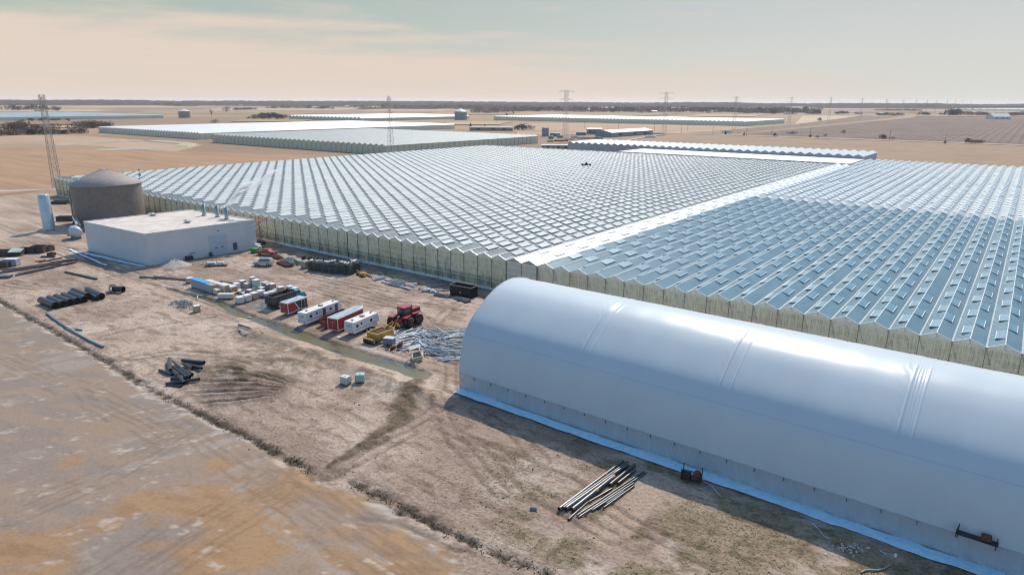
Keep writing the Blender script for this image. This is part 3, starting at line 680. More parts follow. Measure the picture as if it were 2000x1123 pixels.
mb = MB(); mb.add([(N0*BAY+.2, .2, .05), (N1*BAY-.2, .2, .05), (N1*BAY-.2, YR-.2, .05), (NS1*BAY-.1, YR-.2, .05), (NS1*BAY-.1, YL-.2, .05), (N0*BAY+.2, YL-.2, .05)], [(0, 1, 2, 3, 4, 5)]); mb.obj('floor', sheet_mat('crop_floor', (134, 152, 150), (164, 174, 168), (.02, .3)), GH)
mb = MB(); Xa, Xb = N0*BAY, N1*BAY
mb.add([(Xa, 0, 0), (Xb, 0, 0), (Xb, 0, EAVE-.05), (Xa, 0, EAVE-.05)], [(0, 1, 2, 3)])
for X_, yy in ((Xa, YL), (Xb, YR)): mb.add([(X_, 0, 0), (X_, yy, 0), (X_, yy, EAVE), (X_, 0, EAVE)], [(0, 3, 2, 1) if X_ == Xa else (0, 1, 2, 3)])
mb.add([(Xa, YL, 0), (NS1*BAY, YL, 0), (NS1*BAY, YL, EAVE), (Xa, YL, EAVE)], [(0, 3, 2, 1)])
mb.add([(NS1*BAY, YR, 0), (Xb, YR, 0), (Xb, YR, EAVE), (NS1*BAY, YR, EAVE)], [(0, 3, 2, 1)])
mb.add([(NS1*BAY, YL, 0), (NS1*BAY, YR, 0), (NS1*BAY, YR, EAVE), (NS1*BAY, YL, EAVE)], [(0, 3, 2, 1)])
mb.obj('glass_wall', wg, GH)
mb = MB()
for n in range(N0, N1): mb.add([(n*BAY, -.012, EAVE), ((n+1)*BAY, -.012, EAVE), ((n+.5)*BAY, -.012, EAVE+RISE)], [(0, 1, 2)])
mb.obj('gable_glazing', MATS['gable_glass'], GH)
mb = MB(); mb.box(((NS0+NS1)*BAY/2, -.02, EAVE/2), (2*BAY-.2, .03, EAVE-.1)); mb.obj('solid_panel', sheet_mat('solid_panel', (236, 226, 208), (222, 210, 192), (3, .2)), GH, 'plain beige wall panels below the white roof strip')
rail = mat('wall_rail', (252, 236, 206), .6, 0, .04); grey_post = mat('post_grey', (142, 144, 138), .6, .2, .12); dark_post = mat('dark_post', (78, 84, 96), .6)
for n in range(N0, N1+1):
    mb = MB(); w_ = .16 if n in (NS0, NS1, 0, -24) else .08; mb.box((n*BAY, -.08, EAVE/2), (w_, .12, EAVE)); mb.box((n*BAY, -.13, EAVE), (w_+.16, .16, .26))
    mb.obj('post', dark_post if n in (NS0, NS1, 0) else grey_post, GH)
mb = MB(); mb.box(((Xa+Xb)/2, -.1, EAVE-.05), (Xb-Xa, .1, .3)); 
for zz, hh in ((.2, .4), (1.9, .13), (3.1, .12), (4.4, .2), (5.7, .12)): mb.box(((Xa+Xb)/2, -.045, zz), (Xb-Xa, .07, hh))
mb.obj('wall_rail', [rail], GH)
mb = MB()
for k in range(int((NS1)*4), int(N1*4)):
    if k % 4: mb.box((k*1.0, -.05, EAVE/2), (.14, .07, EAVE))
for k in range(int(N0*2), NS1*2):
    if k % 2: mb.box((k*2.0, -.03, EAVE/2), (.04, .03, EAVE))
mb.obj('glazing_grid', mat('bar_pale', (252, 238, 210), .6, 0, .04), GH)

# ------------------------------------------------------------ packing shed and white low roof beyond
shed_wall = mat('shed_wall', (186, 184, 188), .6, 0, .08, .4); shed_roof = mat('shed_roof', (226, 227, 228), .5, 0, .05, .2)
PK = thing('packing_shed', 'long white saw-toothed shed with grey gable walls behind the greenhouse', 'shed', (-146, 331, 0))
mb = MB(); mw = MB(); nb = 38; pb = 205/nb; PE, PR = 9.2, 1.25
for k in range(nb):
    a, b2 = k*pb, (k+1)*pb; mi = (a+b2)/2
    mb.add([(a, -.4, PE), (mi, -.4, PE+PR), (b2, -.4, PE), (a, 44, PE), (mi, 44, PE+PR), (b2, 44, PE)], [(0, 1, 4, 3), (1, 2, 5, 4)])
    mw.add([(a, 0, PE), (b2, 0, PE), (mi, 0, PE+PR)], [(0, 1, 2)]); mw.add([(a, 43, PE), (b2, 43, PE), (mi, 43, PE+PR)], [(0, 2, 1)])
    mw.box((a+.1, -.06, PE/2), (.12, .1, PE))
mw.box((205/2, 21.5, PE/2), (205, 43, PE)); mb.obj('roof', shed_roof, PK); mw.obj('wall', shed_wall, PK)
LR = thing('service_building', 'low white flat roof between the greenhouse and the saw-toothed shed', 'building', (-82, 292.5, 0))
mb = MB(); nb2 = 9
for k in range(nb2):
    a, b2 = k*142/nb2, (k+1)*142/nb2; mb.box(((a+b2)/2, 19, 7.75), (b2-a-.12, 38, .3))
mb.obj('roof', mat('service_roof', (232, 230, 226), .5, 0, .04, .1), LR); mb = MB(); mb.box((71, 19, 3.75), (141.6, 37.6, 7.5)); mb.obj('wall', shed_wall, LR)

# ------------------------------------------------------------ other greenhouses
gh_wall = sheet_mat('far_gh_wall', (248, 238, 212), (232, 222, 196), (.3, .02)); gh_wall2 = sheet_mat('far_gh_wall_grey', (232, 222, 196), (212, 202, 178), (.3, .02))
rw = mat('far_roof_white', (236, 234, 232), .5, 0, .05, .05); rg = glass_roof('far_roof_grey', (160, 168, 166), (182, 188, 186), (150, 160, 160), .4, 0.0, (0, 0, 0), .5, .1, 1.0, .2)
rg2 = mat('far_roof_blue', (176, 188, 188), .35, 0, .1, .02)
def far_gh(label, x0, x1, y0, y1, eave, roof, wall, bay=6.4, rise=1.3, name='greenhouse'):
    T = thing(name, label, 'greenhouse', (x0, y0, 0)); L_, D_ = x1-x0, y1-y0; nb_ = max(2, int(L_/bay)); bb = L_/nb_
    mb = MB(); mw_ = MB(); mp = MB()
    for k in range(nb_):
        a, b2 = k*bb, (k+1)*bb; mi = (a+b2)/2
        mb.add([(a, 0, eave), (mi, 0, eave+rise), (b2, 0, eave), (a, D_, eave), (mi, D_, eave+rise), (b2, D_, eave)], [(0, 1, 4, 3), (1, 2, 5, 4)])
        mw_.add([(a, .03, eave), (b2, .03, eave), (mi, .03, eave+rise)], [(0, 1, 2)]); mw_.add([(a, D_-.03, eave), (b2, D_-.03, eave), (mi, D_-.03, eave+rise)], [(0, 2, 1)])
        mp.box((a, -.1, eave/2), (.25, .2, eave))
    for k in range(int(D_/bb)): mp.box((L_+.1, k*bb, eave/2), (.2, .25, eave))
    mw_.box((L_/2, D_/2, eave/2-.02), (L_-.1, D_-.1, eave)); mb.obj('roof', roof, T); mw_.obj('wall', wall, T); mp.obj('wall_framing', mat('far_post', (190, 182, 162), .7), T)
    return T
far_gh('grey glass greenhouse with beige walls just behind the big greenhouse, lattice mast at its corner', -498, -252, 241, 441, 6.9, rg, gh_wall2)
far_gh('bright white roofed greenhouse reaching left behind the grey one', -800, -556, 259, 655, 6.2, rw, gh_wall)
far_gh('far greenhouse with pale blue roof and white edge at the left of the plain', -1960, -1452, 290, 655, 6.5, rg2, mat('gh_end_white', (226, 222, 210), .6))
a, b2, c3 = at(600, 233), at(705, 237), at(850, 230)
far_gh('small white greenhouse with arched fronts in the middle distance, beside the bushes', a[0]-40, b2[0], b2[1], c3[1], 6, rw, gh_wall2, 12, 3)
a, b2, c3 = at(905, 235), at(1452, 246.5), at(1541, 242)
far_gh('long narrow white greenhouse spanning behind the farm buildings', a[0]+30, b2[0], b2[1], b2[1]+240, 7.6, rw, gh_wall, 8)
# strips of glass near the horizon, right
for i, (p0, p1, h_, dep, lab, rf) in enumerate([((1575, 211), (1850, 210.6), 6, 2300, 'thin pale greenhouse strip far off, left of the dark hedges', rg2), ((1852, 214.6), (2060, 217), 7, 800, 'bright white greenhouse strip far off at the right edge', rw),
        ((1660, 210.5), (1700, 210.3), 9, 60, 'short white greenhouse block far off behind the pylon line', rw), ((1960, 211), (1990, 211.4), 11, 60, 'white warehouse block near the horizon at the far right', rw),
        ((1180, 214), (1330, 212.6), 5, 500, 'thin white greenhouse roof among bare woods left of the second pylon', rw), ((1330, 213), (1385, 212.8), 5, 400, 'short pale greenhouse roof among bare woods right of the second pylon', rw),
        ((1980, 209), (2080, 210), 8, 90, 'long white shed roof almost on the horizon at the right', rw)]):
    a, b2 = at(*p0), at(*p1); d = Vector((b2[0]-a[0], b2[1]-a[1])); T = thing('greenhouse', lab, 'greenhouse', (a[0], a[1], 0), atan2(d.y, d.x)); L_ = d.length
    nb_ = 14; mb = MB(); mw_ = MB()
    for k in range(nb_):
        u, v_ = k*L_/nb_, (k+1)*L_/nb_; mi = (u+v_)/2; mb.add([(u, 0, h_), (mi, 0, h_+2.2), (v_, 0, h_), (u, dep, h_), (mi, dep, h_+2.2), (v_, dep, h_)], [(0, 1, 4, 3), (1, 2, 5, 4)])
    mw_.box((L_/2, dep/2, h_/2-.05), (L_-1, dep-1, h_)); mb.obj('roof', rf, T); mw_.obj('wall', mat('far_white_wall', (222, 220, 212), .6), T)

# ------------------------------------------------------------ fabric building
FB = thing('fabric_building', 'huge white fabric-covered arched building filling the right foreground', 'building', (77.2, -43.3, 0))
prof_px = [(0, 2.4), (.40, 5.14), (1.0, 7.27), (1.83, 8.58), (2.96, 9.81), (5.02, 11.3), (7.01, 12.46), (9.17, 13.25), (12.0, 13.62)]
ss = np.array([0]+list(np.cumsum([hypot(b_[0]-a_[0], b_[1]-a_[1]) for a_, b_ in zip(prof_px, prof_px[1:])])))
def cr(t_):
    i = int(min(max(np.searchsorted(ss, t_)-1, 0), len(ss)-2)); u = (t_-ss[i])/(ss[i+1]-ss[i]); P = prof_px; p0 = P[max(i-1, 0)]; p1 = P[i]; p2 = P[i+1]; p3 = P[i+2] if i+2 < len(P) else (24-P[i][0], P[i][1])
    f = lambda k: .5*((2*p1[k])+(-p0[k]+p2[k])*u+(2*p0[k]-5*p1[k]+4*p2[k]-p3[k])*u*u+(-p0[k]+3*p1[k]-3*p2[k]+p3[k])*u**3)
    return f(0), f(1)
half = [cr(t_) for t_ in np.linspace(0, ss[-1], 46)]; prof = half+[(24-a_, b_) for a_, b_ in half[-2::-1]]
LEN = 100.0; JT = [19.25, 36.85, 54.2, 72.0, 89.5]; xs = np.unique(np.round(np.concatenate([np.arange(0, LEN+.01, .4)]+[np.arange(j-1.9, j+1.1, .06) for j in JT]), 3))
prof = np.array(prof); dp = np.gradient(prof, axis=0); nl = np.hypot(dp[:, 0], dp[:, 1]); nrm = np.stack([-dp[:, 1]/nl, dp[:, 0]/nl], 1)
npf = len(prof); s_ = np.linspace(0, 1, npf); XX, SS = np.meshgrid(xs, s_, indexing='ij')
sag = -.055*np.abs(np.sin(pi*XX/4.4))**.7*0-.05*(1-np.abs(np.cos(pi*XX/4.4))**2)*.4
jd = np.zeros_like(XX); sidem = np.clip(np.minimum(SS, 1-SS)*2, 0, 1); rng_ = sstep(.32, .5, sidem)*sstep(1.0, .86, sidem)
for j in JT:
    dx = XX-j; jd += rng_*(.05*np.exp(-((dx+.62)/.08)**2)+.035*np.exp(-((dx-.62)/.07)**2)-.01*np.exp(-(dx/.4)**2))
    jd += rng_*(.016*np.sin(XX*7+SS*150+fbm(XX*.8, SS*30, 2, 3)*6)*np.exp(-((dx+1.15)/.42)**2)+.012*np.sin(XX*26+SS*8+fbm(XX*2, SS*12, 2, 3)*5)*np.exp(-(dx/.5)**2))
wr = (fbm(XX*.12, SS*5, 2, 21)-.5)*.08
D_ = sag+jd+wr*sstep(0, .1, sidem)
Yp = prof[None, :, 0]+nrm[None, :, 0]*D_; Zp = prof[None, :, 1]+nrm[None, :, 1]*D_
vs = np.stack([XX, Yp, Zp], -1).reshape(-1, 3); I2 = (np.arange(len(xs)-1)[:, None]*npf+np.arange(npf-1)[None, :]).ravel()
mb = MB(); mb.add(vs.tolist(), [(i, i+npf, i+npf+1, i+1) for i in I2.tolist()], True)
for xe, fl in ((0, 1), (LEN, 0)):   # rolled hem at the gable
    pass
m, t, b = newmat('fabric'); v = t.new('ShaderNodeTexCoord').outputs['Object']; x_, y_, z_ = t.sep(v)
c = t.mix(t.noise(v, .22, 6, .6), lin(184, 191, 195), lin(197, 204, 207)); c = t.mix(t.math('MULTIPLY', t.ramp(t.noise(t.mapping(v, (.8, .25, .25)), 1, 6, .7), .5, .75), .22), c, lin(200, 204, 212))
st = t.math('LESS_THAN', t.math('ABSOLUTE', t.math('SUBTRACT', z_, 7.9)), .045); c = t.mix(t.math('MULTIPLY', st, .35), c, lin(150, 160, 175))
c = t.mix(t.math('MULTIPLY', t.ramp(z_, 3.9, 2.5), t.math('MULTIPLY', t.ramp(t.noise(t.mapping(v, (1, 1, .15)), 1.3, 5, .7), .45, .75), .3)), c, lin(168, 168, 168))
c = t.mix(t.math('MULTIPLY', t.math('LESS_THAN', t.math('FRACT', t.math('DIVIDE', x_, 4.4)), .014), .35), c, lin(190, 195, 205))
t.l.new(c, b.inputs['Base Color']); b.inputs['Roughness'].default_value = .3; b.inputs['Specular IOR Level'].default_value = .22
t.l.new(t.bump(t.math('ADD', t.noise(t.mapping(v, (.5, .2, .2)), 1, 3, .5), t.math('MULTIPLY', t.noise(v, 14, 2), .05)), .05, .12), b.inputs['Normal'])
mb.obj('fabric_cover', m, FB)
mb = MB()
for xe in (.03, LEN-.03):
    pts = [(xe, p[0], p[1]) for p in prof]+[(xe, 24, 0), (xe, 0, 0)]; f_ = tuple(range(len(pts))); mb.add(pts, [f_ if xe < 1 else f_[::-1]])
mb.obj('end_wall', mat('end_fabric', (226, 228, 232), .5, 0, .06), FB)
mb = MB(); mb.path([(0.02, p[0], p[1]) for p in prof], .07, 6, False); mb.obj('hem', mat('hem_white', (244, 244, 244), .4), FB)
m, t, b = newmat('skirt_metal'); v = t.new('ShaderNodeTexCoord').outputs['Object']; x_, y_, z_ = t.sep(v)
c = t.mix(t.noise(t.mapping(v, (1, 1, .3)), .9, 6, .65), lin(168, 172, 178), lin(196, 198, 200)); c = t.mix(t.math('MULTIPLY', t.ramp(z_, 1.1, .1), t.math('MULTIPLY', t.ramp(t.noise(v, 1.2, 6, .75), .45, .65), .5)), c, lin(150, 138, 122))
t.l.new(c, b.inputs['Base Color']); b.inputs['Roughness'].default_value = .42; b.inputs['Metallic'].default_value = .25
for nm, y0, sg in (('base_wall', 0, -1), ('base_wall', 24, 1)):
    mb = MB(); n_ = int(LEN/.30); vv = []
    for i in range(n_*4+1):
        x0 = i*.075; off = (0, .035, .035, 0)[i % 4]; vv += [(min(x0, LEN), y0+sg*off, 0), (min(x0, LEN), y0+sg*off, 2.38)]
    mb.add(vv, [((2*i, 2*i+2, 2*i+3, 2*i+1) if sg < 0 else (2*i, 2*i+1, 2*i+3, 2*i+2)) for i in range(n_*4)])
    mb.box((LEN/2, y0+sg*.05, 2.42), (LEN, .14, .07)); mb.obj(nm, m, FB)
mb = MB(); tb = MB(); tb.box((0, -.12, 2.25), (.06, .08, .42)); tb.tube((-.07, -.16, 2.1), (.07, -.16, 2.1), .05, n=8); tb.box((0, -.12, 2.52), (.12, .05, .08))
tm = tb.mesh('tie_ratchet', mat('black_iron', (58, 54, 54), .6)); xr = 2.9
while xr < 66:
    o = bpy.data.objects.new('tie_ratchet', tm); COL.objects.link(o); o.parent = FB; o.location = (xr, 0, .75); o.scale = (.65, 1, .65); xr += 2.98
mb.box((59.6+2.9/2, -.42, 2.78), (3.1, .7, .10)); mb.box((59.6, -.42, 3.1), (.07, .5, .8), 0, .15); mb.tube((59.65, -.15, 3.5), (59.65, -.15, 2.1), .04); mb.tube((62.5, -.15, 3.2), (62.5, -.15, 2.0), .035)
mb.obj('bracket_shelf', mat('dark_iron', (62, 62, 66), .6, .2, .2, 2, dirt=(110, 66, 50)), FB)
T = thing('rusty_box', 'small rusty steel box sitting on the dark shelf at the fabric building base', 'box', (77.2+61.7, -43.72, 2.84), .1)
mb = MB(); mb.bev((0, 0, .27), (.75, .5, .52), .04); mb.box((0, -.26, .27), (.6, .03, .36)); mb.obj('casing', mat('rust', (124, 74, 54), .85, 0, .35, 4, bump=.3), T)
mb = MB(); mb.tube((-.2, 0, .53), (-.2, 0, .62), .05); mb.obj('filler_cap', mat('black_iron', (58, 54, 54)), T)
# ------------------------------------------------------------ boiler house
white_wall = mat('wall_panel', (222, 217, 216), .55, 0, .03, .3, dirt=(190, 190, 194), dirt_amt=.25); roof_pale = mat('flat_roof', (226, 212, 200), .85, 0, .10, .35, dirt=(196, 182, 172), dirt_amt=.6)
black = MATS['black_iron']; dark = mat('dark_opening', (52, 54, 60), .7)
BH = thing('boiler_house', 'flat-roofed pale block building with three metal stacks beside the brown tank', 'building')
c0, c1, c2 = np.array((-31.8, -35.9)), np.array((-62.3, -37.9)), np.array((-29.3, -7.9)); c3 = c1+c2-c0; HB = 7.9
mb = MB(); q = [c0, c2, c3, c1]; mb.add([(p[0], p[1], z_) for z_ in (-.3, HB) for p in q], [(0, 1, 5, 4), (1, 2, 6, 5), (2, 3, 7, 6), (3, 0, 4, 7)]); mb.obj('wall', white_wall, BH)
cen = (c0+c3)/2; mb = MB(); big = [cen+(p-cen)*1.006 for p in q]; sm_ = [cen+(p-cen)*.985 for p in q]
mb.add([(p[0], p[1], HB+.04) for p in sm_], [(0, 1, 2, 3)]); mb.obj('roof', roof_pale, BH)
mb = MB(); mb.add([(p[0], p[1], z_) for p in big for z_ in (HB-.25, HB+.2)]+[(p[0], p[1], z_) for p in sm_ for z_ in (HB, HB+.2)],
   [f for i in range(4) for j in [(i+1) % 4] for f in ((2*i, 2*j, 2*j+1, 2*i+1), (2*i+1, 2*j+1, 8+2*j+1, 8+2*i+1), (8+2*i+1, 8+2*j+1, 8+2*j, 8+2*i))]); mb.obj('parapet', mat('trim_white', (232, 230, 226), .4), BH)
steel = mat('stack_steel', (186, 188, 182), .3, .7, .1, 3)
for px_, py_ in ((399, 421), (425, 423.5), (443, 428)):
    p = at(px_, py_, HB); mb = MB(); mb.lathe([(.5, HB), (.5, HB+3.3), (.43, HB+3.3), (.43, HB+2.9)], (p[0], p[1], 0), 14); o = mb.obj('stack', steel, BH)
    mb = MB(); mb.lathe([(.75, HB+.04), (.75, HB+.12), (.45, HB+.35)], (p[0], p[1], 0), 14); mb.obj('flashing', mat('flashing', (150, 150, 150), .4, .4), o)
for px_, py_ in ((299, 421), (366, 435)):
    p = at(px_, py_, HB); mb = MB(); mb.box((p[0], p[1], HB+.25), (1.0, 1.0, .4)); mb.box((p[0]+.1, p[1], HB+.62), (1.9, 1.3, .16), .3, .15); mb.tube((p[0]-.4, p[1], HB+.2), (p[0]-.7, p[1], HB+.8), .3, n=10)
    mb.obj('roof_vent', mat('vent_grey', (186, 184, 180), .4, .3, .1), BH)
ex = (c2-c0)/np.linalg.norm(c2-c0); en = np.array((ex[1], -ex[0])); rzw = atan2(ex[1], ex[0])
def on_wall(name, u0, u1, z0, z1, m_, th=.08, lab=None):
    mb = MB(); c = c0+ex*(u0+u1)/2+en*(th/2); mb.box((c[0], c[1], (z0+z1)/2), (u1-u0, th, z1-z0), rzw); return mb.obj(name, m_, BH, lab)
def wall_u(px_, py_):
    d = _f+_r2*(px_-1000)/FPX-_u2*(py_-561)/FPX; A = np.array([[d[0], -ex[0]], [d[1], -ex[1]]]); t_ = np.linalg.solve(A, c0-CAM[:2]); return t_[1], CAM[2]+d[2]*t_[0]
def wpx(name, pxa, pya, pxb, pyb, m_, th=.08, lab=None):
    a, b2 = wall_u(pxa, pya), wall_u(pxb, pyb); return on_wall(name, min(a[0], b2[0]), max(a[0], b2[0]), max(0, min(a[1], b2[1])), max(a[1], b2[1]), m_, th, lab)
pd = mat('panel_door', (196, 202, 212), .5, 0, .05, .6)
wpx('roller_door', 411, 500, 441, 456, pd, .06, 'pale overhead door with two small dark windows'); wpx('door', 456, 488, 462.5, 473, mat('door_blue_grey', (88, 96, 112), .5), .1, 'dark personnel door')
for a in ((420, 485, 424, 482.5), (432, 482.5, 436, 480), (424, 451, 428, 449.5)): wpx('louvre', *a, dark, .09)
for a in ((409, 501, 413, 492), (362, 511, 374, 504)): wpx('meter_box', *a, mat('meter_dark', (70, 72, 78), .6), .5)
wpx('grille', 370, 496, 382, 492, mat('grille_grey', (140, 146, 160), .6), .05)
# smoke from the stacks: soft pale volume
m = bpy.data.materials.new('smoke'); m.use_nodes = True; t = NT(m.node_tree); t.n.clear(); o_ = t.new('ShaderNodeOutputMaterial'); pv = t.new('ShaderNodeVolumePrincipled')
pv.inputs['Density'].default_value = 1.5; pv.inputs['Color'].default_value = (1, 1, 1, 1); pv.inputs['Anisotropy'].default_value = .5; t.l.new(pv.outputs[0], o_.inputs['Volume'])
mb = MB(); ns, nr = 46, 18
for (p0, p1, ra, rb, sd_) in ((Vector((-40.2, -11.0, 10.7)), Vector((-34.5, -3, 18.0)), .45, 1.25, 3), (Vector((-37, -8, 14)), Vector((-30.5, 2, 21)), .2, .9, 8)):
    vs = []; ax = (p1-p0); u_ = ax.normalized().orthogonal().normalized(); w_ = ax.normalized().cross(u_)
    for i in range(ns):
        s = i/(ns-1); c = p0+ax*s+Vector((0, 0, 1))*(sin(s*7+sd_)*.5)+u_*(fbm(np.array([s*6.]), np.array([sd_*1.]), 2, 3)[0]-.5)*2.4*s; base = (ra+(rb-ra)*s)*sin(pi*min(1, s*1.0+.04))**.45
        for j in range(nr):
            a = 2*pi*j/nr; rr = base*(.45+1.1*vnoise(np.array([s*9.+cos(a)*1.3]), np.array([sin(a)*1.3+sd_]), 7)[0]); vs.append(c+u_*cos(a)*rr+w_*sin(a)*rr)
    mb.add(vs, [(i*nr+j, i*nr+(j+1) % nr, (i+1)*nr+(j+1) % nr, (i+1)*nr+j) for i in range(ns-1) for j in range(nr)]+[tuple(range(nr))[::-1], tuple((ns-1)*nr+j for j in range(nr))], True)
tag(mb.obj('smoke', m), 'thin white smoke drifting right from the boiler house stacks', 'smoke', kind='stuff')

# ------------------------------------------------------------ tanks
T = thing('water_tank', 'big round brown tank with conical roof left of the greenhouse', 'tank', (-105.5, -14, 0))
mb = MB(); mb.lathe([(10.33, -.3), (10.33, 13.0)], n=72); 
for k in range(1, 11): mb.lathe([(10.335, k*1.2), (10.345, k*1.2+.04), (10.335, k*1.2+.08)], n=72)
mb.obj('shell', mat('tank_brown', (146, 130, 118), .75, 0, .07, .8, dirt=(112, 98, 90), dirt_amt=.3), T)
mb = MB(); mb.lathe([(10.75, 12.85), (10.75, 13.05), (5.2, 15.55), (.9, 17.5), (.4, 17.65), (.01, 17.66)], n=72)
for i in range(36):
    a = 2*pi*i/36; mb.tube((10.6*cos(a), 10.6*sin(a), 13.12), (.8*cos(a), .8*sin(a), 17.58), .018, n=4, cap=False)
mb.obj('roof', mat('tank_roof', (178, 162, 154), .75, 0, .07, .6), T)
mb = MB(); mb.path([(-6.6, -9.0, .1), (-6.6, -9.0, 10.7), (-6.1, -8.3, 11.2)], .28, 10); mb.path([(-7.6, -8.0, .1), (-7.6, -8.0, 11.6)], .12, 8); mb.obj('overflow_pipe', mat('pipe_pale', (186, 176, 164), .45, .2, .1), T)
pale_steel = mat('pale_steel', (205, 212, 214), .35, .25, .06, .6, dirt=(176, 190, 198), dirt_amt=.3)
T = thing('gas_tank', 'tall slim white upright cylinder tank standing left of the brown tank', 'tank', tuple(at(97, 449.5)[:2])+(0,))
mb = MB(); mb.lathe([(1.62, .35), (1.62, 10.9), (1.3, 11.25), (.6, 11.42), (.01, 11.45)], n=36); mb.obj('shell', pale_steel, T)
mb = MB()
for i in range(6):
    a = i*pi/3; mb.box((1.35*cos(a), 1.35*sin(a), .2), (.22, .22, .6))
mb.lathe([(2.2, 0), (2.2, .08), (0.01, .1)], n=24); mb.obj('foot', mat('concrete_pale', (206, 198, 186), .8), T)
mb = MB(); mb.path([(1.5, .9, .6), (1.75, 1.1, 10.9), (.2, .1, 11.7)], .06, 6); mb.obj('pipe', pale_steel, T)
pT = at(152, 466); T = thing('horizontal_tank', 'short fat grey horizontal tank lying at the left corner of the boiler house', 'tank', (pT[0]-1, pT[1], 0), radians(-12))
mb = MB(); mb.lathe([(.01, -2.5), (.8, -2.4), (1.4, -2.0), (1.6, -1.6), (1.6, 1.6), (1.4, 2.0), (.8, 2.4), (.01, 2.5)], (0, 0, 2.1), 28, axis='x'); mb.obj('shell', pale_steel, T)
for xx in (-1.4, 1.4):
    mb = MB(); mb.box((xx, 0, .4), (.4, 2.2, .9)); mb.obj('saddle', mat('saddle_grey', (130, 130, 132), .6), T)
mb = MB(); mb.lathe([(1.64, -.1), (1.64, .1)], (1.0, 0, 2.1), 28, axis='x'); mb.lathe([(1.64, -.1), (1.64, .1)], (-1.0, 0, 2.1), 28, axis='x'); mb.obj('band', steel, T)
p = at(140, 447); T = thing('pipe_rack', 'pale pipes and dark valves linking the brown tank to the boiler house', 'pipework', (p[0], p[1], 0))
mb = MB(); mb.path([(-3, 2, 3.1), (9, -1.5, 3.1), (11.5, -2.5, 3.1)], .36, 10); mb.path([(-2.5, 2.8, 2.4), (9.5, -.8, 2.4)], .25, 10); mb.obj('pipe', pale_steel, T)
mb = MB()
for k in range(5): mb.box((-2+k*2.8, 1.9-k*.85, 1.4), (.18, .5, 2.9))
for k in range(6): mb.tube((-1+k*1.6, 1.4-k*.6, 2.2), (-.6+k*1.6, .7-k*.6, 1.0), .28, n=8)
mb.obj('valve', mat('valve_dark', (74, 66, 62), .6, .2, .3), T)
def silo(label, px_, py_, R_, H_, cone, wallm, roofm, name='silo'):
    p = at(px_, py_); T = thing(name, label, 'silo', (p[0], p[1], 0)); mb = MB(); mb.lathe([(R_, 0), (R_, H_)], n=32)
    for k in range(1, 6): mb.lathe([(R_*1.004, k*H_/6), (R_*1.008, k*H_/6+.15), (R_*1.004, k*H_/6+.3)], n=32)
    mb.obj('shell', wallm, T); mb = MB(); mb.lathe([(R_*1.03, H_), (R_*.1, H_+cone), (.01, H_+cone+.3)], n=32); mb.obj('roof', roofm, T); return T
silo('grey round tank with white cone roof alone in the far left field', 361, 230, 13, 15, 5, mat('tank_far_grey', (150, 148, 142), .5), mat('tank_far_roof', (226, 218, 206), .5))
silo('blue-grey round tank with white cone roof behind the greenhouses, right of centre', 900, 234, 14, 18, 6, mat('tank_far_blue', (138, 156, 160), .5), MATS['tank_far_roof'])
silo('square-topped corrugated grey tank behind the grey greenhouse corner', 1065, 266, 4.2, 10, .3, mat('tank_corrugated', (146, 158, 168), .5), MATS['tank_far_blue'], 'tank')
for px_, lab in ((1813, 'left one of two round white domes on the far horizon, right'), (1827, 'right one of two round white domes on the far horizon, right')):
    silo(lab, px_, 209, 26, 12, 14, MATS['far_white_wall'], rw, 'storage_dome')

# ------------------------------------------------------------ lattice masts and poles
gal = mat('galvanised', (206, 196, 182), .6, 0, .1); rustred = mat('mast_rust', (200, 182, 164), .7, 0, .2)
def lattice(h, w0, w1, arms, mast_only=False):
    f = MB(); n = 13; k = .10
    zs = [h*(1-(1-i/n)**1.15) for i in range(n+1)]
    def W_(z_): 
        s = z_/h; return w0+(w1-w0)*min(1, s/.8) if not mast_only else w0+(w1-w0)*s
    for i in range(n):
        a, b2 = W_(zs[i])/2, W_(zs[i+1])/2
        for sx, sy in ((1, 1), (1, -1), (-1, -1), (-1, 1)): f.tube((sx*a, sy*a, zs[i]), (sx*b2, sy*b2, zs[i+1]), k, n=4, cap=False, smooth=False)
        for (s0, s1) in (((1, 1), (1, -1)), ((1, -1), (-1, -1)), ((-1, -1), (-1, 1)), ((-1, 1), (1, 1))):
            f.tube((s0[0]*a, s0[1]*a, zs[i]), (s1[0]*b2, s1[1]*b2, zs[i+1]), k*.6, n=3, cap=False, smooth=False); f.tube((s1[0]*a, s1[1]*a, zs[i]), (s0[0]*b2, s0[1]*b2, zs[i+1]), k*.6, n=3, cap=False, smooth=False)
            f.tube((s0[0]*b2, s0[1]*b2, zs[i+1]), (s1[0]*b2, s1[1]*b2, zs[i+1]), k*.6, n=3, cap=False, smooth=False)
    a_ = MB()
    for z_, l_ in arms:
        for sx in (-1, 1):
            a_.tube((0, 0, z_+.9), (sx*l_, 0, z_), .11, n=4, smooth=False); a_.tube((sx*w1*.5, .6, z_-1.0), (sx*l_, 0, z_), .09, n=4, smooth=False); a_.tube((sx*w1*.5, -.6, z_-1.0), (sx*l_, 0, z_), .09, n=4, smooth=False)
            for q_ in (.35, .65): a_.tube((sx*l_*q_, 0, z_+.9*(1-q_)), (sx*l_*q_, .2, z_-1.0*(1-q_)), .06, n=3, smooth=False)
            a_.tube((sx*l_, 0, z_), (sx*l_, 0, z_-1.9), .09, n=5)
    return f, a_
def tower(name, label, loc, rz, h, w0, w1, arms, group=None, m_=gal):
    T = thing(name, label, 'pylon', loc, rz, group); f, a_ = lattice(h, w0, w1, arms); f.obj('lattice_frame', m_, T)
    if arms: a_.obj('crossarm', m_, T)
    return T
GR = 'power pylons marching across the plain'; rzp = radians(4)
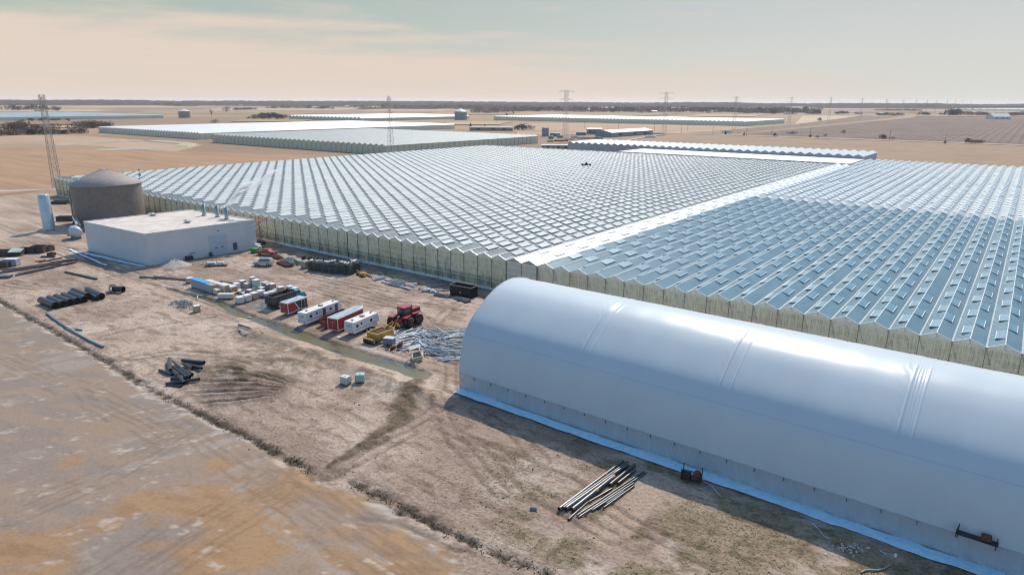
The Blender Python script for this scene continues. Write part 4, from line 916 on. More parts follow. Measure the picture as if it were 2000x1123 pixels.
p = at(113, 367); tower('lattice_mast', 'nearest lattice pylon, leaning over the far left corner of the greenhouse', (p[0], p[1], 0), 0, 41.5, 3.2, 1.9, [(39.5, 2.0)], GR, rustred)
for (Y_, h, w0, w1, arms, lab) in ((236, 43, 3.8, 1.3, [(32, 4.5), (36.5, 5), (41, 2)], 'lattice pylon rising behind the greenhouse roof left of centre'),
    (472, 50.2, 4.4, 2.8, [(36, 6), (42, 7), (49.6, 8)], 'tall lattice pylon standing behind the left end of the saw-toothed shed'), (703, 51.7, 4.6, 2.8, [(38, 7), (44, 8.5), (51, 9)], 'lattice pylon right of the grey warehouse with wide top arms'),
    (956, 48.5, 4.6, 2, [(36, 6), (41, 7), (47, 5)], 'lattice pylon in front of the long white greenhouse near its right end'), (1255, 50, 5, 2, [(34, 9), (41, 10), (48, 8)], 'lattice pylon just past the right end of the long white greenhouse')):
    tower('lattice_mast', lab, (-240, Y_, 0), rzp, h, w0, w1, arms, GR)
for i, Y_ in enumerate((1564, 1907, 2272, 2601, 2908, 3221, 3536, 3984, 4400, 4842, 5492, 7541)):
    f, h = MB(), (52 if i < 4 else 55 if i < 7 else 62); f.tube((-3, 0, 0), (-.8, 0, h), .27, n=4, smooth=False); f.tube((3, 0, 0), (.8, 0, h), .27, n=4, smooth=False)
    for k in range(8):
        z0 = h*k/8; w_a = 3-2.2*k/8; w_b = 3-2.2*(k+1)/8; f.tube((-w_a, 0, z0), (w_b, 0, z0+h/8), .16, n=3, smooth=False); f.tube((w_a, 0, z0), (-w_b, 0, z0+h/8), .16, n=3, smooth=False)
    for q_ in (.72, .84, .96): f.box((0, 0, h*q_), (15*(1.2-q_*.5), .3, .3))
    o = f.obj('lattice_mast', gal); o.location = (-240, Y_, 0); o.rotation_euler = (0, 0, .2)
    tag(o, '%s tiny pylon from the left in the far row at the right of the horizon' % ('first second third fourth fifth sixth seventh eighth ninth tenth eleventh twelfth'.split()[i]), 'pylon', 'tiny far pylons in a row at the right of the horizon')
wood = mat('pole_wood', (112, 96, 84), .9, 0, .2)
PG = 'wooden utility poles along the gravel road'
for i, (px_, py_, top) in enumerate(((1142, 251, 237), (1208, 252, 238.5), (1278, 256, 240), (1330, 262, 240.5), (1343, 254, 241), (1392, 262, 246), (1458, 265, 246), (1507, 262, 244), (1582, 266, 250), (1737, 274, 255), (1845, 281, 268), (1000, 243, 226), (663, 236, 213), (695, 236, 219), (970, 240, 222))):
    p = at(px_, py_); hh = 9.5 if i not in (9,) else 11
    mb = MB(); mb.tube((0, 0, -.3), (0, 0, hh), .22, .14, 7); T = thing('utility_pole', 'wooden utility pole %s' % ['between the long white greenhouse and the grey house', 'behind the grey house roof', 'at the right end of the grey warehouse', 'right of the warehouse beside the gravel road', 'close behind the roadside pole near the warehouse', 'below the right end of the long white greenhouse, first of a pair', 'at the start of the brown field by the road', 'just past the right end of the long white greenhouse', 'halfway along the dark roadside ditch', 'next to the green shrub on the right roadside', 'short and dark near the hedge at the right roadside', 'alone in the field left of the tall pylon', 'leftmost behind the small arched greenhouse', 'second behind the small arched greenhouse', 'beside the blue-grey round tank'][i], 'pole', (p[0], p[1], 0), .2, PG)
    mb.obj('pole', wood, T); mb = MB(); mb.box((0, -.15, hh-.6), (2.4, .12, .16)); mb.obj('crossarm', wood, T)

# ------------------------------------------------------------ farmsteads
def house(label, px_, py_, w_, d_, h_, rise, wallm, roofm, rz=0.0, cat='house', name='farmhouse', chim=False):
    p = at(px_, py_); T = thing(name, label, cat, (p[0], p[1], 0), rz)
    mb = MB(); mb.prism([(-d_/2, 0), (d_/2, 0), (d_/2, h_), (0, h_+rise), (-d_/2, h_)], -w_/2, w_/2, 'yz'); mb.obj('wall', wallm, T)
    mb = MB(); o_ = .5; k = (rise)/(d_/2)
    for s in (-1, 1):
        pts = [(-w_/2-o_, s*(d_/2+o_), h_-k*o_+.12), (w_/2+o_, s*(d_/2+o_), h_-k*o_+.12), (w_/2+o_, 0, h_+rise+.12), (-w_/2-o_, 0, h_+rise+.12)]
        pts += [(a, b2, c-.12) for a, b2, c in pts]; mb.add(pts, [((0, 1, 2, 3) if s < 0 else (3, 2, 1, 0)), (4, 5, 6, 7), (0, 1, 5, 4), (1, 2, 6, 5), (3, 0, 4, 7)])
    r = mb.obj('roof', roofm, T)
    if chim: mb = MB(); mb.box((w_*.2, .3, h_+rise), (.9, .9, 1.8)); mb.obj('chimney', mat('brick', (150, 100, 84), .8), r)
    for k_ in (-.3, .05, .3): mb = MB(); mb.box((w_*k_, -d_/2-.02, h_*.5), (w_*.09, .08, h_*.35)); mb.obj('window' if k_ != .05 else 'door', dark, T)
    return T
hw = MATS['far_white_wall']; hg = mat('house_grey', (150, 152, 158), .6); hr = mat('roof_grey', (140, 134, 132), .7); hb = mat('barn_red', (150, 84, 74), .7); hrw = mat('roof_pale', (236, 226, 218), .5); br = mat('roof_brown', (128, 104, 92), .8); hy = mat('ochre', (196, 160, 116), .7)
p = at(1228, 262); T = house('long grey warehouse with pale roof behind the saw-toothed shed', 1240, 262, 74, 20, 5.2, 2.6, hg, hrw, radians(88), 'warehouse', 'warehouse')
T.location = (-262, 640, 0); T.scale = (1.35, 1.1, 1)
house('grey two-part house with white flat roof left of the grey warehouse', 1160, 262, 18, 14, 6.5, 1.2, hg, hrw, radians(35), 'house', 'farmhouse')
house('low shed with white roof among the bushes left of the house', 1135, 264, 12, 9, 3.5, 1, hg, hr, .5, 'shed', 'farm_shed')
house('long low grey shed between the white greenhouses and the pylon', 960, 255, 60, 14, 4.5, 1.2, mat('shed_dim', (150, 142, 132), .7), mat('shed_roof_dim', (168, 160, 150), .6), .62, 'shed', 'farm_shed')
house('small cabin with dark base and pale roof at the edge of the grey greenhouse yard', 928, 254, 14, 8, 4, 1, hw, hr, .3, 'shed', 'farm_shed')
house('long white and grey trailer shed by the left end of the saw-toothed shed', 1087, 291, 26, 6, 3.4, .6, mat('shed_trailer', (176, 172, 168), .6), mat('shed_trailer_roof', (206, 200, 196), .6), .65, 'shed', 'farm_shed')
house('white barn with wide pale roof standing alone in the right ploughed field', 1949, 233, 46, 30, 7, 8, hw, hrw, radians(38), 'barn', 'barn')
for i, (px_, py_, w_, h_, wm, rm, lab) in enumerate((
  (601, 211, 44, 8, hw, hrw, 'left white barn of the pair in the far fields left of centre'), (616, 211, 44, 8, hw, hrw, 'right white barn of the pair in the far fields left of centre'),
  (80, 217, 60, 6, hw, hr, 'long pale shed low in the trees at the far left'), (108, 202.4, 90, 10, hw, hrw, 'white farm speck beside the top of the nearest pylon'), (22, 200.5, 120, 10, hw, hrw, 'white farm roof on the horizon at the far left'),
  (471, 207.5, 40, 8, hw, hrw, 'small white farmhouse with trees left of the white barns'), (596, 205.4, 60, 9, hw, hrw, 'pinkish white house above the pair of white barns'), (571, 205, 50, 8, mat('farm_pink', (206, 170, 156), .7), br, 'rosy house left above the pair of white barns'),
  (678, 208.6, 50, 8, hw, hrw, 'white house at the wood edge left of the central pylon'), (686, 203.6, 60, 8, hg, hr, 'grey roof inside the far wood left of the central pylon'), (722, 202.4, 90, 8, hw, hrw, 'white roof deep in the far wood left of the central pylon'),
  (812, 202, 80, 12, hw, hrw, 'bright white block in the far wood right of the central pylon'), (931, 209, 50, 9, hw, hrw, 'white house in the trees right of the blue-grey tank'), (935, 216, 34, 7, hb, br, 'red brick house behind the blue-grey tank'), (988, 217, 36, 8, hb, hr, 'red house with grey roof in the wood left of the tall pylon'),
  (883, 212, 60, 5, hw, hrw, 'thin white shed at the wood edge above the blue-grey tank'), (1149, 217, 22, 9, hw, hrw, 'white gabled house between the tall pylon and the second one'), (1045, 203.4, 50, 10, hw, hrw, 'white house in the far wood left of the tall pylon'),
  (1277, 219, 40, 6, hw, hrw, 'white house under the second pylon'), (1420, 217, 22, 12, hw, hrw, 'white upright house left of the third pylon'), (1394, 219, 50, 5, hw, hr, 'low grey village house row left of the third pylon'),
  (1440, 208, 60, 7, hw, hrw, 'white shed in the far village behind the third pylon'), (1496, 212.5, 60, 7, hg, hr, 'grey roofed house among bare trees right of the third pylon'), (1537, 222.5, 34, 6, hw, hr, 'white house in the bare hedge by the pale field'), (1505, 219, 36, 6, hb, br, 'dark red house in the bare trees by the pale field'), (1583, 221.5, 50, 7, mat('farm_maroon', (120, 84, 80), .7), br, 'maroon barn in the trees left of the ploughed fields'),
  (1637, 205, 50, 12, hw, hrw, 'white barn near the horizon right of the last big pylon'), (1721, 224.5, 34, 8, hw, hrw, 'pale farmhouse with brown roof in the middle of the ploughed fields'), (1677, 222.5, 40, 6, hr, br, 'brown shed left of the pale farmhouse'),
  (1865, 223, 26, 6, hw, hrw, 'two white sheds in front of the dark evergreen clump'), (1992, 225, 40, 5, hg, br, 'grey shed at the right edge of the photo behind the white barn'), (1916, 202, 70, 9, hw, hrw, 'white speck of a house on the horizon at the right'), (1905, 205, 90, 8, hw, hrw, 'white roof in the far trees at the right'))):
    house(lab, px_, py_, w_*.62, 12 if w_ < 45 else 18, h_*.75, h_*.4, wm, rm, radians(37+(i*37 % 30)-15))
# ------------------------------------------------------------ the yard: vehicles and machines
tyre = mat('tyre', (48, 46, 46), .85, 0, .2, 3, dirt=(110, 96, 84), dirt_amt=.5); rim_w = mat('rim_pale', (190, 186, 180), .5, .3); glass = mat('dark_glass', (48, 56, 62), .12, 0, .1, 1, .8)
redp = mat('red_paint', (166, 44, 44), .42, 0, .08, 1.5, dirt=(150, 80, 70), dirt_amt=.3); cab_red = mat('tractor_red', (172, 34, 48), .4, 0, .1, 1.2, dirt=(150, 92, 84), dirt_amt=.3); yellow = mat('machine_yellow', (214, 160, 62), .5, 0, .12, 1.5, dirt=(140, 108, 76), dirt_amt=.5)
wht = mat('white_gelcoat', (232, 231, 230), .35, 0, .04, 1, dirt=(206, 200, 194), dirt_amt=.3); alr = mat('aluminium_roof', (206, 212, 218), .45, 0, .12, 2); mud = mat('mud', (120, 96, 78), .95, 0, .25, 2); rust = MATS['rust'] if 'rust' in MATS else None
grime = mat('dark_frame', (70, 66, 64), .7, .1, .2)
def wheel(T, x_, y_, r, w_, name='wheel', ax='x', rimm=None, z_=None):
    z_ = r if z_ is None else z_; mb = MB(); a = w_/2
    mb.lathe([(r*.55, -a), (r*.9, -a), (r, -a*.7), (r, a*.7), (r*.9, a), (r*.55, a)], (0, 0, 0), 22, axis=ax)
    o = mb.obj(name, tyre, T, loc=(x_, y_, z_)); 
    m2 = MB(); m2.lathe([(r*.56, -a*.8), (r*.5, -a*.35), (.01, -a*.3)], (0, 0, 0), 16, axis=ax); m2.lathe([(.01, a*.3), (r*.5, a*.35), (r*.56, a*.8)], (0, 0, 0), 16, axis=ax); m2.obj('rim', rimm or rim_w, o); return o
def place(px_, py_): p = at(px_, py_); return (p[0], p[1], 0.0)
def cargo(label, a, L_, W_, H_, rz, nose, dark_band=False, axle=.45):
    T = thing('cargo_trailer', label, 'trailer', a, rz); z0 = .5; x1 = W_
    body = MB(); pl_ = [(0, 0), (x1, 0), (x1, L_-nose), (x1/2, L_), (0, L_-nose)] if nose else [(0, 0), (x1, 0), (x1, L_), (0, L_)]
    body.prism(pl_, z0, z0+H_, 'xy'); body.obj('body', redp, T)
    mb = MB(); ro = [(x_*1.0+(x_-x1/2)*.03, y_+(.03 if y_ > 1 else -.03)) for x_, y_ in pl_]; mb.prism(ro, z0+H_, z0+H_+.07, 'xy'); mb.obj('roof', alr, T)
    mb = MB()
    for k in range(int(L_/.62)): mb.box((x1/2, .35+k*.62, z0+H_+.085), (x1*.94 if .35+k*.62 < L_-nose else x1*.4, .05, .04))
    mb.obj('roof_bow', mat('roof_bow', (150, 158, 166), .4), T)
    mb = MB()
    for x_, y_ in pl_[:2]: mb.box((x_, y_, z0+H_/2), (.1, .1, H_+.02))
    mb.box((x1+.01, L_/2-nose/2, z0+.06), (.05, L_-nose, .14)); mb.box((x1/2, -.02, z0+H_-.06), (x1, .05, .12)); mb.box((x1/2, -.02, z0+.05), (x1, .05, .1)); mb.box((x1+.01, L_/2-nose/2, z0+H_-.06), (.05, L_-nose, .1)); mb.obj('trim', mat('trim_white', (232, 230, 226)), T)
    if dark_band:
        mb = MB(); xx = x1+.02; mb.add([(xx, L_*.36, z0+H_-.12), (xx, L_*.98, z0+H_-.12), (xx, L_*.98, z0+.12), (xx, L_*.62, z0+.12), (xx-.01, L_*.36, z0+H_-.12)], [(0, 3, 2, 1)]); mb.obj('side_panel', mat('charcoal', (56, 56, 60), .5), T)
        mb = MB(); mb.add([(xx+.02, L_*.32, z0+H_-.1), (xx+.02, L_*.37, z0+H_-.1), (xx+.02, L_*.63, z0+.12), (xx+.02, L_*.58, z0+.12)], [(0, 3, 2, 1)]); mb.obj('stripe', MATS['trim_white'], T)
        mb = MB(); mb.box((xx+.01, L_*.78, z0+H_*.5), (.04, .85, H_*.82)); d_ = mb.obj('side_door', mat('charcoal', (56, 56, 60)), T); mb = MB()
        for yy in (-.44, .44): mb.box((xx+.03, L_*.78+yy, z0+H_*.5), (.03, .05, H_*.84))
        mb.box((xx+.03, L_*.78, z0+H_*.92), (.03, .9, .05)); mb.obj('door_frame', MATS['trim_white'], d_)
    mb = MB(); mb.box((x1*.5, -.03, z0+H_*.5), (x1*.86, .03, H_*.84)); rd = mb.obj('rear_door', redp, T); mb = MB(); mb.box((x1*.5, -.06, z0+H_*.45), (.04, .03, H_*.7)); mb.box((x1*.5, -.06, z0+H_*.72), (x1*.3, .02, .06)); mb.obj('latch', rim_w, rd)
    for s in (0, .85):
        for xx in (.0, x1): wheel(T, xx+(.1 if xx else -.1), L_*axle+s, .34, .22)
    mb = MB(); mb.box((x1+.1, L_*axle+.42, .82), (.3, 1.75, .06)); mb.box((-.1, L_*axle+.42, .82), (.3, 1.75, .06)); mb.obj('fender', mat('trim_white', (232, 230, 226)), T)
    mb = MB(); mb.tube((x1*.15, L_-nose, .45), (x1/2, L_+1.3, .45), .05, n=6); mb.tube((x1*.85, L_-nose, .45), (x1/2, L_+1.3, .45), .05, n=6); mb.tube((x1/2, L_+1.0, 0), (x1/2, L_+1.0, .8), .04, n=6); mb.obj('drawbar', grime, T)
    return T
def camper(label, a, L_, W_, H_, rz, front=True, front_slant=.7, doors=True):
    T = thing('travel_trailer', label, 'trailer', a, rz); z0 = .55; s = front_slant
    prof_ = [(0, z0+.25), (.12, z0), (L_-.9, z0), (L_-s*.2, z0+.6), (L_, z0+H_*.55), (L_-s, z0+H_), (.18, z0+H_), (0, z0+H_-.25)]
    mb = MB(); mb.prism(prof_, 0, W_, 'yz'); mb.obj('body', wht, T)
    mb = MB(); mb.bev((W_/2, (L_-s+.1)/2, z0+H_+.05), (W_+.06, L_-s+.05, .1), .04); mb.obj('roof', mat('camper_roof', (238, 230, 222), .5, 0, .05, 1, dirt=(210, 196, 184)), T)
    for q_, sz in ((.14, .35), (.52, .8), (.86, .35)): mb = MB(); mb.bev((W_*.5, L_*q_, z0+H_+.2), (sz, sz*.9, .22), .05); mb.obj('roof_vent', mat('roof_hatch', (150, 146, 142), .5), T)
    for q_, w_, zc, h_ in ((.14, .6, .62, .5), (.30, .4, .7, .35), (.68, .55, .62, .5)): mb = MB(); mb.bev((W_+.02, L_*q_, z0+H_*zc), (.06, w_, h_), .02); mb.obj('window', glass, T)
    if doors:
        for q_ in (.50, .84): mb = MB(); mb.box((W_+.02, L_*q_, z0+H_*.5), (.05, .72, H_*.82)); mb.obj('door', mat('camper_door', (92, 84, 82), .5), T)
    mb = MB(); mb.bev((W_/2, -.01, z0+H_*.68), (W_*.62, .05, H_*.28), .02); mb.obj('rear_window', mat('curtained_window', (190, 198, 206), .2), T)
    mb = MB(); mb.box((W_+.012, L_*.46, z0+H_*.3), (.02, L_*.86, .07)); mb.box((W_/2, -.012, z0+H_*.32), (W_*.8, .02, .06)); mb.obj('stripe', mat('stripe_grey_blue', (120, 134, 150), .5), T)
    for xx in (.25, W_-.25): mb = MB(); mb.box((xx, -.03, z0+.32), (.16, .05, .1)); mb.obj('tail_light', mat('lamp_red', (150, 50, 46), .3), T)
    for s_ in (0, .9):
        for xx in (-.02, W_+.02): wheel(T, xx, L_*.48+s_, .34, .2)
    mb = MB(); mb.box((W_/2, L_*.5, z0-.08), (W_*.8, L_*.9, .14)); mb.tube((W_*.2, L_-.9, .45), (W_/2, L_+.9, .45), .05, n=6); mb.tube((W_*.8, L_-.9, .45), (W_/2, L_+.9, .45), .05, n=6); mb.obj('chassis', grime, T); return T
cargo('short red cargo trailer with dark slanted side panel beside the dump truck', (27.8, -39.0, 0), 4.9, 2.0, 2.05, radians(9), 0, True)
camper('long cream travel trailer between the two red cargo trailers', (35.75, -40.8, 0), 9.6, 1.95, 1.95, radians(10))
cargo('long red cargo trailer with pointed white nose between the two travel trailers', (42.9, -39.6, 0), 8.6, 2.2, 2.2, radians(12), 1.6)
camper('shorter white travel trailer next to the yellow scraper', (46.5, -38.9, 0), 6.9, 2.1, 1.95, radians(10), front_slant=.3, doors=False)
# low red wagon between trailers
for (lab, a, L_, H_, rz) in (('long low maroon plank wagon side beside the travel trailer', (39.8, -38.3, 0), 6.2, 1.25, radians(9)), ('short maroon wagon box behind the long red trailer', (41.4, -38.9, 0), 4.2, .95, radians(10))):
    T = thing('farm_wagon', lab, 'wagon', a, rz); mb = MB(); mm = mat('maroon_planks', (140, 64, 56), .7, 0, .2, 3)
    for k in range(4): mb.box((0, L_/2, .35+H_*(k+.5)/4), (.09, L_, H_/4*.94)); mb.box((-.9, L_/2, .35+H_*(k+.5)/4), (.09, L_, H_/4*.94))
    mb.box((-.45, 0, .35+H_/2), (.9, .08, H_)); mb.box((-.45, L_, .35+H_/2), (.9, .08, H_)); mb.obj('side_boards', mm, T); mb = MB(); mb.box((-.45, L_/2, .3), (1.1, L_, .12)); mb.obj('deck', wood, T)
    for yy in (L_*.2, L_*.8): wheel(T, .1, yy, .3, .16); wheel(T, -1.0, yy, .3, .16)
# dump truck
T = thing('dump_truck', 'old dump truck with grey steel bed and turquoise cab behind the short red trailer', 'truck', (21.9, -38.5, 0), radians(10)); bed = mat('bed_grey', (96, 96, 100), .6, .2, .2, 1.5, dirt=(120, 92, 76)); W_, L_ = 2.5, 5.6; z0 = 1.05; H_ = 1.5
mb = MB(); mb.box((W_/2, L_/2, z0+.05), (W_, L_, .1)); mb.box((.05, L_/2, z0+H_/2), (.1, L_, H_)); mb.box((W_-.05, L_/2, z0+H_/2), (.1, L_, H_)); mb.box((W_/2, .05, z0+H_/2), (W_-.2, .1, H_)); mb.box((W_/2, L_-.05, z0+H_/2+.15), (W_-.2, .1, H_+.3))
for k in range(9): mb.box((W_+.05, .3+k*(L_-.6)/8, z0+H_/2), (.12, .14, H_)); mb.box((-.05, .3+k*(L_-.6)/8, z0+H_/2), (.12, .14, H_))
for k in range(5): mb.box((.25+k*.5, -.05, z0+H_/2), (.12, .1, H_))
for xx in (.05, W_-.05): mb.box((xx, L_/2, z0+H_), (.2, L_, .12))
mb.obj('dump_bed', bed, T); mb = MB(); mb.box((W_/2, L_/2, z0+.5), (W_-.25, L_-.3, .8), 0, 0, .8); mb.obj('load', mat('dirt_load', (88, 64, 50), .95, 0, .3, 3, bump=.5), T)
mb = MB(); mb.box((W_/2, L_/2+1.2, .85), (.9, L_+3.2, .3)); mb.obj('chassis', grime, T)
tq = mat('turquoise', (52, 158, 178), .4, 0, .08, 1.5, dirt=(120, 140, 140)); mb = MB(); mb.prism([(L_+.25, 1.0), (L_+1.75, 1.0), (L_+1.7, 1.75), (L_+1.45, 2.5), (L_+.35, 2.5)], .15, W_-.15, 'yz'); mb.prism([(L_+1.75, .8), (L_+3.0, .8), (L_+3.0, 1.55), (L_+1.75, 1.8)], .35, W_-.35, 'yz'); mb.obj('cab', tq, T)
mb = MB(); mb.add([(.3, L_+1.72, 1.78), (W_-.3, L_+1.72, 1.78), (W_-.3, L_+1.49, 2.4), (.3, L_+1.49, 2.4)], [(0, 1, 2, 3)]); mb.obj('windshield', glass, T)
for xx in (.13, W_-.13): mb = MB(); mb.box((xx, L_+.95, 2.05), (.06, .9, .5)); mb.obj('side_window', glass, T)
for xx in (.35, W_-.35): mb = MB(); mb.box((xx, L_+2.9, 1.25), (.5, .1, .25)); mb.obj('headlight', rim_w, T)
mb = MB(); mb.box((W_/2, L_+2.6, 1.0), (W_-.1, 1.2, .3)); mb.obj('fender', tq, T)
for yy in (1.1, 2.25):
    for xx in (.1, W_-.1): wheel(T, xx, yy, .52, .5)
for xx in (.2, W_-.2): wheel(T, xx, L_+2.4, .52, .3)
# pickup
def car(T, prof_, W_, bodym, glasses, wy, r, lamps, cabp=None, cabm=None, inset=.16):
    mb = MB(); mb.prism(prof_, -W_/2, W_/2, 'yz'); mb.obj('body', bodym, T)
    if cabp:
        mb = MB(); n = len(cabp); zt = max(p[1] for p in cabp); zb = min(p[1] for p in cabp); vs = []
        for sg in (-1, 1):
            for y_, z_ in cabp: vs.append((sg*(W_/2-.04-inset*(z_-zb)/(zt-zb)), y_, z_))
        mb.add(vs, [tuple(range(n)), tuple(range(2*n-1, n-1, -1))]+[(i, n+i, n+(i+1) % n, (i+1) % n) for i in range(n)]); mb.obj('cabin', cabm or bodym, T)
    for nm, pts in glasses: mb = MB(); mb.add(pts, [tuple(range(len(pts)))]); mb.obj(nm, glass, T)
    for yy in wy:
        for sg in (-1, 1): wheel(T, sg*(W_/2-.08), yy, r, .24)
    for nm, yy, zz, ww, m_ in lamps:
        for sg in (-1, 1): mb = MB(); mb.bev((sg*(W_/2-.22), yy, zz), (ww, .08, .16), .02); mb.obj(nm, m_, T)
lampw = mat('lamp_clear', (226, 226, 220), .15); lampr = mat('lamp_red', (150, 50, 46), .3)
p = at(519, 498); T = thing('pickup_truck', 'dark red pickup truck parked near the greenhouse corner behind the silver car', 'pickup truck', (p[0], p[1]+.4, 0), radians(-62))
pk = mat('pickup_red', (176, 52, 62), .35, 0, .06, 1.5, dirt=(120, 60, 60), dirt_amt=.3); gl = [('windshield', [(-.72, 1.28, 1.08), (.72, 1.28, 1.08), (.64, .72, 1.62), (-.64, .72, 1.62)]), ('rear_window', [(-.66, -.92, 1.12), (-.62, -.80, 1.6), (.62, -.80, 1.6), (.66, -.92, 1.12)])]
for sg in (-1, 1): gl.append(('side_window', [(sg*.90, 1.05, 1.12), (sg*.83, .66, 1.58), (sg*.83, -.7, 1.58), (sg*.90, -.85, 1.12)][::sg]))
car(T, [(-2.75, .45), (2.6, .45), (2.7, .75), (2.6, 1.02), (1.25, 1.08), (-2.75, 1.05)], 1.9, pk, gl, (-1.65, 1.75), .38, [('headlight', 2.66, .84, .34, lampw), ('tail_light', -2.77, .85, .16, lampr)], [(-.98, 1.04), (1.38, 1.04), (.72, 1.68), (-.78, 1.68)])
mb = MB(); mb.box((0, -1.85, 1.0), (1.5, 1.55, .16)); mb.obj('cargo_bed', mat('bed_liner', (44, 40, 42), .8), T); mb = MB(); mb.box((0, 2.74, .55), (1.9, .14, .24)); mb.box((0, 2.7, .82), (.9, .06, .2)); mb.obj('bumper', mat('bumper_dark', (60, 58, 60), .5), T)
p = at(515, 518.5); T = thing('suv', 'silver white sport utility car parked in the open yard by the rusty sheets', 'car', (p[0], p[1], 0), radians(126)); T.scale = (1.02, .98, 1.14)
sv = mat('silver_paint', (196, 196, 198), .3, .2, .05, 1.5); gl = [('windshield', [(-.74, 1.12, 1.05), (.74, 1.12, 1.05), (.62, .55, 1.66), (-.62, .55, 1.66)]), ('rear_window', [(-.70, -2.3, 1.14), (-.62, -2.08, 1.6), (.62, -2.08, 1.6), (.70, -2.3, 1.14)])]
for sg in (-1, 1): gl.append(('side_window', [(sg*.90, .95, 1.1), (sg*.80, .5, 1.6), (sg*.80, -1.85, 1.6), (sg*.90, -2.0, 1.1)][::sg]))
car(T, [(-2.35, .42), (2.2, .42), (2.32, .75), (2.2, .98), (1.1, 1.06), (-2.35, 1.08)], 1.88, sv, gl, (-1.4, 1.45), .37, [('headlight', 2.28, .82, .34, lampw), ('tail_light', -2.37, .95, .18, lampr)], [(-2.36, 1.05), (1.2, 1.05), (.55, 1.74), (-2.05, 1.74)])
mb = MB(); mb.box((0, -2.4, .55), (1.84, .12, .24)); mb.box((0, 2.34, .52), (1.84, .12, .22)); mb.obj('bumper', mat('bumper_grey', (150, 150, 154), .5), T)
for sg in (-1, 1): mb = MB(); mb.box((sg*.62, -.7, 1.78), (.05, 2.2, .05)); mb.obj('roof_rail', grime, T)
# tractor: articulated, two frames
TX = at(783, 636); T = thing('tractor', 'big dark red articulated tractor with large black tyres beside the pile of pipes', 'tractor', (TX[0], TX[1]+.6, 0), radians(112-90)); T.scale = (1.16, 1.16, 1.16)
mb = MB(); mb.bev((0, -.95, 1.15), (1.15, 2.1, .55), .06); mb.box((0, -1.9, 1.0), (.7, .5, .6)); mb.obj('rear_frame', cab_red, T)
for sg in (-1, 1): mb = MB(); mb.box((sg*1.12, -.95, 1.78), (.8, 1.75, .08)); mb.box((sg*1.12, -.15, 1.6), (.8, .08, .4)); mb.obj('rear_fender', cab_red, T)
for sg in (-1, 1): wheel(T, sg*1.12, -.95, .86, .62, rimm=mat('rim_dark_red', (120, 52, 54), .6)); wheel(T, sg*1.72, -.95, .84, .45, rimm=MATS['rim_dark_red'])
mb = MB(); mb.path([(0, -2.1, .9), (0, -2.7, .6)], .12, 8); mb.path([(-.4, -2.0, 1.3), (-.4, -2.5, .5)], .05, 6); mb.path([(.4, -2.0, 1.3), (.4, -2.5, .5)], .05, 6); mb.obj('hitch', grime, T)
F = Matrix.Rotation(radians(-22), 3, 'Z')
def fr(x_, y_, z_): v_ = F @ Vector((x_, y_, 0)); return (v_.x, v_.y+.15, z_)
rf_ = radians(-22)
mb = MB(); mb.bev(fr(0, 1.0, 1.1), (1.1, 2.4, .7), .06, rf_); mb.obj('front_frame', cab_red, T)
mb = MB(); mb.bev(fr(0, 2.15, 1.85), (1.0, 2.3, 1.05), .1, rf_); mb.obj('hood', cab_red, T); mb = MB()
for k in range(3): mb.box(fr(.52, 1.6+k*.55, 1.95), (.04, .4, .45), rf_); mb.box(fr(-.52, 1.6+k*.55, 1.95), (.04, .4, .45), rf_)
mb.box(fr(0, 3.31, 1.85), (.8, .04, .8), rf_); mb.obj('grille', MATS['black_iron'], T)
mb = MB(); mb.bev(fr(0, .25, 2.15), (1.45, 1.5, 1.3), .05, rf_); mb.obj('cab', mat('cab_glass', (62, 72, 74), .15, 0, .1, 1, .8), T)
mb = MB()
for sx in (-.72, .72):
    for sy in (-.48, .98): mb.box(fr(sx, sy, 2.18), (.09, .09, 1.45), rf_)
for sy in (-.5, 1.0): mb.box(fr(0, sy, 1.6), (1.5, .06, .12), rf_)
mb.obj('cab_frame', MATS['black_iron'], T); mb = MB(); mb.bev(fr(0, .25, 2.92), (1.7, 1.75, .2), .06, rf_); mb.obj('cab_roof', cab_red, T)
mb = MB(); mb.tube(fr(.62, 1.25, 1.9), fr(.62, 1.25, 3.15), .09, n=10); mb.obj('exhaust_stack', MATS['black_iron'], T); mb = MB(); mb.tube(fr(-.6, 1.25, 1.9), fr(-.6, 1.25, 2.9), .12, n=10); mb.obj('air_intake', MATS['black_iron'], T)
for sg in (-1, 1):
    mb = MB(); mb.box(fr(sg*1.05, 1.75, 1.8), (.75, 1.7, .08), rf_); mb.obj('front_fender', cab_red, T)
    for xx, ww in ((1.1, .6), (1.68, .45)): o = wheel(T, *fr(sg*xx, 1.75, 0)[:2], .86, ww, rimm=MATS['rim_dark_red']); o.rotation_euler = (0, 0, rf_)
# yellow pull scraper
T = thing('scraper', 'yellow towed earth scraper with open bowl full of soil beside the white trailer', 'scraper', (53.2, -37.0, 0), radians(2)); T.scale = (.9, .9, .95); 
mb = MB(); Ls = 4.6
for xx in (-1.35, 1.35): mb.prism([(-1.6, .7), (2.4, .45), (2.6, 1.2), (2.2, 1.75), (-1.7, 1.75)], xx-.06, xx+.06, 'yz')
mb.box((0, -1.65, 1.2), (2.7, .1, 1.15)); mb.box((0, .3, .6), (2.6, 3.8, .08), 0, 0); mb.box((0, 2.3, .9), (2.6, .1, .8)); mb.box((0, -1.65, 1.8), (2.95, .2, .14)); mb.box((1.35, .3, 1.8), (.24, 4.0, .12)); mb.box((-1.35, .3, 1.8), (.24, 4.0, .12)); mb.obj('bowl', yellow, T)
mb = MB(); mb.box((0, .3, 1.15), (2.55, 3.7, .9), 0, 0, .85); mb.obj('load', mat('dirt_load', (88, 64, 50)), T)
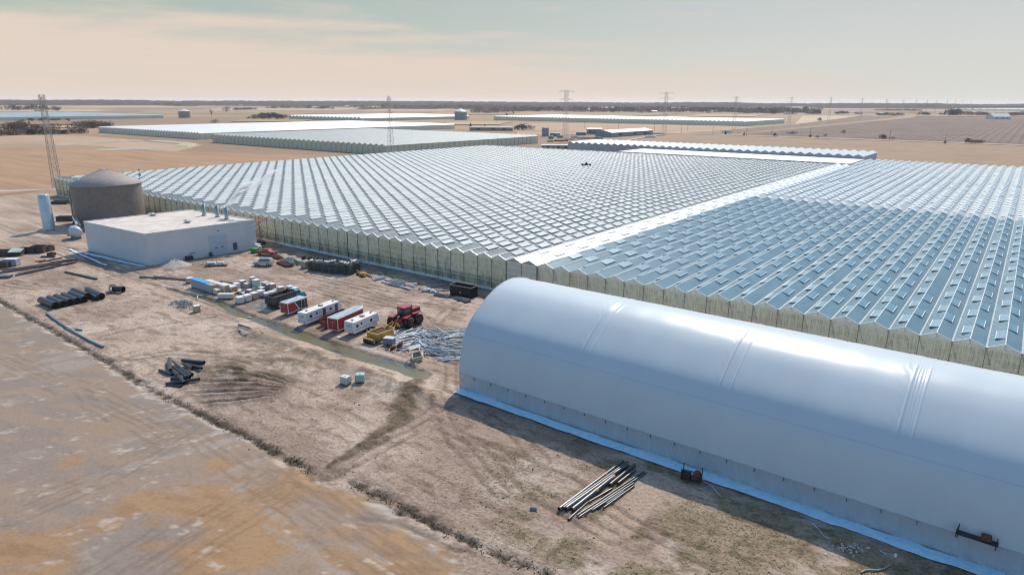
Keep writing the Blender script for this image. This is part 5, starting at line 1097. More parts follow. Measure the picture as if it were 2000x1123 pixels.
mb = MB(); mb.path([(-1.3, 2.4, 1.5), (0, 4.2, 1.4), (1.3, 2.4, 1.5)], .14, 6); mb.path([(0, 4.1, 1.4), (0, 4.7, 2.2), (-.1, 5.6, 1.2)], .15, 6); mb.path([(-.5, 2.3, 1.8), (-.2, 4.0, 2.6)], .12, 6); mb.path([(.6, 2.3, 1.8), (.2, 3.9, 2.5)], .1, 6); mb.box((0, 2.9, 1.8), (1.8, .3, .3)); mb.obj('gooseneck', yellow, T)
mb = MB(); mb.box((0, -2.3, 1.0), (2.6, 1.0, .2)); mb.obj('rear_frame', yellow, T)
for k in range(4): wheel(T, -1.05+k*.7, -2.35, .56, .42)
# white wrecked cab, scrap, generator box
p = at(817, 700); T = thing('truck_cab', 'stripped white vehicle cab tilted on the ground at the edge of the pipe pile', 'cab', (p[0], p[1], .25), radians(38)); T.rotation_euler = (radians(14), radians(-16), radians(40))
mb = MB(); cw = mat('cab_white', (236, 230, 218), .5, 0, .06, 2, dirt=(170, 130, 100), dirt_amt=.5)
for sx in (-.8, .8):
    for sy in (-.8, .8): mb.box((sx, sy, .85), (.14, .14, 1.7))
for sx in (-.8, .8): mb.box((sx, 0, .35), (.1, 1.6, .7)); mb.box((sx, 0, 1.68), (.12, 1.6, .14))
for sy in (-.8, .8): mb.box((0, sy, .3), (1.6, .1, .6)); mb.box((0, sy, 1.68), (1.6, .12, .14))
mb.box((0, .35, 1.78), (1.7, .9, .08)); mb.obj('shell', cw, T); mb = MB(); mb.box((0, 0, .25), (1.4, 1.4, .4)); mb.obj('floor', mat('cab_inside', (70, 60, 54), .9), T)
mb = MB(); mb.tube((-.5, -1.1, .1), (.5, -1.1, .1), .35, n=14); mb.obj('drum', mat('tan_drum', (176, 150, 124), .6), T)
rs = mat('rust', (124, 74, 54)); rsd = mat('rust_dark', (84, 60, 50), .9, 0, .35, 3, bump=.3)
p = at(778, 682); T = thing('scrap_heap', 'heap of rusty machine parts between the grey box and the white cab', 'scrap', (p[0], p[1], 0)); R = random.Random(5)
for k in range(16):
    mb = MB(); a = (R.gauss(0, 1.3), R.gauss(0, .7), R.uniform(.1, .7)); d_ = Vector((R.gauss(0, 1), R.gauss(0, 1), R.gauss(0, .3))).normalized()*R.uniform(.4, 1.1); 
    if k % 3 == 0: mb.lathe([(.12, -.08), (.4, -.1), (.45, 0), (.4, .1), (.12, .08)], a, 14, axis='x' if k % 2 else 'y')
    else: mb.tube(a, Vector(a)+d_, R.uniform(.05, .13), n=6)
    mb.obj('bar' if k % 3 else 'disc', rs if k % 2 else rsd, T)
p = at(761, 672); T = thing('generator_box', 'pale grey lidded steel box on the ground right of the yellow scraper', 'box', (p[0], p[1], 0), radians(20)); mb = MB(); mb.bev((0, 0, .62), (1.7, 1.2, 1.1), .04); mb.obj('casing', mat('box_grey', (132, 140, 150), .5, .1, .1), T); mb = MB(); mb.bev((0, 0, 1.22), (1.8, 1.3, .1), .03); mb.obj('lid', mat('lid_pale', (214, 220, 224), .4), T); mb = MB(); mb.box((-.7, 0, .05), (.15, 1.3, .12)); mb.box((.7, 0, .05), (.15, 1.3, .12)); mb.obj('skid', grime, T)
# loose galvanised pipes
gp_ = mat('galv_pipe', (224, 228, 230), .35, .1, .1, 2, dirt=(170, 176, 180)); gp2 = mat('galv_pipe_dull', (158, 168, 176), .45, .1, .15, 2)
pm = []
for L_, r in ((4.2, .085), (5.2, .09), (3.2, .11), (4.6, .08)):
    for m_ in (gp_, gp2): mb = MB(); mb.tube((-L_/2, 0, 0), (L_/2, 0, 0), r, n=7); pm.append(mb.mesh('steel_pipe', m_))
A = [at(*q)[:2] for q in ((768, 658), (815, 646), (868, 652), (905, 668), (905, 690), (868, 706), (842, 690), (800, 680))]; R = random.Random(11)
def in_heap():
    while True:
        x_, y_ = R.uniform(740, 905), R.uniform(645, 708)
        if y_ > 640+abs(x_-820)*.03 and not (x_ < 790 and y_ > 668) and not (x_ < 835 and y_ > 690) and (y_ < 690+(x_-830)*.25): return at(x_, y_), x_, y_
for i in range(190):
    (q, x_, y_) = in_heap(); o = bpy.data.objects.new('steel_pipe', R.choice(pm)); COL.objects.link(o)
    if x_ < 820: base_ = radians(76)
    elif x_ < 868: base_ = radians(-8)
    else: base_ = radians(60)
    if y_ > 680 and x_ > 845: base_ = radians(25)
    hz_ = .1+R.random()*.75*max(.15, 1-((x_-850)/50)**2-((y_-680)/28)**2)
    o.location = (q[0], q[1], hz_); o.rotation_euler = (0, R.gauss(0, .05), base_+R.gauss(0, .22)); tag(o, 'grey galvanised steel pipe lying in the tangled heap between the tractor and the fabric building', 'pipe', 'galvanised pipes in the tangled heap')
# black container
p = at(904, 580); T = thing('open_container', 'black open-topped steel container against the greenhouse wall left of the fabric building', 'container', (43.9, -9.0, 0), radians(6)); cb_ = mat('container_black', (50, 50, 56), .6, .1, .12, 1.2, dirt=(80, 74, 72), dirt_amt=.4); L_, W_, H_ = 5.5, 2.3, 2.3
mb = MB()
for (cx_, cy_, dx_, dy_) in ((L_/2, .04, L_, .08), (L_/2, W_-.04, L_, .08), (.04, W_/2, .08, W_), (L_-.04, W_/2, .08, W_)): mb.box((cx_, cy_, H_/2), (dx_, dy_, H_))
for k in range(11): mb.box((.25+k*.5, -.03, H_/2), (.12, .08, H_-.2)); 
for k in range(4): mb.box((L_+.03, .35+k*.5, H_/2), (.08, .12, H_-.2)); mb.box((-.03, .35+k*.5, H_/2), (.08, .12, H_-.2))
mb.box((L_/2, W_/2, .1), (L_-.2, W_-.2, .1)); mb.obj('body', cb_, T); mb = MB()
for (cx_, cy_, dx_, dy_) in ((L_/2, 0, L_+.2, .16), (L_/2, W_, L_+.2, .16), (0, W_/2, .16, W_), (L_, W_/2, .16, W_)): mb.box((cx_, cy_, H_), (dx_, dy_, .14))
mb.obj('rim', mat('rim_rusty', (150, 122, 92), .8, 0, .3, 3), T); mb = MB(); mb.lathe([(.01, -.09), (.2, -.09), (.2, -.06)], (2.7, 0, 1.0), 16, axis='y'); mb.obj('emblem', mat('emblem_pale', (190, 190, 190)), T)
# ------------------------------------------------------------ yard materials and goods
wrap = mat('shrink_wrap', (222, 220, 218), .4, 0, .1, 2.5, dirt=(160, 150, 150), dirt_amt=.5); wrap_g = mat('crate_grey', (150, 146, 156), .6, 0, .12, 2.5); wrap_grn = mat('crate_pale_green', (190, 208, 190), .5, 0, .08, 2); wrap_br = mat('crate_tan', (196, 170, 146), .7, 0, .12, 2.5); capw = mat('crate_cap', (238, 234, 232), .5, 0, .06, 3)
PGp = 'wrapped pallet loads standing in the yard behind the dump truck'
CR = [((463, 565), 1.25, 1.2, wrap, 'white wrapped block inside the black rubber ring'), ((474, 560), 1.3, 1.3, wrap_g, 'grey pallet load with white cap, just right of the white block'), ((484, 566), 1.2, 1.35, wrap_g, 'dark grey pallet load with white cap on brown scrap'),
 ((495, 563), 1.15, 1.2, wrap_g, 'lower grey crate of the left tall stack'), ((502, 570), 1.35, 1.25, wrap_grn, 'lower pale green crate of the tall stack'), ((511, 571), 1.1, 1.0, wrap_br, 'tan crate leaning right of the pale green stack'),
 ((519, 565), 1.2, 1.5, wrap_g, 'tall grey crate behind the tan pair'), ((526, 567), 1.2, 1.3, wrap_g, 'grey-lilac crate left of the tan crate with white cap'), ((533, 568), 1.2, 1.5, wrap_br, 'tan crate with white cap right of the lilac ones'),
 ((549, 574), 1.25, 1.45, wrap_br, 'lone tan crate with white cap behind the front row'), ((567, 571), 1.25, 1.3, wrap, 'left white capped crate behind the dump truck cab'), ((577, 574), 1.25, 1.3, wrap, 'right white capped crate behind the dump truck cab'),
 ((469, 592), 1.4, 1.2, wrap, 'first white bale of the front row, next to the ditch'), ((483, 588), 1.45, 1.2, wrap, 'second bale of the front row'), ((497, 583.5), 1.45, 1.2, wrap_br, 'third bale of the front row, tan sided'), ((510, 579), 1.35, 1.2, wrap, 'fourth bale of the front row'),
 ((521, 580), 1.3, .8, wrap, 'low white bale at the foot of the gravel heap'), ((532, 578), 1.3, .9, wrap, 'low bale between the gravel heap and the dump truck'), ((540, 575), 1.0, 1.0, wrap, 'small white block before the lone tan crate'), ((385, 609), 1.15, 1.15, wrap_br, 'lone pinkish pallet box by the rubble heap across the ditch'), ((371, 552), 1.3, 1.0, wrap_br, 'tan pallet box left of the blue covered lumber')]
def crate(label, q, w_, h_, m_, group=None, z0=0.0, cap=True, rz=None):
    T = thing('pallet_load', label, 'pallet load', (q[0], q[1], z0), radians(random.uniform(-8, 12)) if rz is None else rz, group)
    mb = MB(); mb.bev((0, 0, .14+h_/2), (w_, w_*.95, h_), .08); mb.obj('load', m_, T)
    if cap: mb = MB(); mb.bev((0, 0, .17+h_), (w_*1.03, w_, .1), .04); mb.obj('cap', capw, T)
    mb = MB()
    for k in (-.4, 0, .4): mb.box((k*w_, 0, .06), (.1, w_, .1))
    for k in range(5): mb.box((0, (k-2)*w_*.23, .125), (w_, .1, .025))
    mb.obj('pallet', wood, T); return T
for (px_, w_, h_, m_, lab) in CR: q = at(*px_); crate(lab, q, w_, h_, m_, PGp)
q = at(502, 570); crate('upper pale green crate on top of the tall stack', q, 1.3, 1.15, wrap_grn, PGp, 1.42); q = at(495, 563); crate('upper pinkish crate at the back of the tall stack', q, 1.1, 1.0, wrap_br, PGp, 1.4)
q = at(462, 569); T = thing('rubber_ring', 'black rubber ring lying round the white wrapped block', 'tyre', (q[0], q[1], 0)); mb = MB(); mb.lathe([(1.5, .02), (1.75, .12), (1.9, .3), (1.75, .42), (1.55, .3)], n=28); mb.obj('ring', tyre, T)
q = at(484, 572); T = thing('scrap_heap', 'brown rusty scrap under the dark grey pallet load', 'scrap', (q[0], q[1], 0)); R = random.Random(9)
for k in range(10): mb = MB(); mb.box((R.gauss(0, .9), R.gauss(0, .4), R.uniform(.1, .5)), (R.uniform(.4, 1.4), R.uniform(.1, .5), R.uniform(.08, .4)), R.random()*3, R.uniform(-.4, .4)); mb.obj('piece', rsd, T)
# lumber under blue sheet
board = mat('board_pale', (226, 214, 200), .75, 0, .08, 2); endw = mat('board_end', (206, 160, 108), .8, 0, .15, 4); wr_g = mat('lumber_wrap', (168, 170, 176), .5, 0, .08, 1.2); bl = mat('blue_sheet', (62, 170, 214), .45, 0, .08, 1.5)
def lumber(label, pa, L_, W_, H_, rz, body, top=None, ends=True, z0=0):
    T = thing('lumber_stack', label, 'lumber', (pa[0], pa[1], z0), rz); mb = MB(); mb.bev((L_/2, W_/2, .15+H_/2), (L_, W_, H_), .04); mb.obj('wrap', body, T)
    mb = MB(); mb.box((L_+.02, W_/2, .15+H_/2), (.04, W_*.9, H_*.88)); 
    for k in range(int(H_/.18)): mb.box((L_+.05, W_/2, .2+k*.18), (.02, W_*.9, .03))
    mb.obj('board_end', endw, T)
    if top: mb = MB(); mb.bev((L_*.36, W_/2, .2+H_), (L_*.72, W_*1.04, .12), .04); mb.box((L_*.36, -.03, H_+.02), (L_*.72, .03, .3)); mb.obj('sheet', top, T)
    mb = MB()
    for k in range(max(2, int(L_/1.5))): mb.box((.3+k*(L_-.6)/max(1, int(L_/1.5)-1), W_/2, .07), (.12, W_*1.02, .14))
    mb.obj('bearer', wood, T); return T
lumber('long grey wrapped lumber stack with bright blue sheet on top beside the ditch', (-4.6, -39.6), 8.6, 1.3, 1.75, radians(0), wr_g, bl)
lumber('pale board stack just behind the blue sheeted lumber', (-1.5, -38.0), 7.8, 1.2, 1.7, radians(0), board)
lumber('short board pack at the right end of the blue sheeted lumber', (2.8, -39.4), 3.0, 1.3, 1.0, radians(0), board)
lumber('white wrapped lumber pack behind the short board pack', (1.6, -36.8), 5.0, 1.4, 1.2, radians(3), mat('white_sheeting', (228, 232, 236), .5, 0, .08, 1.5))
q = at(425, 584); lumber('separate small white lumber pack nearest the ditch water', (q[0], q[1]), 3.2, 1.1, .95, radians(38), board)
T = thing('plank_pile', 'loose white sheets and planks spread behind the lumber stacks', 'planks', (5.5, -35, 0)); R = random.Random(3)
for k in range(22): mb = MB(); mb.box((R.uniform(-3, 6), R.gauss(0, 1.2), R.uniform(.05, .5)), (R.uniform(1, 4), R.uniform(.15, 1.1), .05), R.uniform(-.5, .5), R.uniform(-.08, .08)); mb.obj('plank', board if k % 3 else capw, T)
# cage carts along the greenhouse
cage_m = mat('cage_wire', (120, 124, 124), .5, .5, .2); dkg = mat('cage_fill', (74, 76, 78), .8, 0, .3, 4)
def cage(label, q, w_, d_, h_, rz):
    T = thing('cage_cart', label, 'cage', (q[0], q[1], 0), rz, 'dark wire cages in a row along the greenhouse'); mb = MB()
    for sx in (-1, 1):
        for sy in (-1, 1): mb.box((sx*w_/2, sy*d_/2, h_/2), (.07, .07, h_))
    for k in range(9):
        z_ = .15+k*(h_-.15)/8
        for sy in (-1, 1): mb.box((0, sy*d_/2, z_), (w_, .03, .035)); mb.box((sy*w_/2, 0, z_), (.03, d_, .035))
    for k in range(8):
        u = -w_/2+k*w_/7
        for sy in (-1, 1): mb.box((u, sy*d_/2, h_/2), (.025, .025, h_))
    for k in range(6):
        for sx in (-1, 1): mb.box((sx*w_/2, -d_/2+k*d_/5, h_/2), (.025, .025, h_))
    mb.obj('frame', cage_m, T); mb = MB(); R = random.Random(int(q[0]*10)); 
    for k in range(5): mb.bev((0, 0, .25+k*(h_-.4)/5), (w_*R.uniform(.75, .92), d_*R.uniform(.75, .92), (h_-.4)/5*.8), .05)
    mb.obj('contents', dkg, T); mb = MB()
    for k in range(4): mb.box((R.uniform(-.3, .3)*w_, R.uniform(-.3, .3)*d_, h_+.06), (w_*.3, d_*.25, .12), R.random())
    mb.obj('top_scrap', capw, T); return T
crate('pale wooden crate at the left end of the dark wire cages', at(598, 523), 1.9, 1.7, mat('crate_beige', (176, 166, 150), .7, 0, .1, 2), None, 0, False)
for i, (px_, w_, h_, lab) in enumerate((((613, 527), 2.2, 2.0, 'first dark wire cage from the left, short one'), ((627, 529), 2.3, 2.1, 'second dark wire cage from the left with white tops'), ((641, 531), 2.3, 2.1, 'third dark wire cage from the left'), ((655, 533), 2.4, 2.4, 'fourth dark wire cage, middle of the row'), ((669, 534), 2.4, 2.3, 'fifth dark wire cage'), ((682, 534.5), 2.3, 2.2, 'sixth dark wire cage, near the right end'), ((694, 530), 2.3, 2.2, 'last dark wire cage on the right, beside the yellow implement'))):
    cage(lab, at(*px_), w_, 2.2, h_*1.22, radians(20))
T = thing('machine_frame', 'rusty red frames standing behind the wire cages', 'frame', tuple(at(612, 518)[:2])+(0,), .2); R = random.Random(4); mb = MB()
for k in range(22): a = Vector((R.uniform(-3, 5), R.uniform(-.8, .8), R.uniform(.2, 1.9))); mb.tube(a, a+Vector((R.uniform(-1.2, 1.2), R.uniform(-.4, .4), R.uniform(-.8, .8))), .06, n=5)
mb.obj('bars', rs, T); mb = MB()
for k in range(5): mb.box((-3+k*2, 0, 1), (.1, 1.4, 2)); 
mb.obj('uprights', rsd, T)
T = thing('spare_frames', 'row of grey and rusty frame parts between the wire cages and the greenhouse', 'frame', tuple(at(672, 515)[:2])+(0,), 0); R = random.Random(6)
for k in range(16): mb = MB(); mb.box((R.uniform(-4, 6), R.gauss(0, .5), R.uniform(.1, .5)), (R.uniform(.8, 3), R.uniform(.1, .5), R.uniform(.1, .6)), R.uniform(-.4, .4)); mb.obj('part', (cage_m, rsd, wrap_g)[k % 3], T)
# pipes & sheets by the pickup
q = at(570, 512); T = thing('pipe_bundle', 'bundle of long grey-green pipes behind the silver car', 'pipes', (q[0], q[1], 0), radians(-14)); mb = MB(); R = random.Random(8)
for k in range(34): x_ = R.uniform(-4.2, -3.2); mb.tube((x_, R.uniform(-1.7, 1.7), .1+R.random()*.55), (x_+R.uniform(6, 8), R.uniform(-1.7, 1.7)*.9, .1+R.random()*.5), .09, n=6)
mb.obj('pipe', mat('pipe_grey_green', (128, 146, 146), .4, .4, .15, 2), T); mb = MB(); mb.box((-2, 0, .05), (.15, 3.6, .1)); mb.box((2.5, 0, .05), (.15, 3.6, .1)); mb.obj('bearer', wood, T)
for (px_, L_, lab, rz) in (((541, 503), 5.5, 'rusty corrugated sheet stack behind the silver car, upper one', -14), ((556, 517), 7, 'rusty corrugated sheet stack right of the silver car, nearest one', -12)):
    q = at(*px_); T = thing('sheet_stack', lab, 'metal sheets', (q[0], q[1], 0), radians(rz)); mb = MB(); nn_ = 20
    for l_ in range(3):
        vs = []
        for i in range(nn_+1): y_ = -.9+1.8*i/nn_; z_ = .15+l_*.12+.07*(i % 2); vs += [(-L_/2+l_*.3, y_, z_), (L_/2-l_*.4, y_, z_)]
        mb.add(vs, [(2*i, 2*i+1, 2*i+3, 2*i+2) for i in range(nn_)])
    mb.obj('sheet', rs, T); mb = MB(); mb.box((-L_/3, 0, .06), (.15, 1.8, .12)); mb.box((L_/3, 0, .06), (.15, 1.8, .12)); mb.obj('bearer', rsd, T)
q = at(500, 493); T = thing('plastic_bin', 'bright green plastic bin at the corner of the boiler house', 'bin', (q[0]-.5, q[1], 0), .3); mb = MB(); mb.box((0, 0, .55), (1.7, 1.3, 1.0), 0, 0, 1.12); mb.obj('tub', mat('bin_green', (52, 150, 58), .5, 0, .1, 2), T); mb = MB(); mb.bev((0, 0, 1.1), (2.0, 1.55, .1), .04); mb.obj('lid', mat('bin_green_lid', (70, 172, 74), .45, 0, .1, 2), T)
for i, (px_, m_, w_, h_, lab) in enumerate((((503, 486), capw, 1.5, 1.2, 'white wrapped pallet behind the green bin'), ((507, 489), wrap, 1.0, 1.1, 'small white barrel crate between the green bin and the pickup'), ((496, 484), wrap, 1.0, .8, 'small white sack near the boiler house wall'))): crate(lab, at(*px_), w_, h_, m_)
# scissor lift
q = at(509, 477); T = thing('scissor_lift', 'raised scissor lift with orange-red platform at the boiler house corner', 'lift', (q[0], q[1], 0), radians(20)); orr = mat('lift_orange', (190, 92, 68), .5, 0, .1, 2, dirt=(130, 90, 76)); mb = MB(); mb.bev((0, 0, .6), (2.6, 1.4, .7), .06); mb.obj('base', grime, T)
for sx in (-1, 1):
    for sy in (-.65, .65): wheel(T, sx, sy, .32, .25, ax='y')
mb = MB(); n = 4
for k in range(n):
    z0, z1 = 1.0+k*1.45, 1.0+(k+1)*1.45
    for sy in (-.5, .5): mb.tube((-.8, sy, z0), (.8, sy, z1), .07, n=5); mb.tube((.8, sy, z0), (-.8, sy, z1), .07, n=5)
    for sx in (-.8, .8): mb.tube((sx, -.5, z1), (sx, .5, z1), .05, n=5)
mb.obj('scissor_arm', mat('lift_arm', (140, 118, 96), .6, .2), T); mb = MB(); zt = 1.0+n*1.45; mb.box((.2, 0, zt+.08), (3.4, 1.5, .15)); 
for z_ in (.5, 1.05):
    for sy in (-.75, .75): mb.tube((-1.5, sy, zt+z_), (1.9, sy, zt+z_), .04, n=5)
    for sx in (-1.5, 1.9): mb.tube((sx, -.75, zt+z_), (sx, .75, zt+z_), .04, n=5)
for sx in (-1.5, -.4, .8, 1.9):
    for sy in (-.75, .75): mb.tube((sx, sy, zt), (sx, sy, zt+1.05), .04, n=5)
mb.obj('platform', orr, T)
# yellow implement, galvanised troughs, junk, tarps
q = at(704, 538); T = thing('yellow_implement', 'small yellow implement right of the wire cages', 'machine', (q[0], q[1], 0), radians(-10)); R = random.Random(2); mb = MB()
for k in range(6): mb.bev((R.uniform(-1, 1.6), R.gauss(0, .4), R.uniform(.3, .7)), (R.uniform(.5, 1), R.uniform(.3, .7), R.uniform(.3, .7)), .06, R.random())
mb.path([(-1.6, 0, 1.0), (-.4, 0, .8), (1.6, .2, .5)], .12, 6); mb.obj('body', yellow, T); mb = MB(); mb.tube((-.9, -.5, .25), (-.9, .5, .25), .25, n=12); mb.tube((1.2, -.5, .25), (1.2, .5, .25), .25, n=12); mb.obj('wheel', tyre, T)
galv = mat('galv_sheet', (196, 200, 202), .4, .45, .1, 1.5); wtr = mat('white_trough', (232, 232, 230), .5, 0, .05, 2)
def trough(label, p0, p1, w_, h_, m_, z0=.12):
    a, b2 = at(*p0), at(*p1); d_ = b2-a; L_ = hypot(d_[0], d_[1]); T = thing('steel_trough', label, 'trough', (a[0], a[1], z0), atan2(d_[1], d_[0])); mb = MB(); mb.box((L_/2, 0, .04), (L_, w_, .06)); mb.box((L_/2, -w_/2, h_/2), (L_, .06, h_)); mb.box((L_/2, w_/2, h_/2), (L_, .06, h_)); mb.obj('channel', m_, T)
    mb = MB(); mb.box((L_*.15, 0, -.05), (.15, w_*1.3, .14)); mb.box((L_*.85, 0, -.05), (.15, w_*1.3, .14)); mb.obj('bearer', wood, T); return T
trough('long thin grey channel lying right of the yellow implement', (704, 532), (732, 544), .4, .2, galv); trough('wide white trough lying at the start of the galvanised parts', (729, 547), (752, 543), 1.1, .5, wtr)
trough('long white rail lying along the front of the galvanised parts', (746, 551), (803, 566), .35, .2, wtr); trough('second white rail behind the long front one', (751, 547), (812, 561), .3, .2, wtr); trough('galvanised box channel in the middle of the parts', (766, 553), (788, 559), 1.3, 1.0, galv); trough('white panel channel at the right end of the galvanised parts', (786, 557), (815, 556), .9, .3, wtr)
q = at(840, 569); T = thing('scrap_heap', 'heap of white bags and blue-white rubbish left of the black container', 'rubbish', (q[0], q[1], 0)); R = random.Random(12)
for k in range(26): mb = MB(); s = R.uniform(.2, .6); mb.bev((R.gauss(0, 1.7), R.gauss(0, .6), s*.6), (s*1.6, s*1.2, s), s*.25, R.random()*3); mb.obj('bag', (capw, wrap, wrap_g, MATS['turquoise'] if k % 9 == 0 else capw)[k % 4], T)
for (p0, p1, lab) in (((849, 576), (879, 582), 'left grey rolled tarpaulin bundle in front of the black container'), ((889, 583), (917, 591), 'right grey rolled tarpaulin bundle in front of the black container')):
    a, b2 = at(*p0), at(*p1); d_ = b2-a; L_ = hypot(d_[0], d_[1]); T = thing('tarpaulin_roll', lab, 'tarpaulin', (a[0], a[1], 0), atan2(d_[1], d_[0])); mb = MB(); tp = mat('tarp_grey', (112, 114, 120), .6, 0, .2, 3, bump=.4)
    for k in range(5): y_ = (k-2)*.24; mb.lathe([(.03, 0), (.16, .3), (.2+.03*(k % 2), L_*.5), (.17, L_-.3), (.03, L_)], (0, y_, .22+(.2 if k % 2 else 0)), 10, axis='x')
    mb.obj('roll', tp, T); mb = MB(); mb.lathe([(.5, -.04), (.5, .04)], (L_*.3, 0, .28), 14, axis='x'); mb.lathe([(.5, -.04), (.5, .04)], (L_*.7, 0, .28), 14, axis='x'); mb.obj('strap', grime, T)
q = at(868, 567); T = thing('board_stack', 'low stack of grey boards touching the left side of the black container', 'planks', (q[0]-.3, q[1], 0), radians(50)); mb = MB()
for k in range(6): mb.box((0, -.75+k*.3, .15+.05*(k % 2)), (3.0, .22, .12))
mb.obj('board', mat('weathered_board', (160, 150, 142), .8, 0, .15, 3), T)
# flat trailer near building and small objects
q = at(424, 519); T = thing('flat_wagon', 'low flat equipment wagon with white load in the yard in front of the boiler house', 'wagon', (q[0], q[1], 0), radians(48)); mb = MB(); mb.box((0, 0, .55), (5.2, 1.6, .14)); mb.box((0, -.8, .4), (5.2, .1, .3)); mb.box((0, .8, .4), (5.2, .1, .3)); mb.obj('deck', mat('deck_grey', (156, 158, 150), .6), T)
mb = MB(); mb.bev((-1.3, 0, .85), (2.0, 1.0, .4), .06); mb.bev((.8, .2, .8), (1.6, .8, .3), .06); mb.obj('load', wtr, T); mb = MB(); mb.tube((-2.4, 0, .6), (-2.4, 0, 2.6), .04, n=5); mb.tube((-1, .5, .6), (-1, .5, 2.9), .04, n=5); mb.tube((-2.6, 0, .5), (-4, 0, .4), .06, n=5); mb.obj('mast', grime, T)
for xx in (-1.5, 1.6):
    for sy in (-.8, .8): wheel(T, xx, sy, .3, .2, ax='y')
q = at(369, 507); crate('dark open bin against the boiler house wall', q, 1.8, .9, mat('dark_bin', (62, 60, 64), .7), None, 0, False)
def heap(label, px_, r, h_, m_, name='gravel_heap'):
    q = at(*px_); n = 26; vs = [(0, 0, h_)]; rs_ = 8
    for j in range(1, rs_+1):
        for i in range(n):
            a = 2*pi*i/n; rr = r*j/rs_*(1+.25*(float(vnoise(np.array([a*1.3]), np.array([px_[0]*1.]), 3))-.5)); zz = h_*(1-j/rs_)**1.1*(1+.5*(float(vnoise(np.array([i*.9]), np.array([j*1.3]), 5))-.5))
            vs.append((rr*cos(a), rr*sin(a)*.85, zz if j < rs_ else -.1))
    fs = [(0, 1+i, 1+(i+1) % n) for i in range(n)]+[(1+(j-1)*n+i, 1+j*n+i, 1+j*n+(i+1) % n, 1+(j-1)*n+(i+1) % n) for j in range(1, rs_) for i in range(n)]
    mb = MB(); mb.add(vs, fs, True); o = mb.obj(name, m_, loc=(q[0], q[1], 0)); return tag(o, label, 'heap')
grv = mat('gravel_pale', (188, 178, 168), .95, 0, .22, 4, bump=.6); heap('pale gravel heap against the boiler house front wall', (343, 517), 4.2, 1.5, grv); heap('grey gravel heap between the bales and the dump truck', (519, 597), 2.6, 1.5, grv); heap('small grey dirt mound in front of the gravel heap by the dump truck', (523, 606), 1.1, .5, grv)
# ------------------------------------------------------------ pipes lying about
def px_pipe(label, a, b2, r, m_, cat='pipe', group=None, z=None, name='plastic_pipe', hollow=False, n=12, zb=None):
    z = r if z is None else z; zb = z if zb is None else zb
    def P(p, z_):
        q_ = at(p[0], p[1], z_); g_ = gz(q_[0], q_[1]); q_ = at(p[0], p[1], z_+g_); return Vector((q_[0], q_[1], z_+g_))
    A_, B_ = P(a, z), P(b2, zb); mid_ = (A_+B_)/2; T = thing(name, label, cat, mid_, 0, group); mb = MB()
    (mb.pipe(A_-mid_, B_-mid_, r, r*.12, n) if hollow else mb.tube(A_-mid_, B_-mid_, r, n=n)); mb.obj('tube', m_, T)
    e_ = MB(); d_ = (B_-A_).normalized(); L_ = (B_-A_).length
    return T, A_-mid_, B_-mid_
blk = mat('black_plastic', (44, 45, 50), .32, 0, .12, 2, .6, dirt=(92, 84, 76), dirt_amt=.25)
BP = [((81, 579.5), (107, 590.5)), ((97, 577), (122.5, 587.5)), ((110.5, 573.5), (136, 584)), ((124.5, 571), (150, 581.5)), ((139, 567.5), (164.5, 578)), ((145, 562), (171, 572)), ((172.5, 560), (198, 572))]
nm_ = ['first', 'second', 'third', 'fourth', 'fifth', 'sixth', 'last']
for i, (a, b2) in enumerate(BP):
    T, A_, B_ = px_pipe('%s big black culvert pipe from the left in the row of seven' % nm_[i], (a[0]-.5, a[1]+6), (b2[0]+.5, b2[1]+6), .68, blk, 'pipe', 'big black culvert pipes lying side by side', .68 if i != 5 else .75, 'culvert_pipe', True, 22)
    mb = MB(); d_ = (B_-A_).normalized(); L_ = (B_-A_).length
    for e in (A_, B_): mb.tube(e-d_*.12*(1 if e is B_ else -1), e, .73, n=22, cap=False)
    mb.obj('collar', blk, T)
px_pipe('low black culvert half hidden between the sixth and last big pipes', (176, 576), (190, 582), .5, blk, 'pipe', None, .45, 'culvert_pipe', True, 18)
q = at(226, 571); T = thing('pipe_fitting', 'black plastic tee fitting lying right of the big black pipes', 'pipe fitting', (q[0], q[1], gz(q[0], q[1])), radians(0)); mb = MB(); mb.pipe((-2.0, .3, .75), (.3, -.6, .75), .72, .08, 20); mb.pipe((-.2, -.2, .8), (1.7, .9, .8), .62, .08, 20); mb.obj('body', blk, T); mb = MB(); mb.tube((1.55, .8, .8), (1.75, .92, .8), .7, n=20, cap=False); mb.tube((-2.05, .33, .75), (-1.85, .24, .75), .8, n=20, cap=False); mb.obj('collar', blk, T)
px_pipe('single long black pipe lying across the soil behind the big black pipes', (127.5, 530.5), (189, 544.5), .22, blk)
px_pipe('long grey pipe pointing from the track crossing to the lumber stacks', (273, 540), (366, 547.5), .18, mat('pipe_dull_grey', (104, 108, 112), .5)); px_pipe('second thin grey pipe just behind the long one at the track crossing', (300, 539), (362, 545), .12, MATS['pipe_dull_grey'])
px_pipe('grey pipe lying behind the white sheets', (430, 549), (476, 556), .2, MATS['pipe_dull_grey'])
tl = mat('teal_pipe', (66, 128, 146), .35, 0, .1, 1.5, dirt=(96, 140, 150)); 
pts = [(91, 613), (118, 633), (148, 652), (178, 668), (202, 679)]; T = thing('plastic_pipe', 'long gently curved teal pipe lying near the edge of the wet field', 'pipe', gp(148, 652)); o0 = Vector(T.location); mb = MB(); P_ = [Vector(gp(*q_))-o0+Vector((0, 0, .2)) for q_ in pts]; mb.path(P_, .17, 10); mb.obj('tube', tl, T)
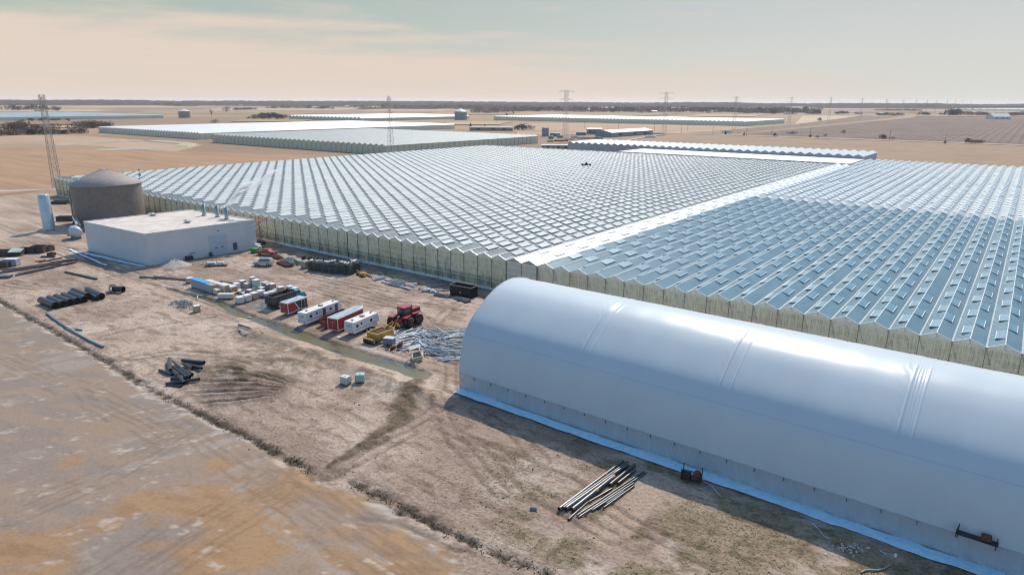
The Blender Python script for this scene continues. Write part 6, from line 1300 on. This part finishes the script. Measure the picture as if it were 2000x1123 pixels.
px_pipe('short teal pipe piece beside the long curved teal pipe', (147, 642.5), (160, 644), .13, tl); px_pipe('left teal pipe of the small bundle on the ditch bank', (466, 635), (491, 642.5), .14, tl); px_pipe('right long teal pipe of the small bundle on the ditch bank', (486, 639), (514, 650), .12, tl); px_pipe('dark pipe on top of the small bundle on the ditch bank', (466, 633), (488, 640), .12, blk, z=.32); px_pipe('white pipe piece of the small bundle on the ditch bank', (467, 642.5), (484, 650), .12, wtr)
px_pipe('thin white stake lying by the ditch near the lumber', (387, 575), (385, 583), .07, wtr)
HB_ = [((1245, 650), (1345, 682), .22, .2), ((1333, 640), (1392, 690), .3, .3), ((1392, 690), (1440, 748), .24, .3), ((1326, 560), (1321, 600), .3, .4), ((1321, 600), (1338, 648), .3, .4), ((1338, 716), (1482, 714), .24, .25), ((1296, 758), (1430, 738), .24, .25), ((1430, 738), (1562, 718), .24, .25), ((1425, 574), (1595, 590), .28, .3), ((1480, 606), (1575, 634), .22, .25), ((1430, 600), (1500, 642), .22, .4), ((1350, 580), (1490, 692), .17, .75), ((1352, 620), (1440, 690), .2, .5), ((1372, 606), (1480, 702), .2, .6), ((1450, 600), (1500, 630), .22, .5), ((1400, 645), (1460, 703), .2, .55), ((1455, 660), (1505, 682), .22, .3), ((1300, 762), (1418, 775), .16, .16)]
for i, (a, b2, r, z_) in enumerate(HB_): px_pipe('black drainage pipe in the jumbled heap on the brown slope', (a[0]/4, 560+a[1]/4), (b2[0]/4, 560+b2[1]/4), r, blk, 'pipe', 'black drainage pipes in the jumbled heap', z_, 'drain_pipe', True, 12)
# foreground right pipes
fp = mat('pipe_steel_black', (92, 94, 98), .3, .35, .15, 1.5, .6, dirt=(120, 112, 106), dirt_amt=.4); fe = mat('pipe_end_rust', (150, 112, 66), .7); 
def fg(label, a, b2, r, z_=None, bands=()):
    a = (1000+a[0]/4, 843+a[1]/4); b2 = (1000+b2[0]/4, 843+b2[1]/4); T, A_, B_ = px_pipe(label, a, b2, r, fp, 'pipe', 'steel pipes stacked near the white fabric building', z_, 'steel_tube', True, 16); d_ = (B_-A_).normalized(); mb = MB()
    for e, s_ in ((A_, 1), (B_, -1)): mb = MB(); mb.tube(e, e+d_*.12*s_, r*1.03, n=16, cap=False); mb.obj('end_ring', fe, T)
    if bands:
        mb = MB()
        for u in bands: c_ = A_+(B_-A_)*u; mb.tube(c_-d_*.18, c_+d_*.18, r*1.02, n=16, cap=False)
        mb.obj('tape', mat('tape_orange', (206, 158, 110), .7), T)
fg('leftmost thick pipe of the foreground stack, reaching furthest left', (368, 600), (868, 228), .21, .24, (.7,)); fg('thin pipe on the right flank of the leftmost thick pipe', (400, 590), (904, 230), .12, .42); fg('second thick pipe of the foreground stack', (420, 598), (824, 310), .22, .24); fg('thick pipe lying behind the second one, upper half of the stack', (690, 395), (903, 256), .22, .26); fg('third thick pipe of the foreground stack with orange tape', (470, 606), (800, 345), .23, .25, (.55, .97))
fg('fourth thick pipe, high right of the foreground stack', (764, 412), (958, 255), .2, .22); fg('short thick pipe at the right of the foreground stack', (826, 402), (962, 296), .17, .2); fg('dark pipe sticking out lowest of the foreground stack', (440, 682), (600, 540), .12, .15); fg('slim pipe continuing above the lowest dark one', (600, 545), (782, 440), .1, .14)
fg('long slim pipe, longest of the thin ones in the foreground', (506, 650), (1030, 308), .1, .14); fg('long slim pipe right beside the longest thin one', (520, 665), (1048, 316), .1, .12); fg('slim pipe with its end beside the bare strip, middle', (626, 612), (950, 400), .11, .14); fg('rightmost slim pipe of the foreground, nearest the bare strip', (716, 590), (955, 418), .09, .12); fg('second rightmost slim pipe of the foreground', (735, 560), (950, 405), .07, .1)
q = gp(1042, 995); mb = MB(); mb.bev((0, 0, .12), (.75, .5, .4), .14, .4); tag(mb.obj('boulder', mat('boulder', (128, 130, 126), .9, 0, .2, 5, bump=.5), loc=q), 'single grey boulder left of the foreground pipes', 'rock')
# totes
cg = mat('tote_cage', (206, 208, 208), .4, .3); 
for (px_, m_, lab, rz) in (((675, 749), mat('tote_white', (228, 226, 218), .4, 0, .05, 2), 'left white liquid tote in a cage on the bare slope', .15), ((704, 744), mat('tote_green', (186, 214, 206), .4, 0, .05, 2), 'right greenish liquid tote in a cage on the bare slope', .75)):
    q = gp(*px_); T = thing('liquid_tote', lab, 'tote', q, rz); mb = MB(); mb.bev((0, 0, .72), (1.25, 1.1, 1.1), .1); mb.tube((0, 0, 1.25), (0, 0, 1.34), .16, n=12); mb.obj('tank', m_, T); mb = MB()
    for k in range(5):
        z_ = .2+k*.26
        for s_ in (-1, 1): mb.tube((-.65, s_*.58, z_), (.65, s_*.58, z_), .022, n=4); mb.tube((s_*.65, -.58, z_), (s_*.65, .58, z_), .022, n=4)
    for k in range(5):
        for s_ in (-1, 1): mb.tube((-.65+k*.325, s_*.58, .15), (-.65+k*.325, s_*.58, 1.26), .022, n=4); mb.tube((s_*.65, -.58+k*.29, .15), (s_*.65, -.58+k*.29, 1.26), .022, n=4)
    mb.obj('cage', cg, T); mb = MB(); mb.box((0, 0, .13), (1.25, 1.15, .05)); mb.box((0, 0, .05), (1.2, .15, .12)); mb.box((-.5, 0, .05), (.15, 1.1, .12)); mb.box((.5, 0, .05), (.15, 1.1, .12)); mb.obj('pallet', grime, T)
# rusty stillage in the shadow, hose, strips
q = gp(1350, 937); T = thing('stillage', 'dark steel stand holding a rusty drum in the shadow of the fabric building', 'stand', q, radians(8)); mb = MB()
for xx in (-1.0, 1.0):
    for yy in (-.45, .45): mb.box((xx, yy, .8), (.09, .09, 1.6 if yy > 0 else 1.2))
    mb.box((xx, 0, .5), (.08, .9, .9))
for yy in (-.45, .45): mb.box((0, yy, .25), (2.0, .08, .14)); mb.box((0, yy, .8), (2.0, .06, .08))
mb.box((-.55, 0, .45), (.9, .8, .6)); mb.obj('frame', mat('iron_brown', (66, 54, 52), .8, .1, .25, 3), T); mb = MB(); mb.lathe([(.01, -.42), (.4, -.42), (.42, -.38), (.42, .38), (.4, .42), (.01, .42)], (.55, 0, .78), 20, axis='y'); mb.obj('drum', mat('rust', (124, 74, 54)), T)
hp = [gp(*q_) for q_ in ((1681, 1119), (1692, 1113), (1712, 1115), (1728, 1111), (1737, 1104))]; T = thing('hose', 'grey corrugated hose rising to a nozzle at the bottom right edge of the grass', 'hose', hp[0]); o0 = Vector(hp[0]); mb = MB(); P_ = [Vector(h_)-o0+Vector((0, 0, .1)) for h_ in hp]; P_ += [P_[-1]+Vector((.25, .15, .35)), P_[-1]+Vector((.3, .2, .85))]
for k in range(2): P_ = [P_[0]]+[x_ for a, b2 in zip(P_, P_[1:]) for x_ in (a*.75+b2*.25, a*.25+b2*.75)]+[P_[-1]]
mb.path(P_, .075, 8); mb.obj('tube', mat('hose_grey', (150, 148, 136), .6), T); mb = MB(); mb.tube(P_[-1], P_[-1]+Vector((0, .02, .28)), .11, n=10); mb.obj('nozzle', capw, T)
for (pts, lab) in (([(1587, 1022), (1602, 1038), (1612, 1050), (1622, 1052)], 'pale torn plastic strip in the building shadow near the stones'), ([(1718, 1075), (1732, 1084)], 'short pale strip in the building shadow near the hose'), ([(1166, 862), (1180, 870)], 'thin pale strip in the building shadow behind the foreground pipes'), ([(1372, 938), (1390, 950), (1410, 972)], 'thin pale rod leaning out of the shadow right of the rusty stand')):
    P_ = [Vector(gp(*q_)) for q_ in pts]; T = thing('plastic_strip', lab, 'strip', P_[0]); mb = MB()
    for a, b2 in zip(P_, P_[1:]): mb.tube(a-P_[0]+Vector((0, 0, .06)), b2-P_[0]+Vector((0, 0, .1)), .06, .03, 5)
    mb.obj('strip', mat('strip_blue_white', (196, 214, 226), .5), T)
for (px_, lab, w_) in (((662, 659), 'small white rag in the green ditch water', .55), ((487, 621), 'small white plastic scrap beside the ditch', .35), ((1438, 0), '', 0)):
    if w_: q = gp(*px_); mb = MB(); mb.bev((0, 0, .05), (w_*1.3, w_, .12), .04, .5); tag(mb.obj('plastic_scrap', capw, loc=(q[0], q[1], max(q[2], -.32)+.02)), lab, 'scrap')
# ------------------------------------------------------------ beams and bins at the left
bm1 = mat('beam_rust', (160, 108, 82), .8, .1, .25, 2); bm2 = mat('beam_grey', (112, 112, 118), .6, .2, .2, 2)
for i, (a, b2, m_, w_, lab) in enumerate((((0, 528), (96, 520), bm1, .3, 'rusty long beam, furthest back of the long beams at the left edge'), ((0, 535), (120, 516), bm2, .35, 'grey long beam behind the middle of the beam pile'), ((5, 532), (152, 508.5), bm2, .45, 'longest grey beam of the pile at the left edge'), ((30, 540), (150, 513), bm2, .35, 'second grey beam along the longest one'), ((35, 537), (148, 514), bm1, .35, 'long rusty beam in front of the grey ones'), ((34, 537.5), (61, 531.5), bm1, .25, 'short rusty beam nearest in the left beam pile'), ((75, 514), (122, 505), bm1, .28, 'rusty beam behind the pile pointing to the dark bins'), ((68, 512), (90, 509), bm1, .2, 'short rusty beam left of the dark bins'), ((97, 514), (135, 508), bm2, .25, 'short grey beam at the right end of the left pile'))):
    P0, P1 = at(*a), at(*b2); d_ = P1-P0; L_ = hypot(d_[0], d_[1]); T = thing('steel_beam', lab, 'beam', (P0[0], P0[1], .12), atan2(d_[1], d_[0])); mb = MB(); mb.box((L_/2, 0, .02), (L_, w_, .05)); mb.box((L_/2, 0, w_*.5), (L_, .06, w_)); mb.box((L_/2, 0, w_), (L_, w_, .05)); mb.obj('beam', m_, T); mb = MB(); mb.box((L_*.15, 0, -.07), (.2, w_*2, .12)); mb.box((L_*.85, 0, -.07), (.2, w_*2, .12)); mb.obj('bearer', wood, T)
P0 = at(0, 543); T = thing('steel_plate_stack', 'stack of flat dark steel plates at the very left edge', 'plates', (P0[0], P0[1], 0), radians(40)); mb = MB()
for k in range(5): mb.box((0+.05*k, 0, .08+k*.13), (4.5, 1.7, .1), .03*k)
mb.obj('plate', bm2, T); mb = MB(); mb.box((0, 0, .015), (3.5, 1.2, .03)); mb.obj('bearer', wood, T)
dk = mat('bin_dark', (78, 72, 74), .7, .1, .25, 2, dirt=(130, 96, 80)); 
for i, (px_, w_, d_2, h_, lab, lid, rz) in enumerate((((10, 498), 5, 2.2, 1.3, 'long low dark bin at the left edge', 0, 42), ((33, 498), 3.2, 2.0, 1.3, 'dark bin with a tilted pale green panel leaning on it', 1, 42), ((57, 494), 4, 1.8, 1.4, 'dark long bin right of the pale green panel', 0, 42), ((68, 491), .8, 1.6, 1.6, 'upright tan end board between the dark bins', 2, 42), ((79, 493), 3.2, 2.2, 1.8, 'tall dark machine block at the right end of the bins', 0, 35), ((92, 490), 3.0, 2.0, 1.4, 'dark skid machine right of the tall block', 0, 30), ((101, 499), 1.6, 1.2, .7, 'small dark box in front of the skid machine', 0, 30), ((94, 503), 3.4, .5, .35, 'thin dark skid lying in front of the bins', 0, 40), ((24, 518), 3.0, 1.8, 1.5, 'pale grey box with white lid near the left edge', 3, 42), ((5, 521), 3.2, 2.0, 1.2, 'dark scrap box left of the pale grey one', 0, 42), ((130, 431), 5.5, 2.0, 1.5, 'rusty brown bin standing left of the brown tank', 0, 42), ((118, 398), 6, 3, 1.0, 'low grey pallet pile at the far foot of the greenhouse corner', 0, 42))):
    q = at(*px_); T = thing('storage_bin', lab, 'bin', (q[0], q[1], 0), radians(rz)); m_ = {0: dk, 1: dk, 2: endw, 3: mat('bin_pale', (170, 172, 180), .6)}[lid]
    mb = MB(); t_ = .08
    mb.box((0, -d_2/2, h_/2+.1), (w_, t_, h_)); mb.box((0, d_2/2, h_/2+.1), (w_, t_, h_)); mb.box((-w_/2, 0, h_/2+.1), (t_, d_2, h_)); mb.box((w_/2, 0, h_/2+.1), (t_, d_2, h_)); mb.box((0, 0, .14), (w_-.1, d_2-.1, t_))
    for k in range(max(2, int(w_))): mb.box((-w_/2+.2+k*(w_-.4)/max(1, int(w_)-1), -d_2/2-.05, h_/2+.1), (.1, .07, h_))
    mb.obj('body', m_, T); mb = MB(); mb.box((0, 0, h_*.55), (w_*.85, d_2*.8, h_*.6), .05, 0, .8); mb.obj('contents', rsd if lid != 3 else m_, T)
    if lid == 1: mb = MB(); mb.box((.3, -.3, h_+.25), (3.0, 2.2, .1), 0, .0); o = mb.obj('panel', mat('panel_green_white', (196, 214, 206), .5), T); o.rotation_euler = (.25, 0, .1)
    if lid == 3: mb = MB(); mb.bev((0, 0, h_+.2), (w_*1.03, d_2*1.04, .12), .04); mb.obj('lid', capw, T)
# drone and small roof equipment
q = CAM+(_f+_r2*(1145-1000)/FPX-_u2*(322-561)/FPX)*62; T = thing('drone', 'small dark drone hovering low over the greenhouse roof, upper centre', 'drone', q, radians(40)); mb = MB(); mb.bev((0, 0, .05), (.28, .34, .2), .05); mb.bev((0, 0, .2), (.14, .18, .16), .04); mb.obj('body', mat('drone_dark', (54, 62, 60), .5), T)
for sx in (-1, 1):
    for sy in (-1, 1): mb = MB(); mb.tube((sx*.1, sy*.1, .05), (sx*.36, sy*.26, -.02), .035, .025, 6); mb.tube((sx*.36, sy*.26, -.08), (sx*.36, sy*.26, .08), .05, n=8); mb.box((sx*.36, sy*.26, .09), (.34, .03, .012), .6*sx*sy); mb.obj('arm', MATS['drone_dark'], T)
for sx in (-1, 1): mb = MB(); mb.tube((sx*.1, 0, -.05), (sx*.24, 0, -.26), .015, n=5); mb.tube((sx*.24, -.16, -.26), (sx*.24, .16, -.26), .015, n=5); mb.obj('landing_leg', MATS['drone_dark'], T)
p = at(273, 345, 8.0); T = thing('weather_mast', 'thin instrument mast on the greenhouse roof behind the brown tank', 'mast', (p[0], p[1], 7.6)); mb = MB(); mb.tube((0, 0, 0), (0, 0, 3.6), .12, n=6); mb.obj('pole', grime, T); mb = MB(); mb.bev((0, 0, 1.2), (.9, .9, .8), .1); mb.bev((.2, 0, 3.3), (.6, .5, .7), .1); mb.obj('sensor', mat('sensor_grey', (120, 126, 124), .6), T)
# ------------------------------------------------------------ trees and bushes
bark = mat('bark', (112, 98, 90), .95, 0, .2); twig = mat('twigs', (128, 110, 104), 1, 0, .25, .6); twig2 = mat('twigs_red', (138, 108, 100), 1, 0, .25, .6); ever = mat('evergreen', (62, 78, 62), .95, 0, .4, .8); shr = mat('hedge_dark', (72, 76, 66), .95, 0, .4, .7); olive = mat('olive_leaf', (92, 100, 70), .95, 0, .35, .8)
def tree_bare(h, seed, tw):
    R = random.Random(seed); T = thing('bare_tree', '', 'tree'); mb = MB(); cr_ = MB()
    mb.tube((0, 0, -.2), (0, 0, h*.32), h*.03, h*.022, 6)
    for i in range(9):
        a = R.random()*6.28; z0 = h*R.uniform(.22, .5); l = h*R.uniform(.35, .6); el = R.uniform(.6, 1.35); q_ = (cos(a)*cos(el)*l, sin(a)*cos(el)*l, z0+sin(el)*l)
        mb.tube((0, 0, z0*.8), q_, h*.012, h*.003, 4)
        for j in range(26):
            s = R.uniform(.25, 1.05); b0 = Vector((q_[0]*s, q_[1]*s, z0+(q_[2]-z0)*s)); dv = Vector((R.gauss(0, 1), R.gauss(0, 1), R.gauss(.5, .8))).normalized()*h*R.uniform(.07, .17); sd_ = dv.cross(Vector((R.gauss(0, 1), R.gauss(0, 1), R.gauss(0, 1)))).normalized()*h*.007
            for w_ in range(2):
                d2 = dv+Vector((R.gauss(0, .3), R.gauss(0, .3), R.gauss(0, .3)))*dv.length; cr_.add([b0-sd_, b0+sd_, b0+d2], [(0, 1, 2)])
    mb.obj('trunk', bark, T); cr_.obj('crown', tw, T); return T
def clump(h, w_, seed, leaf, n=420, cone=False, nm='bush'):
    R = random.Random(seed); T = thing(nm, '', 'bush' if not cone else 'tree'); cr_ = MB(); mb = MB(); mb.tube((0, 0, -.2), (0, 0, h*.5), h*.03, h*.01, 5)
    lob = [(R.gauss(0, w_*.22), R.gauss(0, w_*.22), h*R.uniform(.3, .75), R.uniform(.2, .36)*w_) for _ in range(7)]
    for i in range(n):
        if cone: z_ = h*R.random()**1.4*.98+.04*h; r = w_*.5*(1-z_/h)*R.uniform(.55, 1.1)+.1; a = R.random()*6.28; c = Vector((r*cos(a), r*sin(a), z_))
        else:
            L_ = R.choice(lob); d = Vector((R.gauss(0, 1), R.gauss(0, 1), R.gauss(0, .8))).normalized()*L_[3]*R.uniform(.7, 1.08); c = Vector(L_[:3])+d; c.z = max(c.z, .15)
        u_ = Vector((R.gauss(0, 1), R.gauss(0, 1), R.gauss(0, 1))).normalized(); v2 = u_.orthogonal().normalized(); s = h*R.uniform(.045, .1)
        cr_.add([c-u_*s, c+v2*s*.7, c+u_*s, c-v2*s*.7], [(0, 1, 2, 3)])
    mb.obj('trunk', bark, T); cr_.obj('crown', leaf, T); return T
protos = {'b1': tree_bare(10, 1, twig), 'b2': tree_bare(10, 2, twig2), 'b3': tree_bare(10, 3, twig), 'e': clump(10, 6.5, 4, ever, cone=True, nm='evergreen_tree'), 's': clump(5, 7, 5, shr), 'r': clump(5, 8, 6, twig2), 'o': clump(5, 7, 8, olive), 'w': clump(5, 9, 9, twig)}
used = set()
def plant(k, px_, py_, hpx, label, group=None, stretch=1.0):
    p = at(px_, py_); dep = float((p-CAM) @ _f); h = max(1.5, hpx*dep/FPX); s = h/(10 if k[0] in 'be' else 5)
    if k in used: o = copy_tree(protos[k])
    else: o = protos[k]; used.add(k)
    o.location = (p[0], p[1], 0); o.rotation_euler = (0, 0, random.random()*6.28); o.scale = (s*stretch, s*stretch, s); o['label'] = label
    if group: o['group'] = group
    return o
def row(keys, pts, n, h0, h1, label, group, jy=.6, stretch=1.2):
    P = np.array(pts, float); seg = np.hypot(*np.diff(P, axis=0).T); cum = np.r_[0, np.cumsum(seg)]
    for i in range(n):
        t_ = (i+random.random()*.8)/n*cum[-1]; plant(random.choice(keys), float(np.interp(t_, cum, P[:, 0])), float(np.interp(t_, cum, P[:, 1]))+random.uniform(-jy, jy), random.uniform(h0, h1), label, group, stretch)
row(('s', 'r', 's', 'w'), [(-20, 266), (30, 263.5), (90, 262), (166, 260)], 26, 7, 12, 'dark scrubby bush in the long hedge above the left field', 'hedge bushes above the left field', .8, 1.4)
row(('r', 'w', 'b2'), [(-5, 258), (30, 256), (60, 253)], 7, 10, 16, 'bare reddish bush at the left edge above the dark hedge', 'reddish bushes at the left edge', .8, 1.3)
row(('w', 'r'), [(28, 256), (110, 254)], 6, 9, 14, 'pale bare bush just behind the dark left hedge', 'pale bushes behind the left hedge', .8, 1.4)
row(('r', 'w', 's'), [(152, 251), (200, 249), (215, 250)], 9, 9, 15, 'bare bush in the clump left of the white greenhouse corner', 'bushes at the white greenhouse corner', .8, 1.3)
row(('s', 'o'), [(40, 237), (140, 234)], 7, 3, 6, 'low green bush behind the pale far left shed', 'low bushes by the far left shed', .5, 1.8)
row(('b1', 'b2', 'w', 's'), [(0, 216), (60, 214.6), (120, 216)], 16, 6, 11, 'bare tree in the far clump at the upper left', 'far clump of bare trees, upper left', .6, 1.2)
row(('s', 'w'), [(215, 204.5), (275, 204), (330, 206.5), (355, 207.5)], 20, 3.5, 6, 'dark tree in the far thicket left of centre', 'far thicket above the left greenhouses', .5, 1.8)
row(('s',), [(460, 214.8), (500, 213.8)], 8, 3, 4.5, 'dark hedge tree left of the white barn pair', 'hedge left of the white barns', .3, 1.8)
row(('s', 's', 'o'), [(508, 231), (530, 229), (558, 231)], 12, 6, 10, 'dark green bush in the dense clump left of the small arched greenhouse', 'dense clump left of the arched greenhouse', .8, 1.6)
row(('s', 'w'), [(480, 232), (560, 233)], 6, 3, 5, 'low bush in front of the dense clump', 'low bushes before the dense clump', .6, 1.8)
row(('s', 'w'), [(520, 212), (560, 211.5), (655, 212.5)], 16, 3, 6, 'dark tree in the hedge behind the white barn pair', 'trees behind the white barns', .5, 1.8)
row(('s', 'b1', 'w', 'b3'), [(690, 212), (760, 210.5), (850, 212), (1000, 214)], 40, 4, 8, 'winter tree in the long wood left of the tall pylon', 'long wood left of the tall pylon', 1.2, 1.6)
row(('r', 'b2', 'w'), [(918, 220), (960, 221), (1000, 218)], 14, 5, 9, 'reddish bare tree behind the blue-grey tank', 'bare trees behind the blue-grey tank', 1, 1.4)
row(('s', 'w', 'b1', 'r'), [(1000, 217), (1060, 216), (1130, 218), (1200, 219), (1330, 219)], 44, 5, 10, 'winter tree in the thick wood behind the tall pylon', 'thick wood behind the tall pylon', 1.5, 1.5)
row(('b1', 'b3', 'w', 's'), [(1330, 219), (1420, 220), (1500, 222), (1600, 221)], 40, 6, 12, 'bare tree in the village wood right of the second pylon', 'village wood right of the second pylon', 1.6, 1.2)
row(('s', 'e'), [(1585, 222.5), (1604, 222.5)], 5, 6, 9, 'dark evergreen at the maroon barn', 'evergreens at the maroon barn', .4, 1.2)
row(('s',), [(1632, 222), (1657, 222)], 6, 3.5, 5.5, 'dark round bush in the pair of clumps on the ploughed fields', 'round bushes on the ploughed fields', .4, 1.6)
row(('s', 'w'), [(1712, 225), (1745, 226), (1765, 225.5)], 9, 3, 6, 'bare bush around the pale farmhouse', 'bushes around the pale farmhouse', .5, 1.5)
row(('s',), [(1712, 216), (1800, 216.5)], 20, 2.2, 3.6, 'dark hedge tree in the far straight hedge', 'far straight hedge', .2, 2.2)
row(('s', 'w'), [(1793, 224), (1818, 224)], 6, 3.5, 5.5, 'bush in the small thicket right of centre in the ploughed plain', 'small thicket of the ploughed plain', .4, 1.6)
plant('e', 1845, 224.5, 10, 'single pointed evergreen left of the dark grove', None, .8); row(('s',), [(1833, 224), (1843, 224)], 3, 3, 4, 'low bush under the pointed evergreen', 'low bushes under the pointed evergreen', .3)
row(('e', 's'), [(1854, 225), (1874, 225)], 9, 9, 12, 'dark tree in the evergreen grove behind the white sheds', 'dark evergreen grove', .5, 1.1)
row(('b1', 'w', 'r', 's'), [(1880, 225), (1930, 226), (2010, 226)], 26, 4, 8, 'bare tree in the hedge right of the evergreen grove', 'hedge right of the evergreen grove', .6, 1.4)
row(('s', 'w'), [(1610, 208), (1700, 207), (1850, 207.5), (2000, 208.5)], 40, 2.5, 4.5, 'dark tree in the thin far tree line on the right', 'thin far tree line, right', .5, 2.4)
row(('s', 'w'), [(0, 204), (250, 203), (500, 205), (760, 205)], 34, 2.5, 4, 'dark tree in the thin far tree line on the left', 'thin far tree line, left', .6, 2.6)
for k, px_, py_, h, lab, st_ in (('e', 722, 266, 0, '', 1), ('s', 1012, 254, 10, 'round bare shrub left of the corrugated tank', 1.2), ('s', 1021, 254, 12, 'taller round shrub left of the corrugated tank', 1), ('w', 1034, 253, 8, 'pale shrub beside the round shrubs', 1.3),
   ('o', 1722, 271, 9, 'green roadside shrub right of the brown field', 1), ('r', 1741, 272, 5, 'low bare roadside shrub beside the green one', 1.5), ('s', 1888, 279, 9, 'dark round shrub at the right roadside', 1.1), ('r', 1902, 280, 7, 'reddish hedge shrub at the right roadside, left half', 1.6), ('r', 1912, 280, 7, 'reddish hedge shrub at the right roadside, right half', 1.5), ('s', 1845, 280, 6, 'small shrub with a dead top by the right roadside', .7),
   ('w', 1647, 260, 6, 'pale shrub on the bank between the two brown fields', 1.1), ('s', 1602, 236, 6, 'small bare tree on the edge of the pale field', 1), ('s', 1512, 266, 6, 'dark shrub at the start of the roadside ditch', 1), ('w', 1548, 262, 5, 'pale shrub row by the brown field corner', 2.2), ('s', 1582, 268, 5, 'small dark roadside shrub by a pole', .9), ('w', 1596, 269, 4, 'low tan shrub right of the small dark one', 1.4), ('w', 1612, 266, 4, 'low tan shrub up the field boundary', 1.4), ('e', 1417, 262, 7, 'dark pointed roadside tree right of the white piles', .9), ('e', 1453, 264, 6, 'small dark conifer by the gravel road', .9),
   ('e', 868, 243, 4, 'small conifer left of the round blue-grey tank', 1), ('e', 919, 247, 7, 'dark conifer right of the blue-grey tank', 1), ('e', 947, 246, 4, 'tiny conifer further right of the blue-grey tank', 1), ('b2', 414, 228, 16, 'lone bare tree behind the white greenhouse, left of centre', .8), ('w', 443, 218, 9, 'lone pale bare tree in the far field', 1), ('s', 497, 231, 7, 'dark bush right of the lone bare trees', 1.4), ('w', 420, 240, 6, 'low pale bush behind the white greenhouse edge', 1.6), ('e', 135, 236, 5, 'small green conifer behind the far left shed', 1), ('b1', 990, 231, 15, 'bare tree left of the tall pylon', .8), ('b2', 1003, 226, 12, 'reddish bare tree left of the tall pylon', .9)):
    if h: plant(k, px_, py_, h, lab, None, st_)
# farmyard clutter behind the saw-toothed shed
teal = mat('teal_paint', (96, 150, 146), .5); pinkp = mat('pallet_pink', (206, 178, 158), .8); whitep = mat('white_wrap', (224, 226, 228), .5, 0, .1, 2, dirt=(190, 188, 190), dirt_amt=.4)
for i, (px_, py_, L_, R_, lab) in enumerate(((1076, 272, 6, 1.6, 'small teal tank next to the corrugated tank'), (1084, 267, 12, 2, 'long teal tank in the farmyard'), (1094, 270, 7, 1.5, 'short teal tank right of the long one'))):
    p = at(px_, py_); T = thing('farm_tank', lab, 'tank', (p[0], p[1], 0), .65); mb = MB(); mb.lathe([(.01, -L_/2), (R_*.8, -L_/2+.2), (R_, -L_/2+.7), (R_, L_/2-.7), (R_*.8, L_/2-.2), (.01, L_/2)], (0, 0, R_+.4), 18, axis='x'); mb.obj('shell', teal, T); mb = MB(); mb.box((-L_/3, 0, .3), (.4, R_, .7)); mb.box((L_/3, 0, .3), (.4, R_, .7)); mb.obj('cradle', hr, T)
for i, (px_, py_, L_, W_, H_, m_, lab) in enumerate(((1128, 270, 16, 5, 3, hw, 'white trailer parked in the farmyard'), (1145, 271, 20, 8, 2.2, pinkp, 'stack of pinkish boards in the farmyard'), (1113, 273, 9, 6, 1.6, pinkp, 'low pinkish stack left of the white trailer'), (1133, 275, 10, 5, 1.6, hw, 'low white crate stack nearest the shed'), (1075, 277, 6, 3, 1.6, hy, 'ochre crate near the teal tanks'), (1096, 276, 14, 6, 1.6, mat('maroon_stack', (120, 86, 80), .8), 'maroon stack in front of the teal tanks'), (1122, 268, 8, 5, 2.6, br, 'dark brown crates behind the white trailer'), (1168, 271, 10, 5, 2.2, teal, 'teal covered load right of the boards'), (1270, 268.5, 12, 4, 2.2, hw, 'white boxes at the right end of the warehouse'), (1286, 262, 16, 4, 2, hw, 'white bags beside the road right of the warehouse'), (1268, 263, 8, 4, 2.4, hg, 'grey box behind the warehouse end'), (1420, 259, 14, 6, 3, hw, 'white pile in the roadside field right of the warehouse'))):
    p = at(px_, py_); T = thing('stacked_load', lab, 'stack', (p[0], p[1], 0), .65+.2*(i % 3)); mb = MB()
    for a in range(3):
        for b2 in range(2): mb.bev(((a-1)*L_/3, (b2-.5)*W_/2, H_*.5*(.8+.2*((a+b2) % 2))), (L_/3*.94, W_/2*.92, H_*(.8+.2*((a+b2) % 2))), .12)
    mb.obj('load', m_, T); mb = MB(); mb.box((0, 0, .08), (L_*1.02, W_*1.02, .16)); mb.obj('pallet', wood, T)

# ------------------------------------------------------------ haze
m = bpy.data.materials.new('haze'); m.use_nodes = True; t = NT(m.node_tree); t.n.clear(); o_ = t.new('ShaderNodeOutputMaterial'); pv = t.new('ShaderNodeVolumePrincipled')
pv.inputs['Density'].default_value = 4e-5; pv.inputs['Color'].default_value = (.93, .95, 1, 1); pv.inputs['Anisotropy'].default_value = .3; t.l.new(pv.outputs[0], o_.inputs['Volume'])
mb = MB(); mb.box((0, 0, 39), (31000, 31000, 84)); hz = mb.obj('haze', m); tag(hz, kind='stuff'); hz['label'] = 'thin pale haze over the plain'
